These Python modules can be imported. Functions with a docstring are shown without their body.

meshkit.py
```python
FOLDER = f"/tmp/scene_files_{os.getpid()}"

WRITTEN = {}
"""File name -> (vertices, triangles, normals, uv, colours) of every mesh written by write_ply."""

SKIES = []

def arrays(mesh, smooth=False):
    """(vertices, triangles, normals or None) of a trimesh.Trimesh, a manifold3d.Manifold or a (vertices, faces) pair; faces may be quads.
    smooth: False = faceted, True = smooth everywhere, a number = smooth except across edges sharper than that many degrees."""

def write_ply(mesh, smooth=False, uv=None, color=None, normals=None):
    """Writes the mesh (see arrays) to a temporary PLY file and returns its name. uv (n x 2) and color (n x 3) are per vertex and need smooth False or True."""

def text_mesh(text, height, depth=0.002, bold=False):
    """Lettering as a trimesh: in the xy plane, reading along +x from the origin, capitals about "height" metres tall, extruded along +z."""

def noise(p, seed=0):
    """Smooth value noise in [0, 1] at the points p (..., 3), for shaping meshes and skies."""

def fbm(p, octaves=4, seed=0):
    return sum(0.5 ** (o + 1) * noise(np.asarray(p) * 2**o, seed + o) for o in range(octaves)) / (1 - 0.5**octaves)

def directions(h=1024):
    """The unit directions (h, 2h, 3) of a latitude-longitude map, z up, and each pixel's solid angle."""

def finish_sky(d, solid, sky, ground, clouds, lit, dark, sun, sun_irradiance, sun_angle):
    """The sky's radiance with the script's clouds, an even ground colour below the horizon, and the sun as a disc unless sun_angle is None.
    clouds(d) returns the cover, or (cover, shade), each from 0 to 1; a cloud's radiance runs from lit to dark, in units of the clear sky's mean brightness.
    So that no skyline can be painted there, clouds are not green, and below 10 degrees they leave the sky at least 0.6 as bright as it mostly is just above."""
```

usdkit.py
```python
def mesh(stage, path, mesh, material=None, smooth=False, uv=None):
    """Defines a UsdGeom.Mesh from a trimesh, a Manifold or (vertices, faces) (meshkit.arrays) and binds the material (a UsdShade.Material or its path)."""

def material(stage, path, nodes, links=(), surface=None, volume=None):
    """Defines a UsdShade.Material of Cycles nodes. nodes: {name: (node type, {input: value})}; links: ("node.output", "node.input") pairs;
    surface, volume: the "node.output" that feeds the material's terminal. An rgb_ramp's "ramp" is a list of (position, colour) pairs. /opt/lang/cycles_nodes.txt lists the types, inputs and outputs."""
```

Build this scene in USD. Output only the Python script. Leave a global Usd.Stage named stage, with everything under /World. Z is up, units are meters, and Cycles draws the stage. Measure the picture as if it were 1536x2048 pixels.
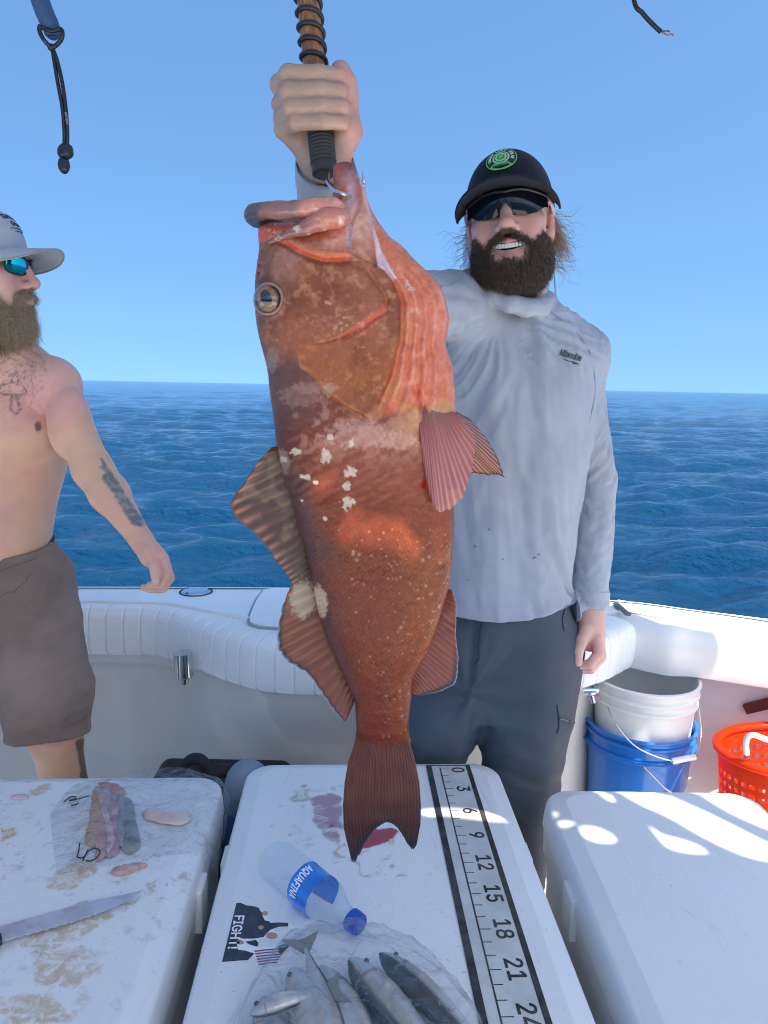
import math, os
import numpy as np, trimesh, usdkit, meshkit
from scipy import sparse
from scipy.sparse.linalg import spsolve
from scipy.spatial import Delaunay, cKDTree
from scipy.ndimage import gaussian_filter, distance_transform_edt, map_coordinates
from shapely.geometry import Polygon, Point, LineString
from shapely import contains_xy
from pxr import Usd, UsdGeom, UsdLux, UsdShade, Sdf, Gf, Vt

stage = Usd.Stage.CreateInMemory()
UsdGeom.SetStageUpAxis(stage, 'Z')
UsdGeom.SetStageMetersPerUnit(stage, 1.0)
UsdGeom.Xform.Define(stage, '/World')
UsdGeom.Scope.Define(stage, '/World/Looks')

# ------------------------------------------------------------------ camera, sky, sun
EXPOSURE = 1.0
FPX, CX, CY = 1500.0, 768.0, 1024.0          # the photograph is 1536 x 2048
CAMZ, PITCH, ROLL = 1.38, math.radians(-9.54), math.radians(1.12)
f0 = np.array([0, math.cos(PITCH), math.sin(PITCH)]); u0 = np.array([0, -math.sin(PITCH), math.cos(PITCH)]); r0 = np.array([1.0, 0, 0])
CR = math.cos(ROLL) * r0 + math.sin(ROLL) * u0
CU = -math.sin(ROLL) * r0 + math.cos(ROLL) * u0
CAM = np.array([0, 0, CAMZ])
cam = UsdGeom.Camera.Define(stage, '/World/camera')
m4 = Gf.Matrix4d(*CR, 0, *CU, 0, *(-f0), 0, *CAM, 1)
cam.AddTransformOp().Set(m4)
cam.CreateFocalLengthAttr(FPX / 1536 * 36.0); cam.CreateHorizontalApertureAttr(36.0); cam.CreateVerticalApertureAttr(48.0)
cam.CreateClippingRangeAttr(Gf.Vec2f(0.02, 20000)); cam.CreateExposureAttr(EXPOSURE)
cam.CreateFStopAttr(0.0)

SUN_EL, SUN_AZ = math.radians(56), math.radians(142)      # azimuth from +y towards +x
SUN = np.array([math.sin(SUN_AZ) * math.cos(SUN_EL), math.cos(SUN_AZ) * math.cos(SUN_EL), math.sin(SUN_EL)])
dome = UsdLux.DomeLight.Define(stage, '/World/sky')
sky = usdkit.material(stage, '/World/Looks/sky', {
    's': ('sky_texture', dict(sky_type='single_scattering', sun_disc=False, sun_elevation=SUN_EL, sun_rotation=SUN_AZ, altitude=0.0, air_density=1.0, aerosol_density=1.7, ozone_density=3.0)),
    'tc': ('texture_coordinate', {}), 'ad': ('vector_math', dict(math_type='add', vector2=(0, 0, .30))), 'nm': ('vector_math', dict(math_type='normalize')),
    'hs': ('hsv', dict(hue=.495, saturation=1.16, value=1.0, fac=1.0)), 'b': ('background_shader', dict(strength=0.15))}, [('tc.generated', 'ad.vector1'), ('ad.vector', 'nm.vector1'), ('nm.vector', 's.vector'), ('s.color', 'hs.color'), ('hs.color', 'b.color')], surface='b.background')
UsdShade.MaterialBindingAPI.Apply(dome.GetPrim()).Bind(sky)
dome.GetPrim().SetCustomDataByKey('kind', 'structure')
sun = UsdLux.DistantLight.Define(stage, '/World/sun')
sun.CreateNormalizeAttr(True) if hasattr(sun, 'CreateNormalizeAttr') else None
UsdLux.LightAPI(sun.GetPrim()).CreateNormalizeAttr(True)
sun.CreateIntensityAttr(1.25); sun.CreateAngleAttr(0.4); sun.CreateColorAttr(Gf.Vec3f(1.0, 0.93, 0.82))
def frame_from_z(z):
    z = z / np.linalg.norm(z); a = np.array([0, 0, 1.0]) if abs(z[2]) < .9 else np.array([1.0, 0, 0])
    x = np.cross(a, z); x /= np.linalg.norm(x); return x, np.cross(z, x), z
sx, sy, sz = frame_from_z(SUN)
sun.AddTransformOp().Set(Gf.Matrix4d(*sx, 0, *sy, 0, *sz, 0, *(SUN * 20), 1))

# ------------------------------------------------------------------ helpers
def ray(px, py):
    px, py = np.asarray(px, float), np.asarray(py, float)
    return (px[..., None] - CX) / FPX * CR - (py[..., None] - CY) / FPX * CU + f0
def at(px, py, Y):
    d = ray(px, py); t = (np.asarray(Y, float) / d[..., 1])[..., None]
    return CAM + d * t
def at_z(px, py, z):
    d = ray(px, py); t = ((np.asarray(z, float) - CAMZ) / d[..., 2])[..., None]
    return CAM + d * t
def unit(v):
    v = np.asarray(v, float); return v / np.maximum(np.linalg.norm(v, axis=-1, keepdims=True), 1e-12)
def sstep(a, b, x):
    t = np.clip((np.asarray(x, float) - a) / (b - a), 0, 1); return t * t * (3 - 2 * t)
def srgb(r, g=None, b=None):
    c = np.array([r, g, b] if g is not None else r, float) / 255.0
    return np.where(c <= .04045, c / 12.92, ((c + .055) / 1.055) ** 2.4)
def catmull(pts, n, closed=False):
    """n points along a Catmull-Rom spline through pts"""
    P = np.asarray(pts, float)
    if closed: Q = np.vstack([P[-1:], P, P[:2]]); segs = len(P)
    else: Q = np.vstack([2 * P[:1] - P[1:2], P, 2 * P[-1:] - P[-2:-1]]); segs = len(P) - 1
    u = np.linspace(0, segs, n, endpoint=not closed); i = np.minimum(u.astype(int), segs - 1); t = (u - i)[:, None]
    a, b, c, d = Q[i], Q[i + 1], Q[i + 2], Q[i + 3]
    return .5 * (2 * b + (c - a) * t + (2 * a - 5 * b + 4 * c - d) * t ** 2 + (3 * b - a - 3 * c + d) * t ** 3)

USED = {}
def path_for(name, parent=None):
    base = (str(parent.GetPath()) if parent is not None else '/World') + '/' + name
    n = USED.get(base, -1) + 1; USED[base] = n
    return base if n == 0 else f'{base}_{n:03d}'
def prim_of(o): return o.GetPrim() if hasattr(o, 'GetPrim') else o
def tag(o, label=None, cat=None, group=None, kind=None):
    p = prim_of(o)
    for k, v in (('label', label), ('category', cat), ('group', group), ('kind', kind)):
        if v: p.SetCustomDataByKey(k, v)
    return p
def thing(name, label, cat, group=None, loc=None, parent=None):
    x = UsdGeom.Xform.Define(stage, path_for(name, parent))
    if loc is not None: x.AddTranslateOp().Set(Gf.Vec3d(*map(float, loc)))
    return tag(x, label, cat, group)
def clean(mesh):
    if isinstance(mesh, (list,)): mesh = trimesh.util.concatenate([tm(m) for m in mesh])
    return mesh
def tm(m):
    if isinstance(m, trimesh.Trimesh): return m
    v, f, _ = meshkit.arrays(m); return trimesh.Trimesh(v, f, process=False)
def obj(name, mesh, mat, parent=None, smooth=30, col=None, uv=None, label=None, cat=None, group=None, kind=None):
    mesh = clean(mesh)
    if parent is not None:
        parent = prim_of(parent)
        off = np.array(UsdGeom.Xformable(parent).ComputeLocalToWorldTransform(Usd.TimeCode.Default()).ExtractTranslation())
        if np.abs(off).max() > 0:
            t = tm(mesh); mesh = trimesh.Trimesh(np.array(t.vertices) - off, t.faces, process=False)
    if col is not None: smooth = True if smooth else False
    m = usdkit.mesh(stage, path_for(name, parent), mesh, mat, smooth=smooth, uv=uv)
    if col is not None:
        UsdGeom.PrimvarsAPI(m).CreatePrimvar('tint', Sdf.ValueTypeNames.Color3fArray, 'vertex').Set(Vt.Vec3fArray.FromNumpy(np.asarray(col, np.float32)))
    if label or cat or group or kind: tag(m, label, cat, group, kind)
    return m.GetPrim()
def curves(name, strands, widths, mat, parent=None, **kw):
    """strands: list of (n,3) arrays of one length each; widths: per point array or number"""
    c = UsdGeom.BasisCurves.Define(stage, path_for(name, parent))
    pts = np.vstack(strands)
    if parent is not None:
        pts = pts - np.array(UsdGeom.Xformable(prim_of(parent)).ComputeLocalToWorldTransform(Usd.TimeCode.Default()).ExtractTranslation())
    c.CreateTypeAttr('linear'); c.CreateCurveVertexCountsAttr(Vt.IntArray([len(s) for s in strands]))
    c.CreatePointsAttr(Vt.Vec3fArray.FromNumpy(pts.astype(np.float32)))
    w = np.full(len(pts), widths) if np.ndim(widths) == 0 else np.asarray(widths)
    c.CreateWidthsAttr(Vt.FloatArray.FromNumpy(w.astype(np.float32))); c.SetWidthsInterpolation('vertex')
    UsdShade.MaterialBindingAPI.Apply(c.GetPrim()).Bind(mat)
    if kw: tag(c, **kw)
    return c.GetPrim()
MATS = {}
def mat(name, color=(.8, .8, .8), rough=.5, metal=0.0, spec=.5, var=0.0, var_scale=8.0, color2=None, bump=0.0, bump_scale=200.0, bump_dist=.002, tint=False,
        coat=0.0, sss=0.0, sss_r=(1, .35, .2), sss_scale=.004, stretch=None, detail=4.0, sheen=0.0, rough_var=0.0, aniso=0.0, extra=None):
    """principled material in object space: base colour with soft noise between color and color2, fine bump relief"""
    if name in MATS: return MATS[name]
    c2 = np.array(color2 if color2 is not None else np.array(color) * (1 - var))
    N = {'tc': ('texture_coordinate', {}), 'p': ('principled_bsdf', dict(base_color=tuple(color), roughness=rough, metallic=metal, specular_ior_level=spec, coat_weight=coat, coat_roughness=.08,
         subsurface_weight=sss, subsurface_scale=sss_scale, subsurface_radius=sss_r, sheen_weight=sheen))}
    L = []; vec = 'tc.object'
    if stretch is not None:
        N['mp'] = ('mapping', dict(scale=tuple(stretch))); L.append((vec, 'mp.vector')); vec = 'mp.vector'
    base = None
    if tint:
        N['at'] = ('attribute', dict(attribute='tint')); base = 'at.color'
    if var or color2 is not None:
        N['n1'] = ('noise_texture', dict(scale=var_scale, detail=detail, roughness=.6)); L.append((vec, 'n1.vector'))
        N['r1'] = ('map_range', dict(range_type='smoothstep', from_min=.35, from_max=.65)); L.append(('n1.fac', 'r1.value'))
        if tint:
            N['mx'] = ('mix_color', dict(blend_type='multiply', a=(1, 1, 1), b=tuple([1 - var] * 3)))
            N['mt'] = ('mix_color', dict(blend_type='mix', a=(1, 1, 1), b=tuple([1 - var] * 3)))
            L += [('r1.result', 'mt.fac')]
            N['mx'] = ('mix_color', dict(blend_type='multiply', fac=1.0)); L += [('at.color', 'mx.a'), ('mt.result', 'mx.b')]
        else:
            N['mx'] = ('mix_color', dict(blend_type='mix', a=tuple(color), b=tuple(c2))); L += [('r1.result', 'mx.fac')]
        base = 'mx.result'
    if base: L.append((base, 'p.base_color'))
    if bump:
        N['n2'] = ('noise_texture', dict(scale=bump_scale, detail=3.0, roughness=.6)); L.append((vec, 'n2.vector'))
        N['b'] = ('bump', dict(strength=bump, distance=bump_dist)); L += [('n2.fac', 'b.height'), ('b.normal', 'p.normal')]
    if rough_var:
        N['n3'] = ('noise_texture', dict(scale=var_scale * 1.7, detail=4.0)); L.append((vec, 'n3.vector'))
        N['r3'] = ('map_range', dict(from_min=.3, from_max=.7, to_min=rough - rough_var, to_max=rough + rough_var, clamp=True)); L += [('n3.fac', 'r3.value'), ('r3.result', 'p.roughness')]
    if extra: extra(N, L)
    MATS[name] = usdkit.material(stage, '/World/Looks/' + name, N, L, surface='p.BSDF')
    return MATS[name]

# ---- mesh tools
def grid_faces(nu, nv, wrap_u=False, wrap_v=False):
    u, v = np.meshgrid(np.arange(nu if wrap_u else nu - 1), np.arange(nv if wrap_v else nv - 1), indexing='ij')
    a = u * nv + v; b = ((u + 1) % nu) * nv + v; c = ((u + 1) % nu) * nv + (v + 1) % nv; d = u * nv + (v + 1) % nv
    q = np.stack([a, b, c, d], -1).reshape(-1, 4)
    return np.vstack([q[:, [0, 1, 2]], q[:, [0, 2, 3]]])
def loft(rings, cap=True):
    """rings: list of (n,3) closed loops"""
    R = np.array(rings); nu, nv = R.shape[:2]; V = R.reshape(-1, 3); Fc = grid_faces(nu, nv, False, True)
    if cap:
        V = np.vstack([V, R[0].mean(0), R[-1].mean(0)]); i = np.arange(nv); j = (i + 1) % nv
        Fc = np.vstack([Fc, np.stack([np.full(nv, nu * nv), j, i], 1), np.stack([np.full(nv, nu * nv + 1), (nu - 1) * nv + i, (nu - 1) * nv + j], 1)])
    t = trimesh.Trimesh(V, Fc, process=False)
    if cap and t.volume < 0: t.invert()
    return t
def tube(pts, r, n=12, cap=True, flat=None, up=None):
    """sweep of a circle (or ellipse r, r*flat) along pts with parallel transport"""
    P = np.asarray(pts, float); r = np.broadcast_to(np.asarray(r, float), (len(P),))
    T = unit(np.gradient(P, axis=0)); x, y, _ = frame_from_z(T[0])
    if up is not None: x = unit(np.cross(up, T[0])); y = np.cross(T[0], x)
    rings = []; a = np.linspace(0, 2 * np.pi, n, endpoint=False)
    for i in range(len(P)):
        x = unit(x - T[i] * (x @ T[i])); y = np.cross(T[i], x)
        rings.append(P[i] + r[i] * (np.cos(a)[:, None] * x + np.sin(a)[:, None] * y * (flat or 1.0)))
    return loft(rings, cap)
def revolve(profile, n=48, center=(0, 0, 0), axis=(0, 0, 1), cap=False):
    """profile: (k,2) of radius, height"""
    x, y, z = frame_from_z(np.asarray(axis, float)); a = np.linspace(0, 2 * np.pi, n, endpoint=False)
    return loft([np.asarray(center) + r * (np.cos(a)[:, None] * x + np.sin(a)[:, None] * y) + h * z for r, h in profile], cap)
def rbox(size, r=.004, center=(0, 0, 0), R=None, seg=2):
    """box with rounded edges"""
    s = np.array(size) / 2; r = min(r, s.min() * .98)
    b = trimesh.creation.icosphere(subdivisions=seg, radius=r)
    V = np.vstack([b.vertices + (s - r) * np.array([i, j, k]) for i in (-1, 1) for j in (-1, 1) for k in (-1, 1)])
    h = trimesh.convex.convex_hull(V)
    v = np.array(h.vertices)
    if R is not None: v = v @ np.asarray(R).T
    return trimesh.Trimesh(v + np.asarray(center), h.faces, process=False)
def extrude(poly, h, z0=0.0):
    ps = getattr(poly, 'geoms', [poly]); out = []
    for p in ps:
        if p.area > 0:
            t = trimesh.creation.extrude_polygon(p, h, engine='earcut'); t.apply_translation([0, 0, z0]); out.append(t)
    return trimesh.util.concatenate(out)
def place(mesh, o, x, y, z):
    """local mesh coordinates -> o + X x + Y y + Z z"""
    t = tm(mesh); v = np.array(t.vertices); M = np.stack([x, y, z])
    return trimesh.Trimesh(np.asarray(o) + v @ M, t.faces, process=False)

def vlen(v): return np.sqrt(np.einsum('ij,ij->i', v, v))
# ---- implicit modelling
def cap(a, b, ra, rb=None, k=.01, sub=False): 
    a, b = np.array(a, float), np.array(b, float); rb = ra if rb is None else rb
    def f(p):
        ab = b - a; t = np.clip((p - a) @ ab / (ab @ ab), 0, 1)
        return vlen(p - a - t[:, None] * ab) - (ra + (rb - ra) * t)
    return f, (a + b) / 2, np.linalg.norm(b - a) / 2 + max(ra, rb), k, sub
def ell(c, r, R=None, k=.01, sub=False):
    c, r = np.array(c, float), np.array(r, float)
    def f(p):
        q = p - c
        if R is not None: q = q @ R          # columns of R are the axes
        k0 = vlen(q / r); k1 = vlen(q / r ** 2)
        return k0 * (k0 - 1) / np.maximum(k1, 1e-9)
    return f, c, r.max(), k, sub
def stackloft(o, R, zs, cx, cy, w, d, k=.02, power=2.0, sub=False):
    """column of superellipses: in the frame (o, R columns x y z) at heights zs, centred cx, cy with half sizes w, d"""
    from scipy.interpolate import PchipInterpolator as PI
    o = np.array(o, float); zs = np.array(zs, float)
    I = [PI(zs, np.array(q, float)) for q in (cx, cy, w, d)]
    def f(p):
        q = (p - o) @ R; z = np.clip(q[:, 2], zs[0], zs[-1])
        X, Y, W, D = [i(z) for i in I]
        e = (np.abs((q[:, 0] - X) / W) ** power + np.abs((q[:, 1] - Y) / D) ** power) ** (1 / power)
        g = np.abs(e - 1)
        s = (e - 1) * np.minimum(W, D)
        dz = np.maximum(np.maximum(zs[0] - q[:, 2], q[:, 2] - zs[-1]), 0)
        return np.where(dz > 0, np.sqrt(np.maximum(s, 0) ** 2 + dz ** 2) + np.minimum(s, 0) * 0, s)
    mid = o + R @ np.array([np.mean(cx), np.mean(cy), (zs[0] + zs[-1]) / 2])
    return f, mid, np.hypot((zs[-1] - zs[0]) / 2, max(np.max(w), np.max(d)) + max(np.ptp(cx), np.ptp(cy))), k, sub
def field(prims):
    def f(p):
        out = np.full(len(p), 1.0)
        for g, c, r, k, sub in prims:
            m = np.flatnonzero(((p[:, 0] - c[0]) ** 2 + (p[:, 1] - c[1]) ** 2 + (p[:, 2] - c[2]) ** 2) < (r + .06) ** 2)
            if not len(m): continue
            d = g(p[m]); a = out[m]
            if sub:
                h = np.clip(.5 - .5 * (a + d) / k, 0, 1); out[m] = a + (-d - a) * h + k * h * (1 - h)
            else:
                h = np.clip(.5 + .5 * (a - d) / k, 0, 1); out[m] = a + (d - a) * h - k * h * (1 - h)
        return out
    return f
def nets(f, lo, hi, h, newton=2):
    lo, hi = np.array(lo, float), np.array(hi, float)
    S = 4; nc = np.ceil((hi - lo) / (h * S)).astype(int) + 1
    ax = [lo[i] + np.arange(nc[i]) * h * S for i in range(3)]
    G = np.stack(np.meshgrid(*ax, indexing='ij'), -1).reshape(-1, 3)
    C = f(G).reshape(nc); act = np.abs(C) < h * S * 1.9
    cell = np.zeros(nc - 1, bool)
    for i, j, k in np.ndindex(2, 2, 2): cell |= act[i:nc[0] - 1 + i, j:nc[1] - 1 + j, k:nc[2] - 1 + k]
    n = (nc - 1) * S + 1
    D = np.ones(n, np.float32)
    rep = np.repeat(np.repeat(np.repeat(C, S, 0), S, 1), S, 2)[:n[0], :n[1], :n[2]]; D = np.where(rep < 0, -1, 1).astype(np.float32)
    M = np.zeros(n, bool); up = np.repeat(np.repeat(np.repeat(cell, S, 0), S, 1), S, 2)
    for i, j, k in np.ndindex(2, 2, 2): M[i:n[0] - 1 + i, j:n[1] - 1 + j, k:n[2] - 1 + k] |= up
    I = np.flatnonzero(M); ijk = np.stack(np.unravel_index(I, n), 1); P = lo + ijk * h
    val = np.empty(len(I), np.float32)
    for s in range(0, len(I), 60000): val[s:s + 60000] = f(P[s:s + 60000])
    D.ravel()[I] = val
    Sg = D < 0; cnt = np.zeros(n - 1, np.int8)
    for i, j, k in np.ndindex(2, 2, 2): cnt += Sg[i:n[0] - 1 + i, j:n[1] - 1 + j, k:n[2] - 1 + k]
    A = (cnt > 0) & (cnt < 8); ci = np.stack(np.nonzero(A), 1)
    idx = np.full(n - 1, -1, np.int64); idx[A] = np.arange(len(ci))
    corners = np.array(list(np.ndindex(2, 2, 2))); vals = np.stack([D[ci[:, 0] + a, ci[:, 1] + b, ci[:, 2] + c] for a, b, c in corners], 1)
    acc = np.zeros((len(ci), 3)); num = np.zeros(len(ci))
    for e0 in range(8):
        for axis in range(3):
            if corners[e0][axis] == 0:
                c1 = corners[e0].copy(); c1[axis] = 1; e1 = c1[0] * 4 + c1[1] * 2 + c1[2]
                va, vb = vals[:, e0], vals[:, e1]; m = (va < 0) != (vb < 0)
                t = np.where(m, va / np.where(m, va - vb, 1), 0)
                p = corners[e0] + t[:, None] * (c1 - corners[e0]); acc[m] += p[m]; num[m] += 1
    V = lo + (ci + acc / num[:, None]) * h
    faces = []
    for axis in range(3):
        sl0 = [slice(None)] * 3; sl1 = [slice(None)] * 3; sl0[axis] = slice(0, -1); sl1[axis] = slice(1, None)
        ch = Sg[tuple(sl0)] != Sg[tuple(sl1)]; e = np.stack(np.nonzero(ch), 1)
        o1, o2 = [a for a in range(3) if a != axis]
        e = e[(e[:, o1] > 0) & (e[:, o2] > 0) & (e[:, o1] < n[o1] - 1) & (e[:, o2] < n[o2] - 1)]
        q = []
        for d1, d2 in ((-1, -1), (0, -1), (0, 0), (-1, 0)):
            g = e.copy(); g[:, o1] += d1; g[:, o2] += d2; q.append(idx[g[:, 0], g[:, 1], g[:, 2]])
        q = np.stack(q, 1); flip = Sg[e[:, 0], e[:, 1], e[:, 2]]
        if axis == 1: flip = ~flip
        q[~flip] = q[~flip][:, ::-1]; faces.append(q)
    Q = np.vstack(faces); Q = Q[(Q >= 0).all(1)]
    Fc = np.vstack([Q[:, [0, 1, 2]], Q[:, [0, 2, 3]]])
    t = trimesh.Trimesh(V, Fc, process=False)
    for _ in range(newton):
        nn = np.array(t.vertex_normals); v = np.array(t.vertices); d = np.concatenate([f(v[s:s + 60000]) for s in range(0, len(v), 60000)])
        t = trimesh.Trimesh(v - nn * np.clip(d, -h, h)[:, None] * .8, Fc, process=False)
    return t
def fbm(p, o=4, seed=0): return meshkit.fbm(np.asarray(p), o, seed)
def seg_dist(P, pts):
    """distance of P (n,2) to the polyline pts and the arc parameter 0..1 of the nearest point"""
    pts = np.asarray(pts, float); best = np.full(len(P), 1e9); par = np.zeros(len(P)); L = np.r_[0, np.cumsum(np.linalg.norm(np.diff(pts, axis=0), axis=1))]
    for i in range(len(pts) - 1):
        a, b = pts[i], pts[i + 1]; ab = b - a; t = np.clip((P - a) @ ab / max(ab @ ab, 1e-12), 0, 1)
        d = np.linalg.norm(P - a - t[:, None] * ab, axis=1); m = d < best
        best[m] = d[m]; par[m] = (L[i] + t[m] * (L[i + 1] - L[i])) / L[-1]
    return best, par

# ------------------------------------------------------------------ sea
def make_sea():
    rng = np.random.default_rng(3)
    fine = np.radians(np.linspace(-38, 38, 560)); coarse = np.radians(np.linspace(38, 322, 160))[1:-1]
    th = np.r_[fine, coarse]; SEA = -0.62
    r = [2.6]
    while r[-1] < 9000: r.append(r[-1] * (1.0048 if r[-1] < 60 else 1.02 if r[-1] < 400 else 1.12))
    r = np.array(r)
    R, T = np.meshgrid(r, th, indexing='ij'); X, Y = R * np.sin(T), R * np.cos(T)
    Z = np.zeros_like(X)
    for i in range(90):
        lam = 0.35 * 1.055 ** i if i < 50 else rng.uniform(1.2, 9.0)
        amp = .0078 * lam ** .80 * rng.uniform(.5, 1.2) * (1.75 if lam < 1.4 else 1.2 if lam < 2.2 else .45 if lam < 5 else .25)
        a = rng.normal(math.radians(-8), .38); k = 2 * np.pi / lam
        ph = k * (X * np.sin(a) + Y * np.cos(a)) + rng.uniform(0, 6.28)
        cell = np.maximum(R * .0049, R * (fine[1] - fine[0])); fade = np.clip((lam / np.maximum(cell, 1e-6) - 3) / 4, 0, 1)
        Z += amp * fade * (np.sin(ph) + .25 * np.sin(2 * ph + .5))
    grp = .55 + .9 * meshkit.fbm(np.stack([X * .12, Y * .22, 0 * X], -1), 3, 5)
    V = np.stack([X, Y, SEA + Z * grp], -1).reshape(-1, 3)
    F = grid_faces(len(r), len(th), False, True)
    c = trimesh.Trimesh(V, F, process=False)
    if c.face_normals[0][2] < 0: c.invert()
    N = {'g': ('geometry', {}), 'mp': ('mapping', dict(scale=(1.0, 2.3, 1.0))), 'n': ('noise_texture', dict(scale=5.5, detail=8.0, roughness=.62, distortion=.25)),
         'n2': ('noise_texture', dict(scale=.35, detail=5.0, roughness=.6)), 'mp2': ('mapping', dict(scale=(.6, 2.2, 1.0))),
         'ad': ('math', dict(math_type='multiply_add', value2=2.2)),
         'b': ('bump', dict(strength=.9, distance=.26)),
         'p': ('principled_bsdf', dict(base_color=(.004, .050, .128), roughness=.07, ior=1.333, specular_ior_level=.5))}
    L = [('g.position', 'mp.vector'), ('mp.vector', 'n.vector'), ('g.position', 'mp2.vector'), ('mp2.vector', 'n2.vector'), ('n2.fac', 'ad.value1'), ('n.fac', 'ad.value3'), ('ad.value', 'b.height'), ('b.normal', 'p.normal')]
    m = usdkit.material(stage, '/World/Looks/sea_water', N, L, surface='p.BSDF')
    obj('sea', c, m, smooth=True, kind='structure')
make_sea()

# ------------------------------------------------------------------ the boat
gel = mat('gelcoat', srgb(232, 232, 228), rough=.28, var=.05, var_scale=3, bump=.05, bump_scale=30, coat=.3)
gel_wall = mat('gelcoat_wall', srgb(214, 212, 204), rough=.38, var=.07, var_scale=4, bump=.04, bump_scale=25, coat=.2)
vinyl = mat('vinyl', srgb(233, 233, 230), rough=.42, var=.05, var_scale=5, bump=.10, bump_scale=420, bump_dist=.0008)
steel = mat('steel', (.62, .63, .64), rough=.18, metal=1.0)
black = mat('black_plastic', (.012, .013, .015), rough=.45)
deckm = mat('deck_paint', srgb(226, 222, 212), rough=.6, var=.12, var_scale=6, bump=.3, bump_scale=300, bump_dist=.001)
boat = thing('fishing_boat', 'white fishing boat cockpit with padded gunwale around the anglers', 'boat')

ZB, ZT, ZG = .575, .71, .722                     # bolster bottom, bolster crease, gunwale top
# bottom front line of the pad, read off the photograph and continued round both sides
pl = [(-330, 1335), (-60, 1312), (160, 1306), (235, 1307), (300, 1309), (345, 1318), (400, 1340), (460, 1364), (520, 1381), (590, 1388), (700, 1391), (900, 1394), (1050, 1391), (1150, 1378), (1200, 1364), (1235, 1347), (1264, 1331)]
P0 = np.array([at_z(x, y, ZB)[:2] for x, y in pl])
P0 = catmull(P0, 400)
def resample(P, n):
    s = np.r_[0, np.cumsum(np.linalg.norm(np.diff(P, axis=0), axis=1))]; u = np.linspace(0, s[-1], n)
    return np.stack([np.interp(u, s, P[:, i]) for i in range(P.shape[1])], 1), u
NP = 1500
P0, S0 = resample(P0, NP)
def normals2(P):
    t = unit(np.gradient(P, axis=0)); return np.stack([-t[:, 1], t[:, 0]], 1)       # to the left of travel = outboard
from scipy.ndimage import gaussian_filter1d
N0 = unit(gaussian_filter1d(normals2(P0), 12, axis=0, mode='nearest'))
# cross-section of the pad: (outboard offset, height)
sec = catmull([(.055, ZB - .004), (.02, ZB - .006), (.000, ZB + .001), (-.010, ZB + .014), (-.013, ZB + .062), (-.011, ZB + .104), (.000, ZB + .128), (.028, ZB + .140), (.075, ZB + .144), (.115, ZB + .142)], 46)
DEEP = .38 + .62 * sstep(.33, .52, np.linspace(0, 1, NP))
CH = .052
gro = np.abs(((S0 / CH) % 1) - .5) * 2                # 1 at the seams
groove = np.exp(-((1 - gro) / .055) ** 2); puff = np.sqrt(np.clip(1 - gro ** 2.4, 0, 1))
u = np.linspace(0, 1, len(sec)); sect = unit(np.gradient(sec, axis=0)); secn = np.stack([-sect[:, 1], sect[:, 0]], 1)
secn = -secn if secn[20, 0] > 0 else secn
prof = sstep(0, .12, u) * (1 - sstep(.80, .90, u))
rings = []
ends = np.minimum(1, np.minimum(np.arange(NP), np.arange(NP)[::-1]) / 22.0); ends = np.sqrt(1 - (1 - ends) ** 2)
mid = np.array([.05, ZB + .07])
for i in range(NP):
    o = (.0016 * puff[i] - .0042 * groove[i]) * prof
    q = sec + secn * o[:, None]
    q = mid + (q - mid) * (.80 + .20 * ends[i])
    q[:, 0] = np.where(q[:, 0] > 0, q[:, 0] * DEEP[i], q[:, 0])
    rings.append(np.column_stack([P0[i] + N0[i] * 0 + np.zeros((len(sec), 1)), q[:, 1]]) + np.column_stack([N0[i][0] * q[:, 0], N0[i][1] * q[:, 0], 0 * q[:, 0]]))
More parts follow.
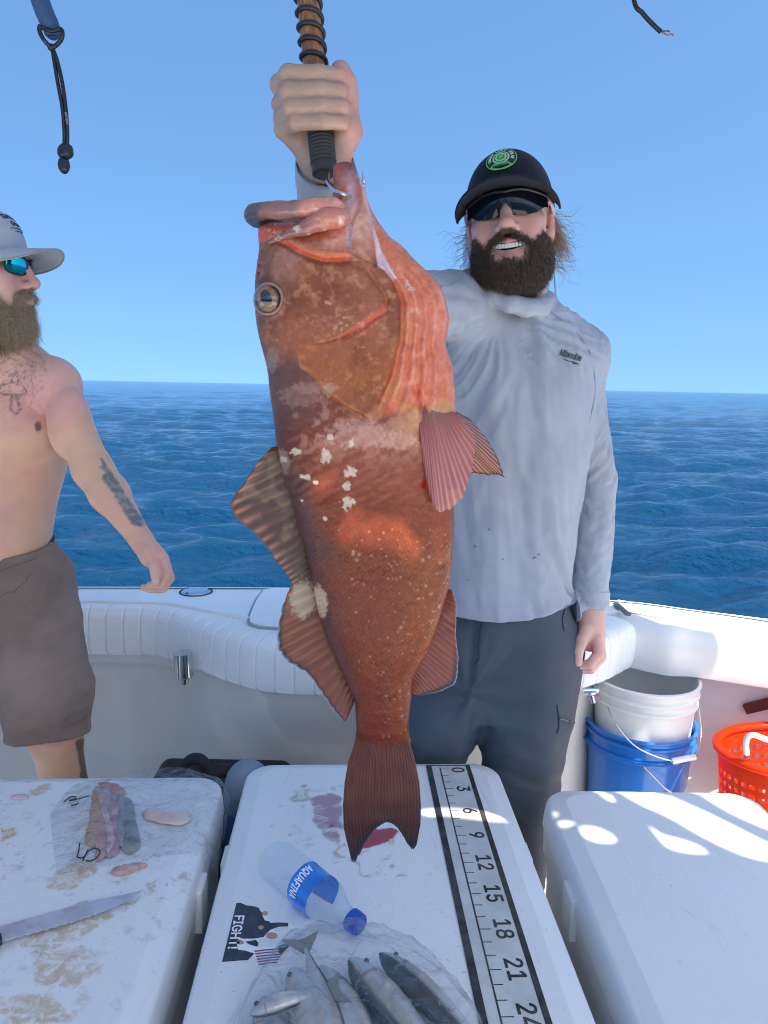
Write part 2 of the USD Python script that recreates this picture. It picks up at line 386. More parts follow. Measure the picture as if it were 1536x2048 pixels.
R = np.array(rings)
pad = trimesh.Trimesh(R.reshape(-1, 3), grid_faces(NP, len(sec)), process=False)
e = len(R) - 1                                             # close the right end with a fan
ev = np.vstack([R[e], R[e].mean(0)[None]]); ef = np.array([[j, j + 1, len(sec)] for j in range(len(sec) - 1)])
pad = trimesh.util.concatenate([pad, trimesh.Trimesh(ev, ef, process=False), trimesh.Trimesh(ev, ef[:, ::-1], process=False)])
obj('bolster_pad', pad, vinyl, boat, smooth=60)
# piping along the top edge of the pad
pp = np.column_stack([P0 + N0 * (.116 * DEEP)[:, None], np.full(NP, ZG + .001)])[::6]
obj('pad_piping', tube(pp, .0045, 8), vinyl, boat, smooth=True)

# the smooth coaming that continues to the right
ql = [(1196, 1322), (1258, 1336), (1330, 1352), (1392, 1356), (1536, 1378), (1800, 1418), (2200, 1480), (3200, 1650)]
Q0 = np.array([at_z(x, y, ZB - .012)[:2] for x, y in ql]); Q0, SQ = resample(catmull(Q0, 120), 160)
NQ = unit(gaussian_filter1d(normals2(Q0), 4, axis=0, mode='nearest'))
sec2 = catmull([(.10, ZB - .011), (.012, ZB - .012), (-.002, ZB - .002), (-.008, ZB + .05), (-.004, ZB + .09), (.012, ZB + .122), (.05, ZB + .140), (.10, ZB + .144), (.16, ZB + .146)], 30)
sq0 = sec2.copy()
R2 = np.array([np.column_stack([Q0[i][0] + NQ[i][0] * sec2[:, 0], Q0[i][1] + NQ[i][1] * sec2[:, 0], sec2[:, 1]]) for i in range(len(Q0))])
c2 = trimesh.Trimesh(R2.reshape(-1, 3), grid_faces(len(Q0), len(sec2)), process=False)
obj('coaming', c2, gel, boat, smooth=50)
obj('coaming_seam', tube(np.column_stack([Q0 + NQ * .055, np.full(len(Q0), ZB + .1415)]), .003, 6), mat('seam_grey', (.35, .36, .36), rough=.6), boat, smooth=True)

# gunwale top: from the pads to the outer edge
go = [(-420, 1178), (0, 1177), (170, 1176), (600, 1178), (900, 1186), (1227, 1203), (1380, 1221), (1536, 1243), (1800, 1285), (2300, 1375), (3300, 1560)]
G0 = np.array([at_z(x, y, ZG)[:2] for x, y in go]); G0, _ = resample(catmull(G0, 300), 300)
inner = np.vstack([(P0 + N0 * (.105 * DEEP)[:, None])[::8], Q0[9:] + NQ[9:] * .10])
poly = Polygon(np.vstack([inner, G0[::-1]]))
print('gunwale', poly.is_valid, poly.area)
poly = poly.buffer(0)
if poly.geom_type != 'Polygon': poly = max(poly.geoms, key=lambda g: g.area)
top = extrude(poly, .014, ZG - .014)
obj('gunwale_top', top, gel, boat, smooth=30)
NG = normals2(G0)
rub = np.array([[G0[i][0] + NG[i][0] * a, G0[i][1] + NG[i][1] * a, z] for i in range(len(G0)) for a, z in ((-.01, ZG + .004), (.012, ZG + .001), (.028, ZG - .02), (.03, ZG - .2), (-.06, ZG - .8), (-.2, -1.1))])
obj('hull_side', trimesh.Trimesh(rub, grid_faces(len(G0), 6), process=False), gel, boat, smooth=40)
# raised hatch lid on the gunwale, its joint line left open around it
hl = [(497, 1240), (505, 1215), (520, 1190), (540, 1180), (640, 1182), (860, 1190), (860, 1262), (640, 1260), (545, 1257), (505, 1251)]
hp = Polygon(catmull([at_z(x, y, ZG)[:2] for x, y in hl], 80, True)).buffer(-.004)
obj('hatch_lid', extrude(hp, .006, ZG), gel, boat, smooth=30)
ring = hp.buffer(.007).difference(hp.buffer(.0025))
obj('hatch_gasket', extrude(ring, .003, ZG), mat('gasket', (.30, .33, .34), rough=.6), boat, smooth=False)
# chrome filler plate
c = at_z(392, 1184, ZG)
fp = thing('filler', None, None, parent=boat)
obj('plate', revolve([(.0, .006), (.030, .007), (.040, .006), (.046, .002), (.047, 0)], 48, c), steel, fp)
obj('ring', revolve([(.047, .0), (.049, .003), (.052, .003), (.053, .0)], 48, c), black, fp)
for a in (0.4, 2.5, 4.2): obj('screw', revolve([(0, .0075), (.003, .0075), (.0035, .006)], 10, c + np.array([.040 * math.cos(a), .040 * math.sin(a), 0])), black, fp)
# mooring fairlead dark strip at the right shoulder
d0, d1 = at_z(1232, 1207, ZG + .006), at_z(1256, 1229, ZG + .006)
obj('hinge', tube(np.linspace(d0, d1, 8), .010, 10, flat=.5), mat('dull_metal', (.16, .16, .13), rough=.4, metal=.6), boat, smooth=True)
# pad underside and inner wall
def wall_strip(P, N, a0, z0, rows):
    W = []
    for i in range(len(P)):
        for a, z in rows: W.append([P[i][0] + N[i][0] * a, P[i][1] + N[i][1] * a, z])
    return trimesh.Trimesh(np.array(W), grid_faces(len(P), len(rows)), process=False)
bul = np.exp(-((np.linspace(0, 1, NP)[::10] - .62) / .2) ** 2)
Pw, Nw = P0[::10], N0[::10]
rowsW = []
W = []
base_line = np.array([at_z(x, y, .12)[:2] for x, y in [(-330, 1720), (100, 1640), (330, 1600), (470, 1560), (560, 1540), (700, 1545), (1000, 1560), (1200, 1560), (1280, 1560)]])
base_line, _ = resample(catmull(base_line, 100), len(Pw))
for i in range(len(Pw)):
    a = Pw[i] + Nw[i] * .03
    for t in np.linspace(0, 1, 30):
        z = ZB - .004 - t * .58
        e = sstep(.0, .75, t)
        q = a + Nw[i] * .16 * e * bul[i] + Nw[i] * .05 * sstep(0, .1, t) * (1 - bul[i])
        W.append([q[0], q[1], z])
obj('inner_wall', trimesh.Trimesh(np.array(W), grid_faces(len(Pw), 30), process=False), gel_wall, boat, smooth=50)
obj('inner_wall', wall_strip(Q0, NQ, 0, 0, [(.05, ZB - .010), (.20, ZB - .010), (.235, ZB - .02), (.245, .3), (.25, -.005)]), gel_wall, boat, smooth=40)
obj('deck', trimesh.creation.box([7.0, 5.2, .04], trimesh.transformations.translation_matrix([0, -.0, -.02])), deckm, boat, smooth=False)
# rod holder cup under the pad
c0, c1 = at(366, 1318, 1.98), at(369, 1358, 1.98)
rh = thing('rod_holder', None, None, parent=boat)
ax = unit(c1 - c0)
obj('cup', revolve([(.0, -.03), (.0255, -.03), (.0262, 0), (.0262, .036), (.023, .0395), (.0, .040)], 32, c0 + ax * .012, ax), steel, rh)
obj('drain', revolve([(.0125, .040), (.0115, .058), (.007, .062), (0, .062)], 20, c0 + ax * .012, ax), steel, rh)
c0 = at(1181, 1384, 1.86)
obj('cleat', [revolve([(0, 0), (.016, .002), (.018, .006), (.014, .01), (.006, .012), (.006, .03), (.0, .031)], 20, c0, (0.2, -.5, -.8)), tube([c0 + np.array([-.02, 0, .004]), c0 + np.array([.02, 0, .006])], .006, 8)], steel, boat)

# ------------------------------------------------------------------ the canvas top overhead (out of frame): its edge and gaps make the light patches
ZC = 2.28
def up_to_top(p): p = np.asarray(p, float); return (p + SUN * ((ZC - p[..., 2]) / SUN[2])[..., None])[..., :2]
ZL = .612
def lid_patch(pts, z=ZL): return Polygon(catmull(up_to_top(np.array([at_z(x, y, z) for x, y in pts])), 40, True))
topo = [(-2.6, -2.2)]
edge_pts = [at_z(-300, 1150, ZG), at_z(300, 1150, ZG), at_z(900, 1170, ZG), at_z(1228, 1212, ZG), at_z(1330, 1240, ZG), at_z(1420, 1268, ZG - .03), at_z(1475, 1300, ZB + .1), at_z(1452, 1350, ZB + .03)]
edge = up_to_top(np.array(edge_pts))
edge[:3, 1] = np.minimum(edge[:3, 1], 1.70)
cover = Polygon(np.vstack([[(-2.6, -.78), (-2.6, edge[0][1])], edge, [(edge[-1][0] + .02, .55), (edge[-1][0] + .05, -.78)]]))
patches = [
    lid_patch([(1236, 1578), (1290, 1572), (1336, 1590), (1420, 1628), (1500, 1668), (1560, 1700), (1560, 1724), (1490, 1712), (1410, 1676), (1340, 1636), (1275, 1606)]),
    lid_patch([(1385, 1572), (1460, 1576), (1560, 1640), (1560, 1665), (1490, 1640), (1430, 1608)]),
    lid_patch([(1162, 1655), (1190, 1654), (1222, 1668), (1230, 1682), (1205, 1686), (1172, 1676)]),
    lid_patch([(1300, 1652), (1322, 1668), (1360, 1678), (1398, 1692), (1412, 1706), (1380, 1706), (1342, 1698), (1324, 1684)]),
    lid_patch([(1094, 1618), (1112, 1617), (1119, 1625), (1106, 1632), (1095, 1628)]),
    lid_patch([(1192, 1575), (1212, 1580), (1228, 1600), (1222, 1603), (1202, 1590)]),
    lid_patch([(846, 1620), (900, 1617), (960, 1622), (1005, 1636), (1012, 1643), (960, 1641), (900, 1634), (850, 1631)]),
    lid_patch([(1120, 1638), (1140, 1640), (1148, 1648), (1130, 1650)]),
]
fishp = lambda pts: Polygon(catmull(up_to_top(np.array([at(x, y, .884) for x, y in pts])), 40, True)).buffer(.0025)
patches += [fishp([(692, 1030), (704, 1016), (720, 1018), (730, 1030), (760, 1030), (800, 1034), (825, 1048), (842, 1066), (856, 1074), (845, 1080), (820, 1078), (790, 1068), (745, 1066), (722, 1060), (700, 1058)])]
patches += [Polygon(catmull(up_to_top(np.array([at(x, y, .95) for x, y in [(562, 1112), (585, 1108), (604, 1116), (600, 1130), (580, 1136), (568, 1128)]])), 30, True))]
# bucket and basket corner
patches += [Polygon(catmull(up_to_top(np.array([at(x, y, 1.62) for x, y in [(1290, 1460), (1330, 1445), (1400, 1450), (1400, 1520), (1380, 1600), (1290, 1490)]])), 30, True))]
patches += [Polygon(catmull(up_to_top(np.array([at(x, y, 1.78) for x, y in [(1462, 1270), (1478, 1268), (1486, 1300), (1470, 1330), (1452, 1352), (1446, 1350), (1462, 1322), (1472, 1296)]])), 30, True))]
for p in patches: cover = cover.difference(p.buffer(0))
canvas_mat = usdkit.material(stage, '/World/Looks/canvas', {'d': ('diffuse_bsdf', dict(color=(.36, .43, .53))), 't': ('translucent_bsdf', dict(color=(.44, .52, .66))), 'm': ('mix_closure', dict(fac=.05))},
    [('d.BSDF', 'm.closure1'), ('t.BSDF', 'm.closure2')], surface='m.closure')
def sheet(poly, z):
    ps = getattr(poly, 'geoms', [poly]); out = []
    for p in ps:
        v, f = trimesh.creation.triangulate_polygon(p, engine='earcut'); out.append(trimesh.Trimesh(np.column_stack([v, np.full(len(v), z)]), f, process=False))
    return trimesh.util.concatenate(out)
obj('canvas_top', sheet(cover, ZC), canvas_mat, boat, smooth=False)
fr = [tube([(x, -.76, ZC + .03), (x, 1.6, ZC + .03)], .019, 10) for x in (-2.3, -.7)] 
for fr_ in fr: obj('top_frame', fr_, mat('pipe', (.75, .76, .78), rough=.25, metal=1.0), boat, smooth=True)

# ------------------------------------------------------------------ coolers
YAW = -math.atan(78 / 1500 * math.cos(PITCH)); CA = np.array([math.sin(YAW), math.cos(YAW), 0]); CB = np.array([math.cos(YAW), -math.sin(YAW), 0]); CZ = np.array([0, 0, 1.0])
def dirt_extra(spots, grime, gscale, seed):
    def ex(N, L):
        N['p'][1]['roughness'] = .42
        # blotches of dried slime, thin scratches
        N['g1'] = ('noise_texture', dict(scale=gscale, detail=9.0, roughness=.72, distortion=.15)); L.append(('tc.object', 'g1.vector'))
        N['g2'] = ('rgb_ramp', dict(ramp=[(0, (0, 0, 0)), (spots, (0, 0, 0)), (spots + .10, (1, 1, 1)), (1, (1, 1, 1))])); L.append(('g1.fac', 'g2.fac'))
        N['g3'] = ('noise_texture', dict(scale=2.1, detail=2.0)); N['go'] = ('mapping', dict(location=(seed, seed * 1.7, 0))); L += [('tc.object', 'go.vector'), ('go.vector', 'g3.vector')]
        N['g4'] = ('map_range', dict(from_min=.40, from_max=.62, to_min=.05, to_max=1.0, clamp=True)); L.append(('g3.fac', 'g4.value'))
        N['g5'] = ('math', dict(math_type='multiply')); L += [('g2.color', 'g5.value1'), ('g4.result', 'g5.value2')]
        N['g6'] = ('math', dict(math_type='multiply', value2=grime)); L.append(('g5.value', 'g6.value1'))
        N['gm'] = ('mix_color', dict(blend_type='mix', b=tuple(srgb(150, 125, 92)))); L.append(('g6.value', 'gm.fac'))
        base = [l for l in L if l[1] == 'p.base_color'][0]; L.remove(base); L.append((base[0], 'gm.a'))
        cur = 'gm.result'
        for q, (rz, sc, w) in enumerate(((.5, 7, .010), (-.9, 9, .008), (1.9, 6, .009))):
            N[f's{q}m'] = ('mapping', dict(rotation=(0, 0, rz), scale=(sc, sc * .08, 1), location=(seed + q, 3.1 * q, 0))); L.append(('tc.object', f's{q}m.vector'))
            N[f's{q}v'] = ('voronoi_texture', dict(feature='distance_to_edge', scale=3.0, randomness=1.0)); L.append((f's{q}m.vector', f's{q}v.vector'))
            N[f's{q}r'] = ('map_range', dict(from_min=0.0, from_max=w, to_min=.17, to_max=0.0, clamp=True)); L.append((f's{q}v.distance', f's{q}r.value'))
            N[f's{q}n'] = ('noise_texture', dict(scale=9.0, detail=3.0)); N[f's{q}k'] = ('map_range', dict(from_min=.5, from_max=.66, clamp=True)); L += [(f's{q}m.vector', f's{q}n.vector'), (f's{q}n.fac', f's{q}k.value')]
            N[f's{q}x'] = ('math', dict(math_type='multiply')); L += [(f's{q}r.result', f's{q}x.value1'), (f's{q}k.result', f's{q}x.value2')]
            N[f's{q}c'] = ('mix_color', dict(blend_type='mix', b=(.22, .22, .21))); L += [(f's{q}x.value', f's{q}c.fac'), (cur, f's{q}c.a')]; cur = f's{q}c.result'
        N['k1'] = ('noise_texture', dict(scale=150.0, detail=3.0, roughness=.6)); N['k2'] = ('map_range', dict(from_min=.66, from_max=.72, to_min=0, to_max=min(1, grime * 1.3), clamp=True)); N['k3'] = ('math', dict(math_type='multiply'))
        N['km'] = ('mix_color', dict(blend_type='mix', b=tuple(srgb(92, 62, 42)))); L += [('tc.object', 'k1.vector'), ('k1.fac', 'k2.value'), ('k2.result', 'k3.value1'), ('g4.result', 'k3.value2'), ('k3.value', 'km.fac'), (cur, 'km.a')]; cur = 'km.result'
        L.append((cur, 'p.base_color'))
    return ex
WHITE = srgb(218, 220, 220)
lid_l = mat('cooler_lid_stained', WHITE, var=.04, var_scale=3, bump=.14, bump_scale=120, bump_dist=.001, rough=.42, extra=dirt_extra(.55, .55, 34, 2.3))
lid_c = mat('cooler_lid_worn', WHITE, var=.04, var_scale=3, bump=.10, bump_scale=120, bump_dist=.001, rough=.42, extra=dirt_extra(.64, .40, 30, 5.3))
lid_r = mat('cooler_lid_clean', WHITE, var=.04, var_scale=3, bump=.10, bump_scale=120, bump_dist=.001, rough=.42, extra=dirt_extra(.70, .25, 24, 8.3))
body_m = mat('cooler_body', srgb(222, 224, 222), rough=.4, var=.06, var_scale=5, bump=.1, bump_scale=60, bump_dist=.001)
def rrect(hw, hl, r, n=10):
    r = min(r, hw, hl); a = np.linspace(0, np.pi / 2, n); out = []
    for cx, cy, s in ((hw - r, hl - r, 0), (-hw + r, hl - r, 1), (-hw + r, -hl + r, 2), (hw - r, -hl + r, 3)):
        out.append(np.stack([cx + r * np.cos(a + s * np.pi / 2), cy + r * np.sin(a + s * np.pi / 2)], 1))
    return np.vstack(out)
def cooler(label, fl, fr, zl, length, lidm, vp):
    """fl, fr: pixels of the far left and far right corners of the lid's outline (on the plane zl)"""
    yw = math.atan((vp - 768) / 1500 * math.cos(PITCH)); CA = np.array([math.sin(yw), math.cos(yw), 0]); CB = np.array([math.cos(yw), -math.sin(yw), 0])
    a, b = at_z(*fl, zl), at_z(*fr, zl)
    w = (b - a) @ CB; c = a + CB * w / 2 - CA * length / 2; c[2] = 0
    t = thing('cooler', label, 'cooler', loc=c)
    hw, hl = w / 2, length / 2
    def ring(o, z, r): q = rrect(hw + o, hl + o, r); return c + q[:, :1] * CB + q[:, 1:] * CA + np.array([0, 0, z])
    prof = [(-.12, zl, .04), (-.034, zl - .0001, .04), (-.0325, zl - .0003, .041), (-.031, zl - .0010, .042), (-.008, zl - .0085, .050), (-.005, zl - .0100, .051), (-.002, zl - .0135, .052), (.0, zl - .018, .053), (.004, zl - .058, .055), (.003, zl - .062, .055), (.000, zl - .0635, .054), (-.012, zl - .064, .045)]
    rg = [ring(*p) for p in prof]
    lid = loft(rg, False); ctr = np.vstack([rg[0], rg[0].mean(0)[None]]); n = len(rg[0])
    capf = np.array([[i, (i + 1) % n, n] for i in range(n)]); cm = trimesh.Trimesh(ctr, capf, process=False)
    if cm.face_normals[0][2] < 0: cm.invert()
    if lid.face_normals[len(rg[0]) * 2][2] < 0: lid.invert()
    obj('lid', trimesh.util.concatenate([lid, cm]), lidm, t, smooth=22)
    pb = [(-.012, zl - .066, .045), (-.002, zl - .067, .05), (.001, zl - .071, .052), (.0, zl - .11, .052), (-.006, zl - .115, .05), (-.007, zl - .13, .05), (-.012, zl - .3, .05), (-.022, .03, .05), (-.026, .0, .05)]
    bd = loft([ring(*p) for p in pb], False)
    if bd.volume < 0: bd.invert()
    obj('body', bd, body_m, t, smooth=35)
    # moulded hand recess ribs and latches along the long sides
    for s in (-1, 1):
        for q in (-.25, .25):
            o = c + CB * s * (hw + .004) + CA * q * length
            obj('latch', rbox([.014, .055, .075], .004, o + np.array([0, 0, zl - .075]), np.stack([CB, CA, CZ], 1)), black if False else body_m, t)
    return t, c, hw, hl
cl = cooler('large white cooler stained with dried fish slime, under the knife', (-150, 1547), (449, 1551), ZL, 1.15, lid_l, 690)
cc = cooler('large white cooler with a stuck-on ruler strip along its lid', (497, 1519), (996, 1527), ZL, 1.05, lid_c, 690)
cr = cooler('clean large white cooler striped with sunlight at the right', (1082, 1569), (1506, 1578), ZL, 1.05, lid_r, 752)

# ------------------------------------------------------------------ the grouper hanging from the gaff
FY = .95
def fish_pt(p, T): 
    q = at(p[:, 0], p[:, 1], FY); q[:, 1] -= T; return q
def C(r, g, b): return np.clip(srgb(r, g, b) / .78, 0, .9)
outline = [(668, 331), (680, 325), (692, 323), (704, 325), (710, 330), (719, 354), (729, 376), (739, 409), (752, 436), (766, 456), (782, 477), (803, 491), (831, 522), (862, 550), (885, 581), (893, 610), (898, 637), (896, 662), (892, 690),
    (905, 729), (909, 768), (911, 807), (912, 860), (910, 920), (908, 993), (908, 1048), (906, 1094), (901, 1153), (895, 1184), (881, 1231), (866, 1278), (846, 1317), (831, 1342), (825, 1380), (819, 1426), (816, 1460), (820, 1490), (780, 1505), (730, 1500),
    (711, 1485), (713, 1460), (711, 1426), (708, 1395), (694, 1364), (674, 1321), (655, 1278), (639, 1231), (628, 1184), (622, 1141), (612, 1102), (600, 1059), (584, 1004), (571, 962), (561, 919), (554, 887), (551, 866), (547, 827), (541, 788), (536, 741),
    (528, 710), (518, 671), (512, 632), (510, 592), (512, 553), (516, 522), (519, 500), (516, 470), (522, 450), (560, 447), (620, 450), (652, 445), (657, 420), (664, 393), (668, 370), (666, 350)]
OUT = catmull(outline, 900, True); OP = Polygon(OUT).buffer(0)
G = 3.0; gx0, gy0 = 480, 300; gw, gh = 160, 420
gxs, gys = np.meshgrid(gx0 + np.arange(gw) * G, gy0 + np.arange(gh) * G)
inside = contains_xy(OP, gxs, gys)
def poisson(mask):
    idx = np.full(mask.shape, -1); idx[mask] = np.arange(mask.sum()); ii, jj = np.nonzero(mask); n = len(ii); r, c = [np.arange(n)], [np.arange(n)]; d = [np.full(n, 4.0)]
    for a, b in ((0, 1), (0, -1), (1, 0), (-1, 0)):
        k = idx[ii + a, jj + b]; m = k >= 0; r.append(np.flatnonzero(m)); c.append(k[m]); d.append(np.full(m.sum(), -1.0))
    A = sparse.csc_matrix((np.concatenate(d), (np.concatenate(r), np.concatenate(c))), shape=(n, n))
    u = np.zeros(mask.shape); u[mask] = spsolve(A, np.full(n, G * G)); return u
U = poisson(inside)
PX = np.linalg.norm(at(769., 700., FY) - at(768., 700., FY))
def sample(F, p): return map_coordinates(F, [(p[:, 1] - gy0) / G, (p[:, 0] - gx0) / G], order=1, mode='nearest')
def base_T(p, d):
    u = sample(U, p); t = np.sqrt(np.maximum(u, 0) * 2)              # = half width for a strip
    w = 175.0; t = w * (1 - np.exp(-t / w * 1.15)) * 1.06
    t = t * .84 * PX * (1 - .93 * sstep(1405, 1492, p[:, 1]))
    return np.where(d < 4, np.minimum(t, .9 * np.sqrt(np.maximum(d, 0) * 8 + d * d) * PX + 0), t)
# feature lines, in picture coordinates of the fish's flank
oper_edge = np.array([(752, 470), (757, 520), (764, 552), (784, 577), (797, 612), (799, 650), (796, 690), (789, 720), (776, 765), (762, 795), (747, 826), (738, 835)], float)
oper_low = np.array([(738, 835), (724, 826), (700, 815), (680, 800), (660, 788), (645, 766), (630, 748), (612, 738)], float)
pre_line = np.array([(600, 700), (628, 697), (659, 692), (690, 684), (721, 667), (748, 645), (768, 633), (773, 612), (768, 600), (753, 577), (737, 553), (728, 535)], float)
fold = np.array([(560, 494), (580, 501), (605, 518), (630, 530), (655, 537), (680, 538), (700, 535)], float)
jaw_line = np.array([(715, 352), (722, 380), (722, 410), (712, 440), (703, 462), (700, 490), (706, 508)], float)
jaw2 = np.array([(716, 350), (728, 390), (736, 430), (742, 470), (748, 520), (752, 545)], float)
pect = np.array([(822, 770), (838, 795), (845, 830), (842, 870)], float)
def edge_x(y): return np.interp(y, oper_edge[:, 1], oper_edge[:, 0]) + 5 * (meshkit.noise(np.stack([np.asarray(y) / 23, 0 * np.asarray(y), 0 * np.asarray(y)], -1), 5) - .5)
Rb = OUT[(OUT[:, 0] > np.where(OUT[:, 1] > 1200, 770, 700)) & (OUT[:, 1] > 330) & (OUT[:, 1] < 1485)]; Rb = Rb[np.argsort(Rb[:, 1])]
def right_x(y): return np.interp(y, Rb[:, 1], Rb[:, 0])
eye_c = np.array([549., 607.])
cheek = Polygon([(516, 495), (560, 494), (605, 520), (655, 540), (700, 540), (735, 553), (755, 575), (772, 600), (775, 633), (748, 647), (721, 669), (690, 687), (640, 700), (560, 705), (500, 700), (495, 560)])
operc = Polygon(np.vstack([oper_edge[2:], oper_low, [(600, 700), (700, 560)]])).buffer(0)
big_op = Polygon(np.vstack([oper_edge[2:], oper_low, [(600, 728), (560, 700), (480, 700), (480, 500), (700, 520)]])).buffer(0)
def sdist(poly, p):
    d, _ = seg_dist(p, np.array(poly.exterior.coords)); return np.where(contains_xy(poly, p[:, 0], p[:, 1]), d, -d)
def features(p):
    h = np.zeros(len(p)); x, y = p.T
    w1 = p + 6 * (np.stack([fbm(np.column_stack([p / 40, 0 * x]), 3, 4), fbm(np.column_stack([p / 40, 0 * x + 9]), 3, 6)], 1) - .5)
    so = sdist(operc, p); doe = np.minimum(seg_dist(p, oper_edge[2:])[0], seg_dist(p, oper_low)[0]); h += .0032 * sstep(-3, 10, np.where(contains_xy(big_op, x, y), doe, -doe)) * np.exp(-doe / 70)
    sc = sdist(cheek, p); h += .0036 * sstep(-1, 10, sc) * sstep(570, 700, x)
    dl, tl = seg_dist(p, pre_line); h -= .0030 * np.exp(-(dl / 5.0) ** 2) * sstep(.12, .42, tl) * (1 - sstep(.8, 1, tl))
    df, tf = seg_dist(p, fold); h -= .0045 * np.exp(-(df / 6.0) ** 2) * sstep(0, .2, tf)
    h += .0018 * np.exp(-((df - 14) / 9.0) ** 2) * (y < np.interp(x, fold[:, 0], fold[:, 1])) * sstep(545, 600, x)
    for ln, a, wd in ((jaw_line, -.003, 5), (jaw2, -.0035, 4.5)):
        dj, tj = seg_dist(p, ln); h += a * np.exp(-(dj / wd) ** 2)
    # gill membrane ribs
    q = (x - edge_x(y)) / np.maximum(right_x(y) - edge_x(y), 10); inm = sstep(500, 560, y) * (1 - sstep(800, 835, y)) * sstep(0, .06, q)
    qq = q + .03 * (fbm(np.column_stack([p / 55, 0 * x]), 2, 8) - .5)
    h += inm * (.0004 + .0026 * fbm(np.column_stack([p / 70, 0 * x]), 2, 77)) * (np.cos(2 * np.pi * 5.6 * np.maximum(qq, 0) ** .9))
    h -= .0035 * np.exp(-((x - edge_x(y) - 4) / 5.0) ** 2) * sstep(480, 540, y) * (1 - sstep(815, 836, y))
    lo, tl2 = seg_dist(p, oper_low); h -= .0026 * np.exp(-(lo / 6) ** 2) * (so < 2) * (1 - sstep(.75, .95, tl2))
    # body step below the membrane
    dp, tp = seg_dist(p, pect); h -= .007 * np.exp(-(dp / 7) ** 2)
    de = np.linalg.norm((p - eye_c) / np.array([1, 1.06]), axis=1); h += .0035 * np.exp(-((de - 31) / 6) ** 2) - .010 * np.exp(-(de / 20) ** 2)
    for c in ((527, 538), (526, 553)): h -= .003 * np.exp(-(np.linalg.norm(p - np.array(c), axis=1) / 4.5) ** 2)
    # folds of loose skin, dents
    n = fbm(np.column_stack([p / np.array([48, 30]), 0 * x]), 4, 11) - .5; h += .0026 * n
    n = fbm(np.column_stack([p / 9, 0 * x]), 3, 12) - .5; h += .0009 * n
    wr = np.sin((x * .5 + y + 14 * fbm(np.column_stack([p / 60, 0 * x]), 2, 3)) / 3.1); h += .00025 * wr * sstep(820, 880, y) * (1 - sstep(950, 1030, y))
    # shallow groove of the lateral line
    lat = np.array([(640, 770), (668, 830), (690, 900), (715, 1050), (735, 1200), (752, 1330), (764, 1460)], float); dl3, _ = seg_dist(p, lat); h -= .0004 * np.exp(-(dl3 / 5) ** 2)
    return h
def blob(p, c, r, seed, rough=.5):
    d = np.linalg.norm((p - np.array(c)) / np.array(r), axis=1); return 1 - sstep(.78, 1.1, d + rough * 1.6 * (fbm(np.column_stack([p / 5.0, np.full(len(p), seed * 3.3)]), 4, 21) - .5))
def lerp(a, b, t): return a + (b - a) * t[:, None]
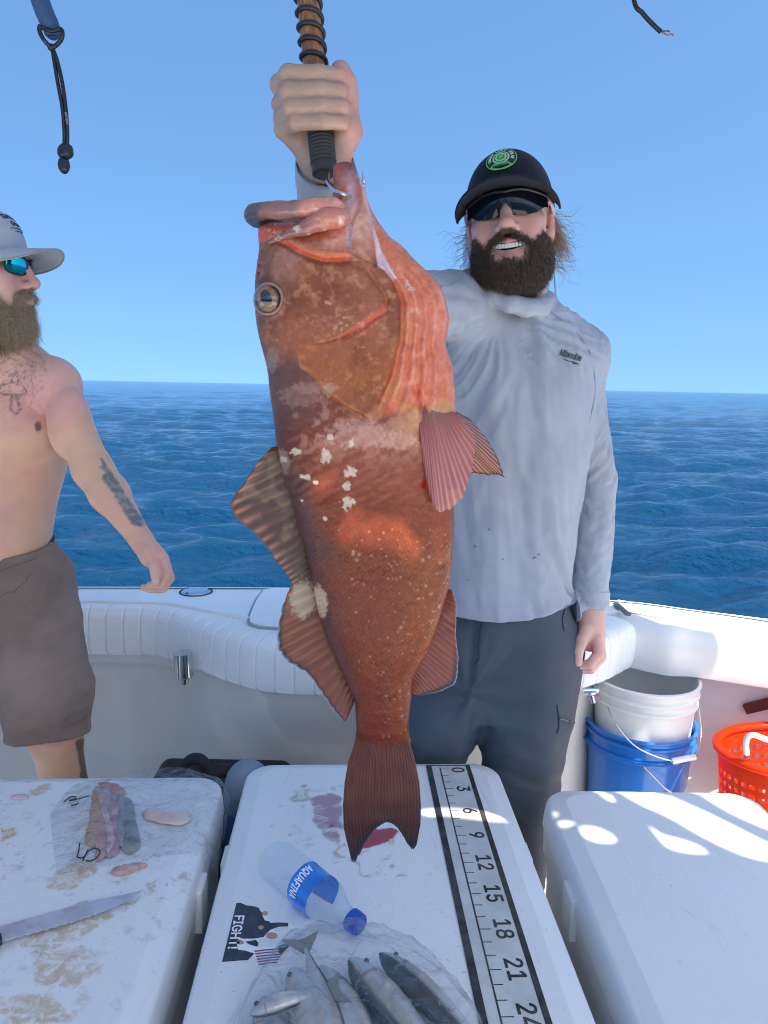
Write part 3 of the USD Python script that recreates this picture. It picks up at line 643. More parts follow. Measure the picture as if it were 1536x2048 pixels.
def fish_color(p):
    x, y = p.T; one = np.ones(len(p))
    n1 = fbm(np.column_stack([p / 60, 0 * x]), 4, 31); n2 = fbm(np.column_stack([p / 14, 0 * x]), 4, 33); n3 = fbm(np.column_stack([p / 5, 0 * x]), 2, 35)
    L = np.interp(y, [490, 887, 1000, 1180, 1364, 1470], [515, 554, 584, 628, 694, 712]); v = np.clip((x - L) / np.maximum(right_x(y) - L, 20), 0, 1)
    body = lerp(np.tile(C(82, 56, 55), (len(p), 1)), C(118, 64, 48), sstep(.0, .30, v + .25 * (n1 - .5)))
    body = lerp(body, C(142, 84, 60), sstep(.50, .95, v + .3 * (n1 - .5)))
    body = lerp(body, C(150, 96, 82), .6 * np.exp(-((y - 900) / 75) ** 2) * sstep(.05, .5, v))
    body = lerp(body, C(104, 50, 40), .7 * sstep(1250, 1480, y) * (1 - .5 * sstep(.6, 1, v)))
    # nape
    body = lerp(body, C(100, 78, 76), .8 * (1 - sstep(800, 880, y)) * (1 - sstep(.10, .45, v)))
    # pale mottling over the shoulder
    pale = sstep(.52, .72, n2 + .25 * np.exp(-((y - 845) / 60) ** 2) * sstep(600, 680, x) + .0) * np.exp(-((y - 850) / 65) ** 2) * sstep(560, 640, x)
    body = lerp(body, C(186, 150, 138), .42 * pale)
    body = lerp(body, C(96, 46, 38), .35 * sstep(.55, .8, n1) * sstep(900, 1000, y))
    # tan skin under the throat, behind the membrane
    tan = sstep(790, 850, x + .25 * (y - 760)) * (1 - sstep(840, 900, y)) * sstep(660, 720, y); body = lerp(body, C(188, 148, 116), .8 * tan)
    head = lerp(np.tile(C(150, 98, 78), (len(p), 1)), C(118, 92, 86), (1 - sstep(520, 600, x + 40 * (n1 - .5))))
    head = lerp(head, C(150, 96, 66), sstep(640, 760, y + 60 * (n1 - .5)) * sstep(560, 680, x + 60 * (n2 - .5)))
    head = lerp(head, C(122, 74, 58), .75 * np.exp(-(((x - 640) / 55) ** 2 + ((y - 610) / 35) ** 2)))
    head = lerp(head, C(168, 124, 108), .6 * sstep(.5, .7, n2) * (1 - sstep(560, 640, y)))
    head = lerp(head, C(156, 124, 116), .5 * blob(p, (580, 545), (28, 38), 2) + .5 * blob(p, (600, 520), (34, 16), 5))
    head = lerp(head, C(112, 66, 50), .55 * sstep(.52, .74, n1) ); head = lerp(head, C(176, 128, 104), .45 * sstep(.56, .72, n2) * sstep(.45, .6, n1)); head = lerp(head, C(182, 132, 92), .28 * sstep(.60, .72, n3) * sstep(.4, .6, n2)); head = lerp(head, C(90, 62, 60), .4 * (1 - sstep(515, 570, x)))
    so = sdist(operc, p); sc = sdist(cheek, p)
    hm = np.maximum(sstep(-3, 2, so), sstep(-3, 2, sc)); hm = np.maximum(hm, (1 - sstep(700, 760, y + (x - 540) * .25)) * (x < edge_x(y)))
    col = lerp(body, head, hm)
    # dark spatter on the nape, white scuffs behind the head
    col = lerp(col, C(150, 138, 130), .45 * blob(p, (553, 722), (15, 26), 3) + 0 * one); col = lerp(col, C(190, 182, 170), .25 * blob(p, (665, 780), (14, 12), 7, 1.2))
    col = lerp(col, C(180, 150, 140), .25 * blob(p, (640, 775), (46, 12), 8, .9)); col = lerp(col, C(180, 150, 140), .22 * blob(p, (610, 790), (40, 22), 9, 1.0)); col = lerp(col, C(200, 170, 160), .36 * blob(p, (720, 862), (60, 24), 10, 1.0)); col = lerp(col, C(200, 170, 156), .45 * blob(p, (790, 875), (40, 16), 19, 1.0))
    # membrane
    q = (x - edge_x(y)) / np.maximum(right_x(y) - edge_x(y), 10); mem = sstep(0, .04, q) * sstep(430, 470, y) * (1 - sstep(800, 828, y + 22 * (q - .5)))
    qq = q + .03 * (fbm(np.column_stack([p / 55, 0 * x]), 2, 8) - .5); rib = .5 + .5 * np.cos(2 * np.pi * 5.6 * np.maximum(qq, 0) ** .9)
    mc = lerp(np.tile(C(196, 112, 90), (len(p), 1)), C(206, 144, 122), n2 * .9); mc = lerp(mc, C(226, 180, 172), (.02 + .75 * (n2 - .32)) * rib ** 6 * sstep(540, 600, y)); mc = lerp(mc, C(196, 142, 96), .55 * sstep(.45, .75, n1) * sstep(600, 700, y))
    mc = lerp(mc, C(232, 214, 212), .55 * sstep(.62, .74, n2) * np.exp(-((y - 585) / 40) ** 2) * (q < .4))
    col = lerp(col, mc, mem)
    # lower jaw: grey brown tip, lilac lip, tan column
    jw = (1 - sstep(470, 560, y)) * sstep(645, 660, x) * (x < edge_x(y) + 3) * sstep(-4, 4, -(y - 535))
    jc = lerp(np.tile(C(196, 140, 118), (len(p), 1)), C(222, 184, 178), n2 * .8)
    jl, tj = seg_dist(p, jaw_line); side = x - np.interp(y, jaw_line[:, 1], jaw_line[:, 0])
    jc = lerp(jc, C(200, 160, 170), .9 * (1 - sstep(-2, 4, side)) * (1 - sstep(400, 450, y)) * (1 - sstep(0, 26, -side - 8)))
    jc = lerp(jc, C(206, 190, 204), np.clip(sstep(4, 0, np.abs(side + 14) - 8), 0, 1) * (1 - sstep(410, 450, y)) * .8)
    jc = lerp(jc, C(148, 96, 82), .9 * np.exp(-((side + 4) / 12) ** 2) * sstep(345, 370, y) * (1 - sstep(400, 440, y)) * (1 - sstep(2, 9, side)))
    jc = lerp(jc, C(86, 70, 78), (1 - sstep(342, 392, y + .4 * (x - 690) + 26 * (n2 - .5))))
    jc = lerp(jc, C(196, 180, 190), .85 * blob(p, (702, 486), (8, 34), 4)); jc = lerp(jc, C(212, 190, 204), .8 * np.exp(-((x - np.interp(y, jaw2[:, 1], jaw2[:, 0]) - 2) / 3.0) ** 2) * (y < 470))
    jr = sstep(0, 8, x - np.interp(y, jaw2[:, 1], jaw2[:, 0]) - 6) * (y < 480) * sstep(395, 420, y); jc = lerp(jc, C(206, 108, 92), .9 * jr)
    col = lerp(col, jc, jw)
    # red bleeding groove inside the jaw
    col = lerp(col, C(188, 26, 20), np.exp(-(((x - 683 + .25 * (y - 403)) / 6.5) ** 2 + ((y - 403) / 17) ** 2) ** 1.5))
    # lilac flap beside the gill cover
    fl = Polygon([(745, 468), (752, 478), (762, 512), (778, 545), (792, 568), (786, 572), (768, 552), (756, 548), (752, 510)]); col = lerp(col, C(214, 196, 208), sstep(-2, 2, sdist(fl, p)))
    # mouth corner behind the lip
    mo = sstep(505, 512, x) * (1 - sstep(484, 498, y + 8 * (n2 - .5))) * (1 - sstep(640, 720, x)); col = lerp(col, lerp(np.tile(C(196, 112, 98), (len(p), 1)), C(214, 190, 196), sstep(.5, .62, n3 * .5 + n2 * .5) * np.exp(-((x - 555) / 14) ** 2)), mo)
    # salmon band under the maxilla
    yf = np.interp(x, fold[:, 0], fold[:, 1]); bd = sstep(548, 575, x) * (1 - sstep(700, 712, x)) * sstep(-30, -18, y - yf) * (1 - sstep(-2, 3, y - yf)); col = lerp(col, lerp(np.tile(C(196, 112, 88), (len(p), 1)), C(200, 148, 126), n2), bd * (.55 + .5 * n1))
    col = lerp(col, C(190, 80, 60), .7 * np.exp(-((y - yf + 5) / 4.0) ** 2) * sstep(565, 590, x) * (1 - sstep(690, 705, x)))
    # gill cover edge: pink raw line
    dl, tl = seg_dist(p, pre_line); col = lerp(col, C(192, 100, 90), .75 * np.exp(-(dl / 6.5) ** 2) * sstep(.30, .44, tl) * (1 - sstep(.60, .70, tl))); col = lerp(col, C(104, 34, 26), .9 * np.exp(-(dl / 2.2) ** 2) * sstep(.05, .2, tl) * (1 - sstep(.38, .48, tl))); col = lerp(col, C(186, 116, 98), .5 * np.exp(-(dl / 3.) ** 2) * sstep(.62, .7, tl))
    # orbit and nostrils
    de = np.linalg.norm((p - eye_c) / np.array([1, 1.06]), axis=1); col = lerp(col, C(126, 98, 84), np.exp(-((de - 28) / 5) ** 2)); col = lerp(col, C(84, 60, 56), .35 * np.exp(-((de - 42) / 9) ** 2))
    for c in ((527, 538), (526, 553)): col = lerp(col, C(150, 70, 78), np.exp(-(np.linalg.norm(p - np.array(c), axis=1) / 5.5) ** 2)); col = lerp(col, C(40, 14, 16), np.exp(-(np.linalg.norm(p - np.array(c), axis=1) / 2.6) ** 2))
    # silver scuff on the cheek and scratches
    col = lerp(col, C(190, 176, 168), .5 * blob(p, (664, 617), (9, 4), 13, 1.2)); rng = np.random.default_rng(5)
    for a, b in (((655, 560), (676, 602)), ((636, 640), (680, 662)), ((700, 570), (716, 566)), ((668, 760), (690, 745)), ((560, 560), (566, 572))):
        ds, _ = seg_dist(p, np.array([a, b], float)); col = lerp(col, C(190, 156, 136), .28 * np.exp(-(ds / 1.2) ** 2))
    col = lerp(col, C(206, 178, 160), .5 * sstep(.60, .70, n3) * np.exp(-(((x - 700) / 34) ** 2 + ((y - 655) / 20) ** 2)))
    # the white blotches of the flank
    W = C(206, 192, 178)
    for i, (c, r) in enumerate((((603, 896), (10, 6)), ((659, 903), (10, 12)), ((668, 868), (7, 6)), ((705, 932), (11, 10)), ((622, 944), (12, 5.5)), ((640, 953), (6, 5)), ((700, 959), (8, 9)), ((702, 991), (11, 12)), ((657, 1022), (4.5, 4)), ((612, 991), (3, 3)), ((708, 880), (4, 8)), ((572, 914), (9, 7)))):
        col = lerp(col, W, .9 * blob(p, c, r, i + 20, 1.25))
    col = lerp(col, C(196, 176, 156), .8 * blob(p, (643, 1190), (17, 34), 41, .55)); col = lerp(col, C(170, 150, 140), .45 * blob(p, (572, 918), (18, 26), 42, .6))
    rng = np.random.default_rng(12); cnt = 0; dots = []
    while len(dots) < 150:
        cy = rng.uniform(1040, 1500); cx = rng.uniform(640, 905); Lx = np.interp(cy, [887, 1000, 1180, 1364, 1470], [554, 584, 628, 694, 712]); vv = (cx - Lx) / max(right_x(np.array([cy]))[0] - Lx, 10)
        if .25 < vv < .97 and rng.random() < .25 + .75 * vv: dots.append((cx, cy, rng.uniform(.8, 2.2) if rng.random() < .93 else 3.2))
    T = cKDTree(p)
    for cx, cy, r in dots:
        k = np.array(T.query_ball_point((cx, cy), r * 2.2 + 3), int)
        if len(k): col[k] = lerp(col[k], C(200, 166, 140), .62 * np.exp(-(np.linalg.norm(p[k] - (cx, cy), axis=1) / r) ** 2))
    # blood at the fin and overall fine variation
    col = lerp(col, C(150, 20, 18), .9 * blob(p, (843, 958), (5, 9), 50)); col = lerp(col, C(172, 60, 46), .5 * blob(p, (835, 800), (6, 26), 51))
    col = np.clip(col * (.84 + .32 * n3[:, None]) * (.88 + .24 * n2[:, None]), 0.002, .9); lum = col.mean(1, keepdims=True); return np.clip((lum + (col - lum) * 1.18) * .80 * np.array([1.0, .91, .82]), .002, .9)
def interior(poly, step, seed=0):
    x0, y0, x1, y1 = poly.bounds; xs = np.arange(x0, x1, step); ys = np.arange(y0, y1, step * .866); X, Y = np.meshgrid(xs, ys); X = X + (np.arange(len(ys)) % 2)[:, None] * step / 2
    P = np.stack([X.ravel(), Y.ravel()], 1); return P[contains_xy(poly.buffer(-step * .9), P[:, 0], P[:, 1])]
def ring_pts(poly, step):
    out = []
    for g in getattr(poly, 'geoms', [poly]):
        L = g.exterior.length; n = max(8, int(L / step)); out.append(np.array([g.exterior.interpolate(i / n, True).coords[0] for i in range(n)]))
    return np.vstack(out)
step = 2.1
B = ring_pts(OP, step); nb = len(B)
pts = np.vstack([B, ring_pts(OP.buffer(-.7), step), interior(OP.buffer(-.9), step)])
tri = Delaunay(pts).simplices; cen = pts[tri].mean(1); tri = tri[contains_xy(OP.buffer(.05), cen[:, 0], cen[:, 1])]
a, b, c = pts[tri[:, 0]], pts[tri[:, 1]], pts[tri[:, 2]]; ar = np.cross(np.c_[b - a, np.zeros(len(a))], np.c_[c - a, np.zeros(len(a))])[:, 2]
tri[ar > 0] = tri[ar > 0][:, [0, 2, 1]]; tri = tri[np.abs(ar) > 1e-6]
dist, _ = seg_dist(pts[:, :], np.vstack([B, B[:1]])[::2]) if False else (cKDTree(ring_pts(OP, .6)).query(pts)[0], 0)
dist[:nb] = 0
T = base_T(pts, dist); T[:nb] = 0
Tf = T + features(pts) * sstep(0, 16, dist)
colr = fish_color(pts)
front = fish_pt(pts, Tf); back = fish_pt(pts, -T)
# join front and back along the outline
n = len(pts); remap = np.arange(n) + n; remap[:nb] = np.arange(nb)
F2 = remap[tri][:, ::-1]
V = np.vstack([front, back]); FF = np.vstack([tri, F2]); CC = np.vstack([colr, colr])
fb = trimesh.Trimesh(V, FF, process=False)
if fb.volume < 0: fb.invert()
def scales(N, L):
    N['p'][1]['roughness'] = .36
    N['sm'] = ('mapping', dict(rotation=(0, .55, 0), scale=(1.0, .25, .72))); N['sv'] = ('voronoi_texture', dict(feature='f1', scale=250.0, randomness=.42)); L.extend([('tc.object', 'sm.vector'), ('sm.vector', 'sv.vector')])
    N['sx'] = ('separate_xyz', {}); L.append(('tc.object', 'sx.vector'))
    N['sr'] = ('map_range', dict(range_type='smoothstep', from_min=-.02, from_max=-.16, to_min=.05, to_max=.75, clamp=True)); L.append(('sx.z', 'sr.value'))
    N['sb'] = ('bump', dict(distance=.0012)); L.extend([('sv.distance', 'sb.height'), ('sr.result', 'sb.strength'), ('sb.normal', 'p.normal')])
    N['nn'] = ('noise_texture', dict(scale=900.0, detail=3.0)); N['nb'] = ('bump', dict(strength=.22, distance=.0006)); L.extend([('tc.object', 'nn.vector'), ('nn.fac', 'nb.height'), ('nb.normal', 'sb.normal')])
    # dark scale edges: pigment
    N['sd'] = ('map_range', dict(from_min=.25, from_max=.75, to_min=1.0, to_max=.62, clamp=True)); L.append(('sv.distance', 'sd.value'))
    N['se'] = ('mix_float', dict(a=1.0)); L.extend([('sr.result', 'se.fac'), ('sd.result', 'se.b')])
    N['sk'] = ('mix_color', dict(blend_type='multiply', fac=1.0)); N['sc'] = ('combine_xyz', {})
    L.extend([('se.result', 'sc.x'), ('se.result', 'sc.y'), ('se.result', 'sc.z')]); base = [l for l in L if l[1] == 'p.base_color'][0]; L.remove(base); L.extend([(base[0], 'sk.a'), ('sc.vector', 'sk.b'), ('sk.result', 'p.base_color')])
fish_m = mat('fish_skin', tint=True, rough=.40, spec=.22, coat=.12, extra=scales)
wet = mat('wet_flesh', tint=True, rough=.30, coat=.5, bump=.25, bump_scale=350, bump_dist=.0008)
def fin_extra(N, L): pass
fin_m = usdkit.material(stage, '/World/Looks/fin_skin', {'a': ('attribute', dict(attribute='tint')), 'p': ('principled_bsdf', dict(roughness=.38, coat_weight=.25, coat_roughness=.15)), 't': ('translucent_bsdf', {}), 'm': ('mix_closure', dict(fac=.28))},
    [('a.color', 'p.base_color'), ('a.color', 't.color'), ('p.BSDF', 'm.closure1'), ('t.BSDF', 'm.closure2')], surface='m.closure')
FO = at(740., 900., FY)
fish = thing('grouper', 'big red brown grouper hanging head up from a gaff, spotted with white', 'fish', loc=FO)
obj('body', fb, fish_m, fish, smooth=True, col=CC)
PTREE = cKDTree(pts)
def T_at(x, y): return Tf[PTREE.query([x, y])[1]]
# lips and jaw plates
def px_tube(ctrl, n, seg, colf, flat=1.0, name='part'):
    c = catmull(np.array(ctrl, float), n); P = fish_pt(c[:, :2], c[:, 2]); t = tube(P, c[:, 3] * PX, seg)
    v = np.array(t.vertices); s = np.repeat(c[:, :2], seg, 0); s = np.vstack([s, c[:1, :2], c[-1:, :2]])
    nrm = np.array(t.vertex_normals); pp = np.column_stack([v[:, 0], v[:, 2]]) / PX
    v = v + nrm * (.0050 * (fbm(v * 55, 4, 3) - .5) + .0016 * (fbm(v * 240, 3, 4) - .5))[:, None]
    return trimesh.Trimesh(v, t.faces, process=False), colf(s, v)
def lip_col(s, v):
    return lip_col0(s, v) * .82
def lip_col0(s, v):
    x = s[:, 0]; n = fbm(v * 120, 3, 5); col = lerp(np.tile(C(74, 62, 64), (len(x), 1)), C(140, 98, 88), sstep(515, 560, x + 30 * (n - .5))); col = lerp(col, C(206, 130, 112), sstep(606, 622, x + 10 * (n - .5)))
    return np.clip(lerp(col, C(222, 168, 150), .7 * sstep(.55, .7, n) * sstep(600, 640, x)) * (.85 + .3 * fbm(v * 400, 2, 6)[:, None]), 0, .9)
half = [(688, 446, .050, 15), (672, 436, .052, 18), (650, 434, .052, 16), (614, 435, .047, 16.5), (580, 436, .040, 16.5), (545, 432, .029, 15.5), (516, 431, .014, 18)]
lip = half + [(506, 432, 0, 18.5)] + [(x, y, -T_, r) for x, y, T_, r in half[::-1]]
m_, c_ = px_tube(lip, 150, 26, lip_col); obj('upper_lip', m_, wet, fish, smooth=True, col=c_)
def max_col(s, v):
    return max_col0(s, v) * .82
def max_col0(s, v):
    x = s[:, 0]; n = fbm(v * 110, 4, 7); col = lerp(np.tile(C(134, 88, 80), (len(x), 1)), C(186, 112, 94), sstep(610, 660, x + 30 * (n - .5))); return np.clip(lerp(col, C(226, 190, 180), .8 * sstep(.6, .72, n)) * (.85 + .3 * fbm(v * 400, 2, 8)[:, None]), 0, .9)
for s in (1, -1):
    ctrl = [(548, 497, s * .038, 4), (570, 491, s * .044, 7), (602, 481, s * .052, 11), (636, 468, s * .056, 15), (662, 456, s * .056, 20), (680, 453, s * .052, 20), (692, 452, s * .046, 14), (698, 452, s * .042, 5)]
    m_, c_ = px_tube(ctrl, 80, 24, max_col); obj('maxilla', m_, wet, fish, smooth=True, col=c_)
# strands of membrane between lip and jaw plate
st = [tube(fish_pt(np.array([(563 + 9 * i, 452 + 2 * i), (566 + 8 * i, 463), (560 + 10 * i, 477 - 2 * i)], float), np.array([.046, .050, .049])), .0008, 6) for i in range(5)]
0 and obj('membrane_strand', st, mat('membrane', srgb(224, 200, 198), rough=.2, coat=.5), fish, smooth=True)
# eye
eT = T_at(549 + 30, 607) - .004; ec = fish_pt(np.array([[549., 607.]]), np.array([eT - .009]))[0]
es = trimesh.creation.icosphere(subdivisions=5, radius=.0178); ev = np.array(es.vertices); view = unit(np.array([-.05, -1, .0])); 
ex = ev / .0178; ang = np.degrees(np.arccos(np.clip(ex @ view, -1, 1))); px_ = ex @ np.array([1.0, 0, 0]) + .05; pz_ = ex[:, 2]
pr = np.where(ex[:, 1] < 0, np.sqrt((px_ / .40) ** 2 + ((pz_ + .3 * px_) / .50) ** 2), 3); nz = fbm(ex * 6, 3, 2)
ecol = lerp(np.tile(C(128, 92, 64), (len(ev), 1)), C(96, 70, 54), sstep(.3, .7, nz)); ecol = lerp(ecol, C(118, 82, 54), np.exp(-((pr - 1.09) / .07) ** 2)); ecol = lerp(ecol, np.array([.004, .005, .008]), 1 - sstep(.94, 1.0, pr)); ecol = lerp(ecol, C(70, 50, 42), sstep(1.55, 1.9, pr))
eye = obj('eye', trimesh.Trimesh(ev + ec, es.faces, process=False), mat('fish_eye', tint=True, rough=.06, coat=1.0), fish, smooth=True, col=ecol)
a = np.linspace(0, 2 * np.pi, 64, endpoint=False); rp = np.stack([549 + 27.5 * np.cos(a), 607 + 29 * np.sin(a)], 1)
rT = np.array([T_at(*q) for q in rp]) * .5 + eT * .5 + .0015
rr = fish_pt(rp, rT); k = 10; b_ = np.linspace(0, 2 * np.pi, k, endpoint=False); rings = []
for i in range(64):
    t_ = unit(rr[(i + 1) % 64] - rr[i - 1]); nx = unit(np.cross(t_, [0, 1.0, 0])); ny = np.cross(t_, nx); rings.append(rr[i] + .0019 * (np.cos(b_)[:, None] * nx + np.sin(b_)[:, None] * ny))
ring_m = trimesh.Trimesh(np.array(rings).reshape(-1, 3), grid_faces(64, k, True, True), process=False)
obj('eyelid', ring_m, mat('eyelid', C(128, 98, 84), rough=.25, coat=.5), fish, smooth=True)

# ---- fins
def fin(name, pairs, Tb, Tt, nu, nv, rays, colf, ridge=.0007, thick=.0012, scallop=0.0, curve=0.0, rows=None, ragged=.0, seed=1):
    """a fin spread between base points and margin points; Tb, Tt depth of base and margin"""
    if rows is None:
        A = np.array([p for p, _ in pairs], float); Bm = np.array([q for _, q in pairs], float); rows = [A, Bm]
    R = [catmull(np.array(r, float), nu) for r in rows]
    u = np.linspace(0, 1, nu); v = np.linspace(0, 1, nv); ph = rays * u
    rag = 1 - scallop * (1 - np.abs(np.cos(np.pi * ph)) ** .6) - ragged * meshkit.noise(np.column_stack([u * rays * 2.3, 0 * u, 0 * u + seed]), 3)
    S = np.array(R)                                   # rows, nu, 2
    tv = np.linspace(0, 1, len(S))
    P = np.empty((nu, nv, 2))
    for j in range(nv):
        vv = v[j] * rag
        if len(S) == 2: P[:, j] = S[0] + (S[1] - S[0]) * vv[:, None]
        else:
            for i in range(nu): 
                P[i, j] = [np.interp(vv[i], tv, S[:, i, 0]), np.interp(vv[i], tv, S[:, i, 1])]
    p = P.reshape(-1, 2); uu = np.repeat(u, nv); vv = np.tile(v, nu)
    Tm = (np.interp(uu, np.linspace(0, 1, len(np.atleast_1d(Tb))), np.atleast_1d(Tb)) * (1 - vv) + np.interp(uu, np.linspace(0, 1, len(np.atleast_1d(Tt))), np.atleast_1d(Tt)) * vv)
    Tm = Tm + curve * np.sin(np.pi * vv) + .002 * (fbm(np.column_stack([p / 40, 0 * uu]), 2, seed) - .5) * 2 * vv
    rd = np.abs(np.cos(np.pi * rays * uu)) ** 4
    bw = np.minimum(1, np.minimum(np.minimum(uu, 1 - uu) * nu / 3, (1 - vv) * nv / 2))
    h = (thick + ridge * rd * (1 - .6 * vv)) * bw
    Vf, Vb = fish_pt(p, Tm + h), fish_pt(p, Tm - h); Fg = grid_faces(nu, nv); cc = colf(p, uu, vv, rd)
    V = np.vstack([Vf, Vb]); Fa = np.vstack([Fg, Fg[:, ::-1] + len(Vf)]); t = trimesh.Trimesh(V, Fa, process=False)
    # stitch the margin
    o = np.r_[np.arange(nv - 1, nu * nv, nv)]; st = [[o[i], o[i + 1], o[i + 1] + len(Vf)] for i in range(nu - 1)] + [[o[i], o[i + 1] + len(Vf), o[i] + len(Vf)] for i in range(nu - 1)]
    t = trimesh.Trimesh(V, np.vstack([Fa, st]), process=False)
    cc = cc * .82
    return obj(name, t, fin_m, fish, smooth=True, col=np.vstack([cc, cc]))
def dorsal_col(p, u, v, rd):
    n = fbm(np.column_stack([p / 26, 0 * u]), 4, 3); n2 = fbm(np.column_stack([u * 60, v * 3, 0 * u]), 3, 4)
    c = lerp(np.tile(C(124, 92, 66), (len(p), 1)), C(84, 56, 46), n2); c = lerp(c, C(152, 124, 98), .55 * sstep(.50, .70, n) * (u < .62)); soft = sstep(.52, .58, u)
    c = lerp(c, lerp(np.tile(C(150, 82, 52), (len(p), 1)), C(112, 58, 42), n2), soft); c = lerp(c, C(190, 168, 140), .85 * blob(p, (606, 1195), (26, 38), 5, .7) * (v < .85))
    c = lerp(c, C(216, 138, 112), .6 * rd * (u < .55) * sstep(.55, .95, v)); c = lerp(c, C(40, 36, 44), soft * sstep(.84, .95, v) * .9); c = lerp(c, C(176, 180, 196), soft * sstep(.955, .985, v) * .7); c = lerp(c, C(120, 40, 30), (1 - soft) * sstep(.93, .98, v) * .7)
    return np.clip(c * (.80 + .25 * rd[:, None] + .15 * n2[:, None]), .003, .9)
dp = [((556, 892), (545, 893)), ((562, 905), (518, 922)), ((568, 925), (491, 962)), ((575, 950), (463, 1004)), ((585, 985), (473, 1034)), ((594, 1020), (512, 1065)), ((603, 1050), (534, 1090)), ((610, 1080), (553, 1118)), ((617, 1105), (565, 1134)), ((622, 1125), (577, 1149)), ((627, 1140), (584, 1164)), ((632, 1160), (575, 1184)), ((638, 1195), (561, 1223)),
      ((647, 1230), (554, 1274)), ((655, 1255), (561, 1305)), ((664, 1280), (585, 1325)), ((674, 1305), (616, 1344)), ((686, 1335), (643, 1380)), ((696, 1358), (663, 1407)), ((704, 1378), (678, 1426)), ((709, 1392), (690, 1437)), ((712, 1398), (704, 1412))]
fin('dorsal_fin', dp, 0.0, 0.010, 560, 40, 34, dorsal_col, ridge=.0010, scallop=.035, ragged=.03)
def anal_col(p, u, v, rd):
    n2 = fbm(np.column_stack([u * 70, v * 3, 0 * u]), 3, 9); c = lerp(np.tile(C(176, 98, 76), (len(p), 1)), C(128, 66, 50), n2); e = sstep(.80, .93, v) * sstep(.3, .5, u)
    c = lerp(c, C(44, 40, 52), e * .9); c = lerp(c, C(190, 196, 210), sstep(.965, .985, v) * .9); return np.clip(c * (.72 + .4 * rd[:, None]), .003, .9)
ap = [((889, 1178), (903, 1176)), ((886, 1195), (911, 1203)), ((882, 1215), (912, 1232)), ((872, 1245), (912, 1272)), ((862, 1270), (916, 1309)), ((850, 1295), (915, 1342)), ((841, 1315), (908, 1366)), ((833, 1335), (881, 1379)), ((825, 1350), (858, 1384)), ((820, 1370), (838, 1388)), ((817, 1385), (824, 1386))]
fin('anal_fin', ap, 0.0, .006, 340, 34, 26, anal_col, ragged=.03, seed=4)
def pec_col(p, u, v, rd):
    n2 = fbm(np.column_stack([u * 40, v * 3, 0 * u]), 3, 19); c = lerp(np.tile(C(200, 124, 112), (len(p), 1)), C(176, 98, 92), n2); c = lerp(c, C(150, 118, 106), .8 * (1 - sstep(.0, .22, v))); c = lerp(c, C(216, 160, 150), .5 * rd * sstep(.2, .9, v)); c = lerp(c, C(198, 110, 90), sstep(.55, .9, u) * .7)
    return np.clip(c * (.80 + .3 * rd[:, None]), .003, .9)
pb = np.array([(830, 800), (836, 806), (846, 810), (858, 814), (872, 817), (888, 820), (904, 822)], float)
ptip = [(836, 862), (839, 890), (846, 940), (856, 984), (866, 1003), (878, 1008), (897, 1001), (917, 981), (927, 954), (938, 922), (943, 891), (939, 862), (918, 836)]
fin('pectoral_fin', None, [.040, .052, .030], [.052, .068, .058, .030], 380, 40, 21, pec_col, ridge=.0007, curve=.008, rows=[catmull(pb, 30), catmull(np.array(ptip, float), 30)], ragged=.025, seed=7)
def pec2_col(p, u, v, rd):
    n2 = fbm(np.column_stack([u * 40, v * 3, 0 * u]), 3, 29); c = lerp(np.tile(C(190, 112, 80), (len(p), 1)), C(132, 76, 54), n2); c = lerp(c, C(214, 164, 148), .6 * rd); c = lerp(c, C(46, 38, 36), .8 * sstep(.93, .99, v) + .5 * (1 - sstep(.0, .08, u)) * sstep(.3, .5, v)); return np.clip(c * (.75 + .4 * rd[:, None]), .003, .9)
p2t = [(944, 838), (975, 872), (995, 903), (1007, 931), (1018, 960), (1002, 957), (987, 956), (963, 953), (944, 951), (930, 945)]
fin('pectoral_fin', None, [-.005, .0], [-.035, -.02], 280, 34, 18, pec2_col, ridge=.0008, rows=[catmull(np.array([(890, 812), (895, 830), (893, 860), (890, 890)], float), 30), catmull(np.array(p2t, float), 30)], ragged=.04, seed=9)
def tail_col(p, u, v, rd):
    n2 = fbm(np.column_stack([u * 60, v * 4, 0 * u]), 3, 39); n1 = fbm(np.column_stack([p / 30, 0 * u]), 4, 40); c = lerp(np.tile(C(122, 58, 44), (len(p), 1)), C(94, 44, 36), n2); c = lerp(c, C(80, 40, 36), sstep(.5, .95, v)); c = lerp(c, C(150, 112, 100), .6 * sstep(.58, .7, n1) * (1 - sstep(.2, .5, v)))
    e = np.maximum(sstep(.88, .985, v), .8 * np.maximum(1 - sstep(0, .035, u), sstep(.965, 1, u)) * sstep(.35, .6, v)); c = lerp(c, C(46, 40, 44), e); c = lerp(c, C(150, 150, 160), .5 * sstep(.985, .998, v)); return np.clip(c * (.8 + .3 * rd[:, None]), .003, .9)
te = catmull(np.array([(703, 1722), (709, 1727), (722, 1706), (734, 1685), (746, 1667), (760, 1652), (776, 1645), (792, 1653), (806, 1672), (816, 1690), (826, 1700), (833, 1691)], float), 40)
def row(l, r, sag): 
    u = np.linspace(0, 1, 40); return np.stack([l[0] + (r[0] - l[0]) * u, l[1] + (r[1] - l[1]) * u + sag * np.sin(np.pi * u)], 1)
fin('tail_fin', None, 0.0, 0.0, 320, 70, 24, tail_col, ridge=.0011, thick=.0016, rows=[row((716, 1440), (816, 1440), 0), row((709, 1484), (820, 1484), -4), row((696, 1525), (831, 1525), -6), row((689, 1566), (839, 1566), -8), row((686, 1610), (842, 1608), -12), row((687, 1655), (841, 1648), -22), te], ragged=.012, seed=11)

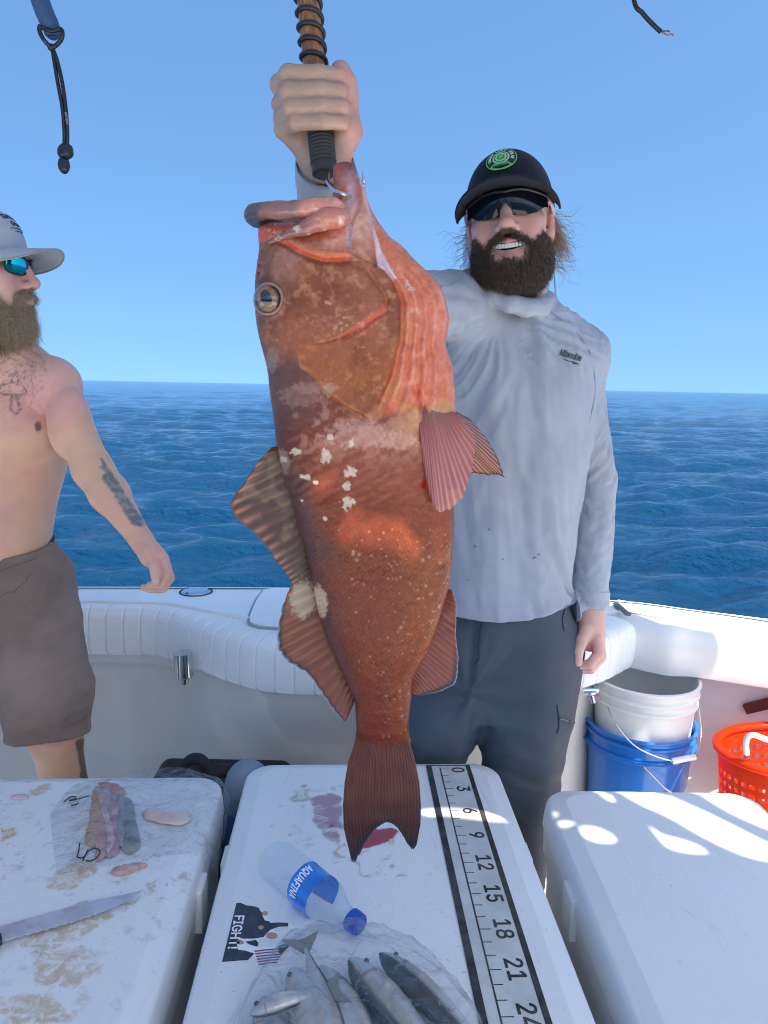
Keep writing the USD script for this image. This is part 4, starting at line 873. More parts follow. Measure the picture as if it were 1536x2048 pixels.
# ------------------------------------------------------------------ people: shared pieces
def shade(tint, n, seed): return np.clip(tint * (.9 + .2 * n[:, None]), .003, .9)
SK = np.array([.70, .405, .325])
skin_m = mat('skin', tint=True, rough=.46, spec=.4, sss=.12, sss_scale=.006, bump=.22, bump_scale=260, bump_dist=.0012)
hair_m = lambda nm, c1, c2: mat(nm, c1, rough=.45, spec=.35, color2=c2, var_scale=160)
def blend_field(prims): return field(prims)
def frame(yaw, pitch, roll):
    """columns x (to the picture's right), y (forward, out of the face), z (up); yaw turns the face to the picture's left, pitch lifts it, roll lifts the right side"""
    y = np.array([-math.sin(yaw) * math.cos(pitch), -math.cos(yaw) * math.cos(pitch), math.sin(pitch)])
    x0 = unit(np.cross(np.array([0, 0, 1.0]), -y)) * -1
    x0 = -unit(np.cross(y, np.array([0, 0, 1.0])))
    z0 = np.cross(x0, y); z0 = z0 if z0[2] > 0 else -z0
    x = math.cos(roll) * x0 + math.sin(roll) * z0; z = -math.sin(roll) * x0 + math.cos(roll) * z0
    return np.stack([x, y, z], 1)
def flat_rod(a, b, ra, rb, k=.01):
    """tapered limb with a flat end at b"""
    a, b = np.array(a, float), np.array(b, float)
    def f(p):
        ab = b - a; L = np.linalg.norm(ab); t = np.clip((p - a) @ ab / (L * L), 0, 1); s = (p - b) @ ab / L
        return np.maximum(np.linalg.norm(p - a - np.clip((p - a) @ ab / (L * L), 0, 1.3)[:, None] * ab, axis=1) - (ra + (rb - ra) * t), s)
    return f, (a + b) / 2, np.linalg.norm(b - a) / 2 + max(ra, rb), k, False
def head_prims(O, Rm, smile=True):
    L = lambda x, y, z: O + Rm @ np.array([x, y, z]); E = lambda c, r, k=.012, sub=False: ell(L(*c), r, Rm, k, sub); Cp = lambda a, b, ra, rb=None, k=.010, sub=False: cap(L(*a), L(*b), ra, rb, k, sub)
    P = [E((0, -.014, .036), (.076, .098, .086), .02), E((0, .022, -.035), (.064, .070, .080), .03), E((0, .036, -.088), (.046, .050, .036), .03)]
    for s in (-1, 1):
        P += [E((s * .043, .060, -.024), (.026, .022, .020), .02), E((s * .044, .066, -.046), (.020, .018, .020), .018), E((s * .052, .005, -.070), (.020, .036, .030), .03),
              E((s * .0785, -.006, -.012), (.0075, .019, .031), .006), E((s * .0755, .004, -.034), (.007, .010, .012), .006)]
    P += [Cp((-.040, .082, .024), (.040, .082, .024), .013, k=.015)]
    for s in (-1, 1): P += [E((s * .031, .094, .002), (.017, .016, .014), .012, True), E((s * .031, .080, .001), (.0125, .0125, .0125), .003)]
    P += [Cp((0, .088, .014), (0, .108, -.034), .009, .0125, .010), E((0, .112, -.038), (.0125, .012, .0115), .007)]
    for s in (-1, 1): P += [E((s * .0145, .098, -.043), (.0095, .013, .009), .006), E((s * .0075, .108, -.0505), (.0042, .0062, .0050), .003, True)]
    if smile:
        P += [Cp((-.033, .078, -.060), (0, .097, -.0655), .0048, .0055, .006), Cp((.033, .078, -.060), (0, .097, -.0655), .0048, .0055, .006)]
        P += [Cp((-.032, .078, -.064), (0, .096, -.0770), .0058, .0085, .003, True), Cp((.032, .078, -.064), (0, .096, -.0770), .0058, .0085, .003, True), E((0, .080, -.076), (.027, .026, .009), .003, True)]
        P += [Cp((-.029, .076, -.074), (0, .0945, -.0900), .0055, .0078, .007), Cp((.029, .076, -.074), (0, .0945, -.0900), .0055, .0078, .007)]
    else:
        P += [Cp((-.022, .086, -.070), (0, .0985, -.0675), .0050, .0062, .006), Cp((.022, .086, -.070), (0, .0985, -.0675), .0050, .0062, .006), Cp((-.019, .084, -.078), (0, .0955, -.0805), .0058, .0075, .006), Cp((.019, .084, -.078), (0, .0955, -.0805), .0058, .0075, .006),
              Cp((-.022, .0895, -.0745), (0, .103, -.0745), .0014, .0014, .002, True), Cp((.022, .0895, -.0745), (0, .103, -.0745), .0014, .0014, .002, True)]
    return P
def finger(joints, radii, k=.003):
    return [cap(joints[i], joints[i + 1], radii[i], radii[i + 1], k) for i in range(len(joints) - 1)]
def loc(v, O, Rm): return (np.asarray(v) - O) @ Rm
def head_tint(q, beard_w, base, rngseed=1):
    """q: local head coordinates"""
    x, y, z = q.T; n = fbm(q * 40, 4, rngseed); n2 = fbm(q * 160, 3, rngseed + 1); c = np.tile(base, (len(q), 1))
    red = np.exp(-(((np.abs(x) - .042) / .022) ** 2 + ((z + .036) / .022) ** 2)) * (y > .03) + .9 * np.exp(-((x / .016) ** 2 + ((z + .036) / .014) ** 2)) * (y > .08) + .7 * np.exp(-((np.abs(x) - .08) / .012) ** 2) * (np.abs(x) > .07)
    c = lerp(c, base * np.array([1.02, .74, .72]), np.clip(red, 0, 1) * .75)
    lip = ((np.exp(-((z + .0895 - .012 * (x / .026) ** 2) / .0065) ** 2) + np.exp(-((z + .0655 - .002 * (x / .026) ** 2) / .0045) ** 2)) * sstep(.075, .085, y) * (1 - sstep(.024, .030, np.abs(x))))
    c = lerp(c, np.array([.42, .145, .13]), np.clip(lip, 0, 1) * .85)
    ins = (np.abs(x) < .032) * (y < .0885 - 8 * x ** 2) * (y > .050) * (z < -.0640 + 5 * x ** 2) * (z > -.0875 + 9 * x ** 2); c = lerp(c, np.array([.10, .025, .025]), ins * 1.0)
    c = c * (.88 + .16 * n[:, None] + .08 * n2[:, None])
    return lerp(c, np.array([.040, .027, .021]) * (.7 + .6 * n2[:, None]), np.clip(beard_w, 0, 1))
def grow(roots, normals, comb, length, rng, n=6, curl=.006, flare=.35, clump=None):
    """hair strands from roots: first along the normal, then along comb, with a little curl"""
    out = []; m = len(roots); t = np.linspace(0, 1, n)
    d0 = unit(normals * flare + comb * (1 - flare) + rng.normal(0, .16, (m, 3))); d1 = unit(comb + rng.normal(0, .20, (m, 3)))
    ph = rng.uniform(0, 6.28, m); fr = rng.uniform(.7, 1.6, m); side = unit(np.cross(d1, rng.normal(0, 1, (m, 3)))); side2 = np.cross(d1, side)
    S = roots[:, None, :] + length[:, None, None] * (d0[:, None, :] * (t - .5 * t * t)[None, :, None] + d1[:, None, :] * (.5 * t * t + .25 * t)[None, :, None])
    w = curl * t[None, :, None]
    S = S + w * (np.sin(ph[:, None] + 6.28 * fr[:, None] * t)[:, :, None] * side[:, None, :] + np.cos(ph[:, None] + 6.28 * fr[:, None] * t)[:, :, None] * side2[:, None, :])
    return S
def strand_widths(n_s, n, w0, taper=.3): return np.tile(np.linspace(w0, w0 * taper, n), n_s)
def drape(mesh, pts2, axis_o, ax, ay, an, lift):
    """puts flat artwork (n,3: x, y in the artwork's plane, z its thickness) on a surface: depth along an read from the mesh"""
    v = np.array(mesh.vertices) - axis_o; a, b, d = v @ ax, v @ ay, v @ an
    m = (np.abs(a) < np.abs(pts2[:, 0]).max() + .02) & (np.abs(b) < np.abs(pts2[:, 1]).max() + .02) & (np.array(mesh.vertex_normals) @ an > .2)
    T = cKDTree(np.stack([a[m], b[m]], 1)); dd, ii = T.query(pts2[:, :2], k=4); w = 1 / (dd + 1e-5); D = (d[m][ii] * w).sum(1) / w.sum(1)
    return axis_o + pts2[:, :1] * ax + pts2[:, 1:2] * ay + (D + lift + pts2[:, 2])[:, None] * an

# ------------------------------------------------------------------ the angler who holds the fish
angler = thing('person', 'bearded person in dark cap and grey shirt holding up the big fish', 'person')
RH = frame(math.radians(14), math.radians(7), math.radians(6.5)); HY = RH[:, 1]
HO = at(1013., 417., 1.46) - HY * .082
hl = lambda x, y, z: HO + RH @ np.array([x, y, z])
NB = at(1036, 596, 1.63); LS = at(1168, 705, 1.67); RS = at(893, 612, 1.53)
LE, LW = at(1190, 960, 1.69), at(1180, 1212, 1.62)
RE, RW = at(664, 600, 1.30), at(650, 325, 1.035)
PV = at(1004, 1240, 1.62)
zt = unit(NB - PV); xt = unit(np.array([math.cos(.14), math.sin(.14), 0]) - zt * (np.array([math.cos(.14), math.sin(.14), 0]) @ zt)); RT = np.stack([xt, np.cross(zt, xt), zt], 1)      # y axis points away from the camera
HT = np.linalg.norm(NB - PV)
tz = np.array([-.02, .10, .22, .36, .48, .57, .64, .70]) * HT / .70
def torso(off, k=.03, lower=0.0):
    return stackloft(PV, RT, tz, [0, 0, .004, .008, .012, .012, .004, 0], [0, 0, 0, .0, .005, .005, 0, 0], np.array([.150, .143, .142, .152, .166, .168, .125, .06]) + off, np.array([.108, .105, .105, .112, .120, .110, .088, .055]) + off, k, 2.3)
HIPL, HIPR = at(1068, 1320, 1.62), at(920, 1322, 1.60)
KNL, KNR = at(1040, 1580, 1.56), at(842, 1590, 1.56)
ANL, ANR = np.array([KNL[0] + .02, 1.66, .09]), np.array([KNR[0] - .02, 1.66, .09])

# hand on the gaff: axis of the gaff and a frame round it
GA, GB = at(648, 338, .985), at(612, -40, 1.035)
gax = unit(GB - GA); gx = unit(np.array([1.0, 0, 0]) - gax * gax[0]); gn = np.cross(gax, gx); gn = gn if gn[1] < 0 else -gn
def gp(y_px, X, N):
    """point beside the gaff at the height of picture row y_px"""
    t = (338 - y_px) / (338 + 40.0); p = GA + (GB - GA) * t + gx * X + gn * N
    for _ in range(3):
        d = p - CAM; zc = d @ f0; p = p + gax * ((CY - FPX * (d @ CU) / zc) - y_px) * zc / FPX
    return p
hand = []
for (y0, y1, y2, y3, s) in ((168, 149, 147, 152, 1.0), (208, 184, 180, 184, 1.05), (236, 215, 212, 215, 1.0), (259, 245, 243, 246, .9)):
    J = [gp(y0, -.0445 * (.96 + .04 * s), -.010), gp(y1, -.031 * s, .022 * s), gp(y2, .006, .0315 * (.5 + .5 * s)), gp(y3, .0285, .019), gp(y3 + 2, .0335, .004)]
    hand += finger(J, [.0112 * s, .0112 * s, .0099 * s, .0094 * s, .0080 * s], .0026)
    hand += [ell(gp(y0 + 1, -.0465, -.011), (.0120, .0112, .0118), None, .004), ell(gp(y1, -.0305 * s, .0222 * s), (.0122 * s, .0118 * s, .0112 * s), None, .003)]
hand += [cap(gp(172, -.036, -.018), gp(262, -.034, -.019), .0165, .0165, .008), cap(gp(180, -.010, -.031), gp(270, -.012, -.033), .016, .019, .012), cap(gp(196, .014, -.030), gp(282, .012, -.028), .016, .020, .012),
         cap(gp(205, .033, -.012), gp(262, .033, -.012), .0135, .0165, .010), cap(gp(262, .033, -.012), gp(318, .012, -.028), .0165, .022, .014), cap(gp(280, -.022, -.028), gp(318, -.004, -.036), .021, .027, .014)]
hand += finger([gp(228, .036, -.014), gp(192, .0385, -.006), gp(165, .0375, .004), gp(143, .0325, .010)], [.0150, .0122, .0125, .0110], .005)
hand += [ell(gp(141, .0315, .011), (.0112, .0108, .0105), None, .005)]
hand += [cap(gp(308, -.002, -.034), RW, .0275, .0265, .012)]

def q(px, py, Y): return at(px, py, Y)
hand2 = [cap(q(1182, 1232, 1.60), q(1183, 1262, 1.59), .026, .027, .012), ell(q(1183, 1272, 1.59), (.030, .020, .036), None, .012), cap(q(1172, 1262, 1.575), q(1160, 1290, 1.555), .016, .0125, .008)]
for i, (dx, dy, Yo, s) in enumerate(((0, 0, 1.565, 1.0), (3, 6, 1.588, 1.05), (2, 10, 1.610, 1.0), (-3, 10, 1.630, .9))):
    hand2 += finger([q(1194 + dx, 1278 + dy * .5, Yo + .004), q(1198 + dx, 1306 + dy, Yo - .006), q(1180 + dx, 1328 + dy, Yo - .012), q(1160 + dx, 1331 + dy, Yo - .004)], [.0130 * s, .0112 * s, .0102 * s, .0085 * s], .004)
hand2 += finger([q(1162, 1282, 1.556), q(1156, 1304, 1.545), q(1156, 1324, 1.540)], [.0130, .0112, .0095], .004)
body_p = head_prims(HO, RH) + [cap(hl(0, -.030, -.07), NB + np.array([0, .01, -.02]), .060, .064, .03), torso(-.012), ell(NB + np.array([0, 0.01, -.05]), (.11, .075, .06), None, .03),
    cap(LS + [-.022, 0, -.01], LE, .038, .033, .03), cap(LE, LW, .033, .025, .02), cap(RS, RE, .042, .038, .03), cap(RE, RW, .036, .0265, .02), cap(LW, q(1182, 1240, 1.60), .026, .0255, .01)]
body_p += hand + hand2 + [cap(HIPL, KNL, .085, .058, .03), cap(KNL, ANL, .055, .036, .02), cap(HIPR, KNR, .085, .058, .03), cap(KNR, ANR, .055, .036, .02), ell(PV - np.array([0, 0, .07]), (.15, .105, .10), None, .03),
    cap(ANL + [0, .03, -.04], ANL + [0, -.14, -.06], .034, .028, .02), cap(ANR + [0, .03, -.04], ANR + [0, -.14, -.06], .034, .028, .02)]
fbody = field(body_p)
bm = nets(fbody, (-.32, .90, -.02), (.62, 1.86, 1.98), .0036)
bv = np.array(bm.vertices); ql = loc(bv, HO, RH); bn = np.array(bm.vertex_normals)
def beard_weight(qq):
    x, y, z = qq.T; ax = np.abs(x)
    side = sstep(.060, .070, ax) * (1 - sstep(-.062, -.045, z)) * sstep(-.03, .0, y)
    line = -.062 - .022 * np.exp(-(ax / .034) ** 4) * 0 + .018 * sstep(.040, .066, ax)
    low = 1 - sstep(line - .016, line + .008, z + .010 * (fbm(qq * 90, 2, 14) - .5))
    mouth = np.exp(-((ax / .0365) ** 4 + ((z + .0765) / .0215) ** 4)); low = low * (1 - mouth)
    mous = np.exp(-(((z + .0545 + .38 * np.maximum(ax - .010, 0)) / .0068) ** 4)) * (1 - sstep(.036, .042, ax)) * (y > .07) * sstep(.0, .004, ax + .003)
    corner = np.exp(-(((ax - .042) / .007) ** 2 + ((z + .076) / .014) ** 2))
    return np.clip(np.maximum.reduce([side, low * (z > -.14), mous, corner * 1.0]) * (y > -.03) * (z > -.135) * (ax < .085) * (np.linalg.norm(qq, axis=1) < .165), 0, 1)
bw = beard_weight(ql); isHead = (np.linalg.norm(ql - [0, 0, -.02], axis=1) < .17)
tint = head_tint(ql, np.where(isHead, bw, 0), SK, 3)
hb = ~isHead
nb_ = fbm(bv * 45, 4, 9); nb2 = fbm(bv * 14, 3, 10)
tint[hb] = SK * np.array([1.0, .98, .97]) * (.84 + .25 * nb_[hb, None])
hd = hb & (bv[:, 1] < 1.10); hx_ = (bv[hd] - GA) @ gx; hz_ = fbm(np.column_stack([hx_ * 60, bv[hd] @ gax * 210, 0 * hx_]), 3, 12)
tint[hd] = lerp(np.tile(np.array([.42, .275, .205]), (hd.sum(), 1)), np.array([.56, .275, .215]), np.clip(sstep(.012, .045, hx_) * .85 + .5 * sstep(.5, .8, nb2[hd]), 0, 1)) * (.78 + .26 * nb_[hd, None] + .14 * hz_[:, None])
# creases between the fingers read darker through geometry alone; nails and knuckles slightly pinker
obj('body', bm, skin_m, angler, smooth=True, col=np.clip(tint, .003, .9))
# teeth
tt = []
for i in range(-7, 7):
    if i == 0: pass
    x = i * .0046 if False else (i + .5) * .0060
    if abs(x) > .0285: continue
    w = .0061 if abs(x) < .01 else .0058; h = .0092 if abs(x) < .006 else .0083 if abs(x) < .012 else .0088 if abs(x) < .018 else .0074
    a_ = x * 9.0; yc = .0925 - 16 * x * x; zc = -.0715 + 7 * x * x
    tt.append(place(rbox([w, .004, h], .0012), hl(x, yc, zc), RH @ np.array([math.cos(a_), -math.sin(a_), 0]), RH @ np.array([math.sin(a_), math.cos(a_), 0]), RH[:, 2]))
obj('teeth', tt, mat('teeth', (.80, .76, .68), rough=.2, coat=.4), angler)
# beard and hair
rng = np.random.default_rng(8)
bm_idx = np.flatnonzero(isHead & (bw > .25))
pick = rng.choice(bm_idx, 15000, p=bw[bm_idx] / bw[bm_idx].sum())
r0_ = bv[pick] + rng.normal(0, .0016, (len(pick), 3)); qn = ql[pick]; nr = bn[pick]
mo_ = (qn[:, 2] > -.066) & (np.abs(qn[:, 0]) < .034)
comb = np.where(mo_[:, None], (np.sign(qn[:, :1]) * RH[:, 0] * 1.1 - RH[:, 2] * .45 + RH[:, 1] * .25), -RH[:, 2] * .95 + RH[:, 1] * (.25 * sstep(.02, .07, qn[:, 1]))[:, None] + np.sign(qn[:, :1]) * RH[:, 0] * .10)
ln = np.where(mo_, rng.uniform(.006, .012, len(pick)), rng.uniform(.55, 1.0, len(pick)) * (.008 + .009 * sstep(-.055, -.105, qn[:, 2]) + .002 * sstep(.03, .06, np.abs(qn[:, 0]))))
S = grow(r0_, nr, unit(comb), ln, rng, 6, .0030, .42)
beard_m = hair_m('beard_brown', (.034, .023, .017), (.105, .070, .048)); blond_m = hair_m('hair_brown', (.20, .13, .075), (.40, .28, .16))
lt_ = rng.random(len(S)) < .22; curves('beard', list(S[~lt_]), strand_widths((~lt_).sum(), 6, .00066, .35), beard_m, angler); curves('beard_strands', list(S[lt_]), strand_widths(lt_.sum(), 6, .00075, .4), hair_m('beard_light', (.11, .075, .052), (.21, .15, .105)), angler)
hr = []
for s, nn in ((1, 260), (-1, 110)):
    u = rng.uniform(0, 1, nn); y0 = -.065 + .070 * u; z0 = rng.uniform(-.005, .030, nn) - .02 * (1 - u)
    root = np.stack([s * (.072 + .004 * rng.random(nn)), y0, z0], 1)
    if s == 1: dirv = np.stack([s * (.18 + .25 * rng.random(nn)), -.10 + .1 * rng.normal(0, 1, nn), -.95 + 0 * u], 1); L_ = rng.uniform(.025, .065, nn)
    else: dirv = np.stack([s * (.20 + .35 * rng.random(nn)), -.2 + .1 * rng.normal(0, 1, nn), -.85 + 0 * u], 1); L_ = rng.uniform(.015, .04, nn)
    hr.append(grow(HO + root @ RH.T, np.tile(RH[:, 0] * s, (nn, 1)), unit(dirv) @ RH.T, L_, rng, 8, .0075, .25))
    # strands that stray in the wind, nape locks
    m = 36 if s == 1 else 22; root = np.stack([s * rng.uniform(.066, .082, m), rng.uniform(-.06, .01, m), rng.uniform(-.09, .02, m)], 1)
    dirv = np.stack([s * rng.uniform(.5, 1.3, m), rng.normal(-.1, .2, m), rng.uniform(-.9, .1, m)], 1); hr.append(grow(HO + root @ RH.T, np.tile(RH[:, 0] * s, (m, 1)), unit(dirv) @ RH.T, rng.uniform(.03, .055, m), rng, 8, .008, .3))
nn = 260; an_ = rng.uniform(-1.9, 1.9, nn); root = np.stack([.074 * np.sin(an_), -.085 * np.cos(an_ * .8) , rng.uniform(-.05, .02, nn)], 1); dirv = np.stack([.45 * np.sin(an_), -.3 * np.cos(an_), -.9 + 0 * an_], 1)
hr.append(grow(HO + root @ RH.T, (root / .08) @ RH.T, unit(dirv) @ RH.T, rng.uniform(.035, .07, nn), rng, 8, .010, .2))
hr = np.concatenate(hr); curves('hair', list(hr), strand_widths(len(hr), 8, .0008, .35), blond_m, angler)

# ---- shirt
shirt_p = [torso(.004, .03), cap(LS + [-.02, 0, .0], LE, .055, .045, .016), flat_rod(LE, LW + (LW - LE) * .02, .045, .039, .010), cap(RS + [.02, 0, .0], RE, .060, .054, .045), flat_rod(RE, RE + (RW - RE) * .98, .055, .0385, .02),
    cap(NB + [-.04, 0, -.04], RS, .055, .055, .04), cap(NB + [.04, 0, -.045], LS, .05, .052, .04), ell(NB + np.array([0, .045, -.02]), (.10, .05, .05), None, .03)]
shirt_p.append(ell(PV + zt * .03, (.172, .122, .05), RT, .03))
hoodp = [(938, 556, 1.585), (960, 574, 1.545), (990, 592, 1.518), (1022, 606, 1.508), (1052, 615, 1.515), (1080, 614, 1.545), (1095, 604, 1.60), (1080, 585, 1.70), (1030, 566, 1.74), (970, 553, 1.68)]
HP = [at(*p_) for p_ in hoodp]
for i in range(len(HP)): shirt_p.append(cap(HP[i], HP[(i + 1) % len(HP)], .0185, .0185, .0055))
fs0 = field(shirt_p)
cutc, cutn = hl(0, -.030, -.07), unit(NB - hl(0, -.030, -.07))
sm = nets(fs0, (-.30, 1.02, .78), (.62, 1.90, 1.80), .0055)
sv = np.array(sm.vertices); sn = np.array(sm.vertex_normals)
# hem: everything below the hem line is pulled up onto it
tl = (sv - PV) @ RT
armd = np.minimum.reduce([seg_dist3 for seg_dist3 in [np.linalg.norm(sv - (LS + np.clip(((sv - LS) @ (LE - LS)) / ((LE - LS) @ (LE - LS)), 0, 1)[:, None] * (LE - LS)), axis=1), np.linalg.norm(sv - (LE + np.clip(((sv - LE) @ (LW - LE)) / ((LW - LE) @ (LW - LE)), 0, 1)[:, None] * (LW - LE)), axis=1)]])
def folds(v, n):
    t = (v - PV) @ RT; x, y, z = t.T
    h = np.zeros(len(v)); front = sstep(0, .6, -(n @ RT[:, 1]))
    # fan of folds from the raised right shoulder and the collar down the chest
    rp = t - np.array([-.06, 0, .66 * HT / .70]); ang = np.arctan2(rp[:, 0], -rp[:, 2]); rad = np.hypot(rp[:, 0], rp[:, 2])
    w = fbm(np.column_stack([ang * 5.0 + 2.5 * fbm(v * 7, 2, 40), rad * 4.5, 0 * x + 3]), 3, 41); h += .015 * (np.abs(w - .5) * -2 + .25) * np.exp(-(rad - .12) / .34) * sstep(.03, .10, rad)
    w = fbm(np.column_stack([x * 26 + z * 4, z * 4.0, y * 8]), 3, 43); h += .0140 * (w - .5) * 2
    # gathers towards the left hip
    rp = t - np.array([.135, 0, .06]); ang = np.arctan2(rp[:, 2], -rp[:, 0]); rad = np.hypot(rp[:, 0], rp[:, 2]); w = fbm(np.column_stack([ang * 5.0, rad * 3, 0 * x]), 2, 44); h += .030 * (w - .5) * np.exp(-rad / .13)
    h += .0022 * (fbm(v * 22, 3, 45) - .5)
    return h
def sleeve_folds(v, a, b, amp, seed):
    ab = b - a; L = np.linalg.norm(ab); t = ((v - a) @ ab) / (L * L); d = v - a - np.clip(t, 0, 1)[:, None] * ab; x0, y0, _ = frame_from_z(ab); th = np.arctan2(d @ y0, d @ x0)
    w = fbm(np.column_stack([np.cos(th) * 1.3, np.sin(th) * 1.3, t * L * 24 + 1.2 * np.sin(th + seed)]), 3, seed); return amp * (np.abs(w - .5) * -2 + .25) * 2
la = np.linalg.norm(sv - (LS + np.clip(((sv - LS) @ (LE - LS)) / ((LE - LS) @ (LE - LS)), 0, 1)[:, None] * (LE - LS)), axis=1); lb = np.linalg.norm(sv - (LE + np.clip(((sv - LE) @ (LW - LE)) / ((LW - LE) @ (LW - LE)), 0, 1)[:, None] * (LW - LE)), axis=1)
ra_ = np.linalg.norm(sv - (RS + np.clip(((sv - RS) @ (RE - RS)) / ((RE - RS) @ (RE - RS)), 0, 1)[:, None] * (RE - RS)), axis=1); rb_ = np.linalg.norm(sv - (RE + np.clip(((sv - RE) @ (RW - RE)) / ((RW - RE) @ (RW - RE)), 0, 1)[:, None] * (RW - RE)), axis=1)
larm = 1 - sstep(.055, .08, np.minimum(la, lb)); rarm = 1 - sstep(.055, .08, np.minimum(ra_, rb_))
disp = folds(sv, sn) * (1 - .7 * np.maximum(larm, rarm)) + larm * np.where(la < lb, sleeve_folds(sv, LS, LE, .0055, 51), sleeve_folds(sv, LE, LW, .0050, 52)) + rarm * np.where(ra_ < rb_, sleeve_folds(sv, RS, RE, .006, 53), sleeve_folds(sv, RE, RW, .0045, 54))
hood_d = np.min([np.linalg.norm(sv - (HP[i] + np.clip(((sv - HP[i]) @ (HP[(i + 1) % 10] - HP[i])) / ((HP[(i + 1) % 10] - HP[i]) @ (HP[(i + 1) % 10] - HP[i])), 0, 1)[:, None] * (HP[(i + 1) % 10] - HP[i])), axis=1) for i in range(10)], 0)
disp = disp * sstep(.016, .03, hood_d) + (1 - sstep(.016, .03, hood_d)) * .006 * (fbm(np.column_stack([sv[:, 0] * 30 + sv[:, 2] * 50, sv[:, 2] * 60, sv[:, 1] * 20]), 3, 57) - .5)
sv2 = sv + sn * disp[:, None]
hemz = .034 + .045 * np.clip(tl[:, 0] / .15, 0, 1.2) ** 2.2 + .0025 * np.sin(tl[:, 0] * 30)
notarm = 1 - larm
low = (tl[:, 2] < hemz) & (notarm > .3)
t2 = (sv2 - PV) @ RT; t2[low, 2] = hemz[low] + .0015 * (t2[low, 2] - hemz[low]); t2[low, :2] *= .985; sv2 = np.where(low[:, None], PV + t2 @ RT.T, sv2)
shirt = trimesh.Trimesh(sv2, sm.faces, process=False)
def weave(N, L): pass
shirt_m = mat('shirt_cloth', (.385, .405, .45), rough=.75, spec=.25, var=.15, var_scale=6, bump=.15, bump_scale=900, bump_dist=.0006, sheen=.12)
obj('shirt', shirt, shirt_m, angler, smooth=True)
# hem and cuff seams
hem = [];
for a_ in np.linspace(math.pi * 1.02, math.pi * 2.0, 60): hem.append(PV + RT @ np.array([.1615 * math.cos(a_), .1125 * math.sin(a_), .004 + .02 * max(0, math.cos(a_)) ** 2.2]))
cuffm = shirt_m
cd = unit(LW - LE); cc_ = LW - cd * .012
cx_, cy_, _ = frame_from_z(cd); th = np.linspace(0, 2 * np.pi, 40, endpoint=False)
obj('cuff', loft([cc_ + cd * s_ + r_ * (np.cos(th)[:, None] * cx_ + np.sin(th)[:, None] * cy_) for s_, r_ in ((-.022, .040), (-.020, .0425), (.010, .0415), (.0125, .040), (.010, .037))], False), shirt_m, angler, smooth=40)
cd = unit(RW - RE); cc_ = RE + (RW - RE) * .985; cx_, cy_, _ = frame_from_z(cd)
obj('cuff', loft([cc_ + cd * s_ + r_ * (np.cos(th)[:, None] * cx_ + np.sin(th)[:, None] * cy_ * 1.0) for s_, r_ in ((-.030, .0385), (-.028, .0410), (.0, .0395), (.002, .0375), (-.004, .0355))], False), shirt_m, angler, smooth=40)
obj('wristband', loft([cc_ + cd * s_ + r_ * (np.cos(th)[:, None] * cx_ + np.sin(th)[:, None] * cy_) for s_, r_ in ((-.014, .028), (-.013, .0325), (.0015, .0320), (.0025, .028))], False), mat('black_cloth', (.012, .012, .014), rough=.8), angler, smooth=40)
# chest lettering
ax_ = unit(at(1172., 716., 1.5) - at(1122., 704., 1.5)); an_ = np.array([.12, -.99, .05]); an_ = unit(an_ - ax_ * (an_ @ ax_)); ay_ = np.cross(an_, ax_); ay_ = ay_ if ay_[2] > 0 else -ay_
from meshkit import text_mesh
tx = text_mesh('Milwaukee', .011, .0006, bold=True); tv = np.array(tx.vertices); tv[:, 0] += .18 * tv[:, 1]; sc_ = .048 / np.ptp(tv[:, 0]); tv[:, 0] = (tv[:, 0] - tv[:, 0].mean()) * sc_; tv[:, 1] = (tv[:, 1] - .004) * 1.15
bolt = extrude(Polygon([(-.021, -.0065), (.004, -.0085), (.003, -.0068), (.026, -.0085), (.006, -.0125), (.007, -.0105), (-.012, -.0085)]), .0006); bvx = np.array(bolt.vertices); bvx[:, 1] -= .002
co = at(1146., 711., 1.53)
for nm_, vv_, ff_ in (('chest_lettering', tv, tx.faces), ('chest_bolt', bvx, bolt.faces)):
    obj(nm_, trimesh.Trimesh(drape(shirt, vv_, co, ax_, ay_, an_, .0008), ff_, process=False), mat('print_dark', (.06, .065, .085), rough=.8), angler, smooth=False)
# dark fish scale specks on the shirt
# ---- trousers
tr_p = [stackloft(PV - np.array([0, 0, .0]), RT, [-.20, -.13, -.05, .03, .06], [0, 0, 0, 0, 0], [0] * 5, [.150, .160, .160, .150, .146], [.105, .112, .114, .106, .10], .03, 2.4),
        cap(HIPL + [.0, 0, .02], at(1047, 1440, 1.60), .106, .102, .04), cap(at(1047, 1440, 1.60), KNL, .102, .082, .03), cap(KNL, ANL, .080, .066, .03),
        cap(HIPR + [.0, 0, .02], at(872, 1450, 1.58), .098, .086, .03), cap(at(872, 1450, 1.58), KNR, .086, .074, .03), cap(KNR, ANR, .074, .062, .03)]
ft = field(tr_p); tm_ = nets(ft, (-.22, 1.38, .02), (.56, 1.86, 1.0), .0065)
tv_, tn_ = np.array(tm_.vertices), np.array(tm_.vertex_normals); tq = (tv_ - PV) @ RT
d_ = .006 * (fbm(np.column_stack([tq[:, 0] * 9, tq[:, 1] * 9, tq[:, 2] * 20]), 3, 61) - .5)
crp = at(940, 1385, 1.5); rp = tv_ - crp; rad = np.hypot(rp[:, 0], rp[:, 2]); ang = np.arctan2(rp[:, 2], rp[:, 0]); d_ += .022 * (fbm(np.column_stack([ang * 3.2, rad * 5, 0 * rad]), 2, 62) - .5) * np.exp(-rad / .16)
kz = np.exp(-((tv_[:, 2] - .55) / .09) ** 2); d_ += kz * .012 * (fbm(np.column_stack([tv_[:, 0] * 5, tv_[:, 1] * 5, tv_[:, 2] * 34 + 10 * tv_[:, 0]]), 3, 63) - .5)
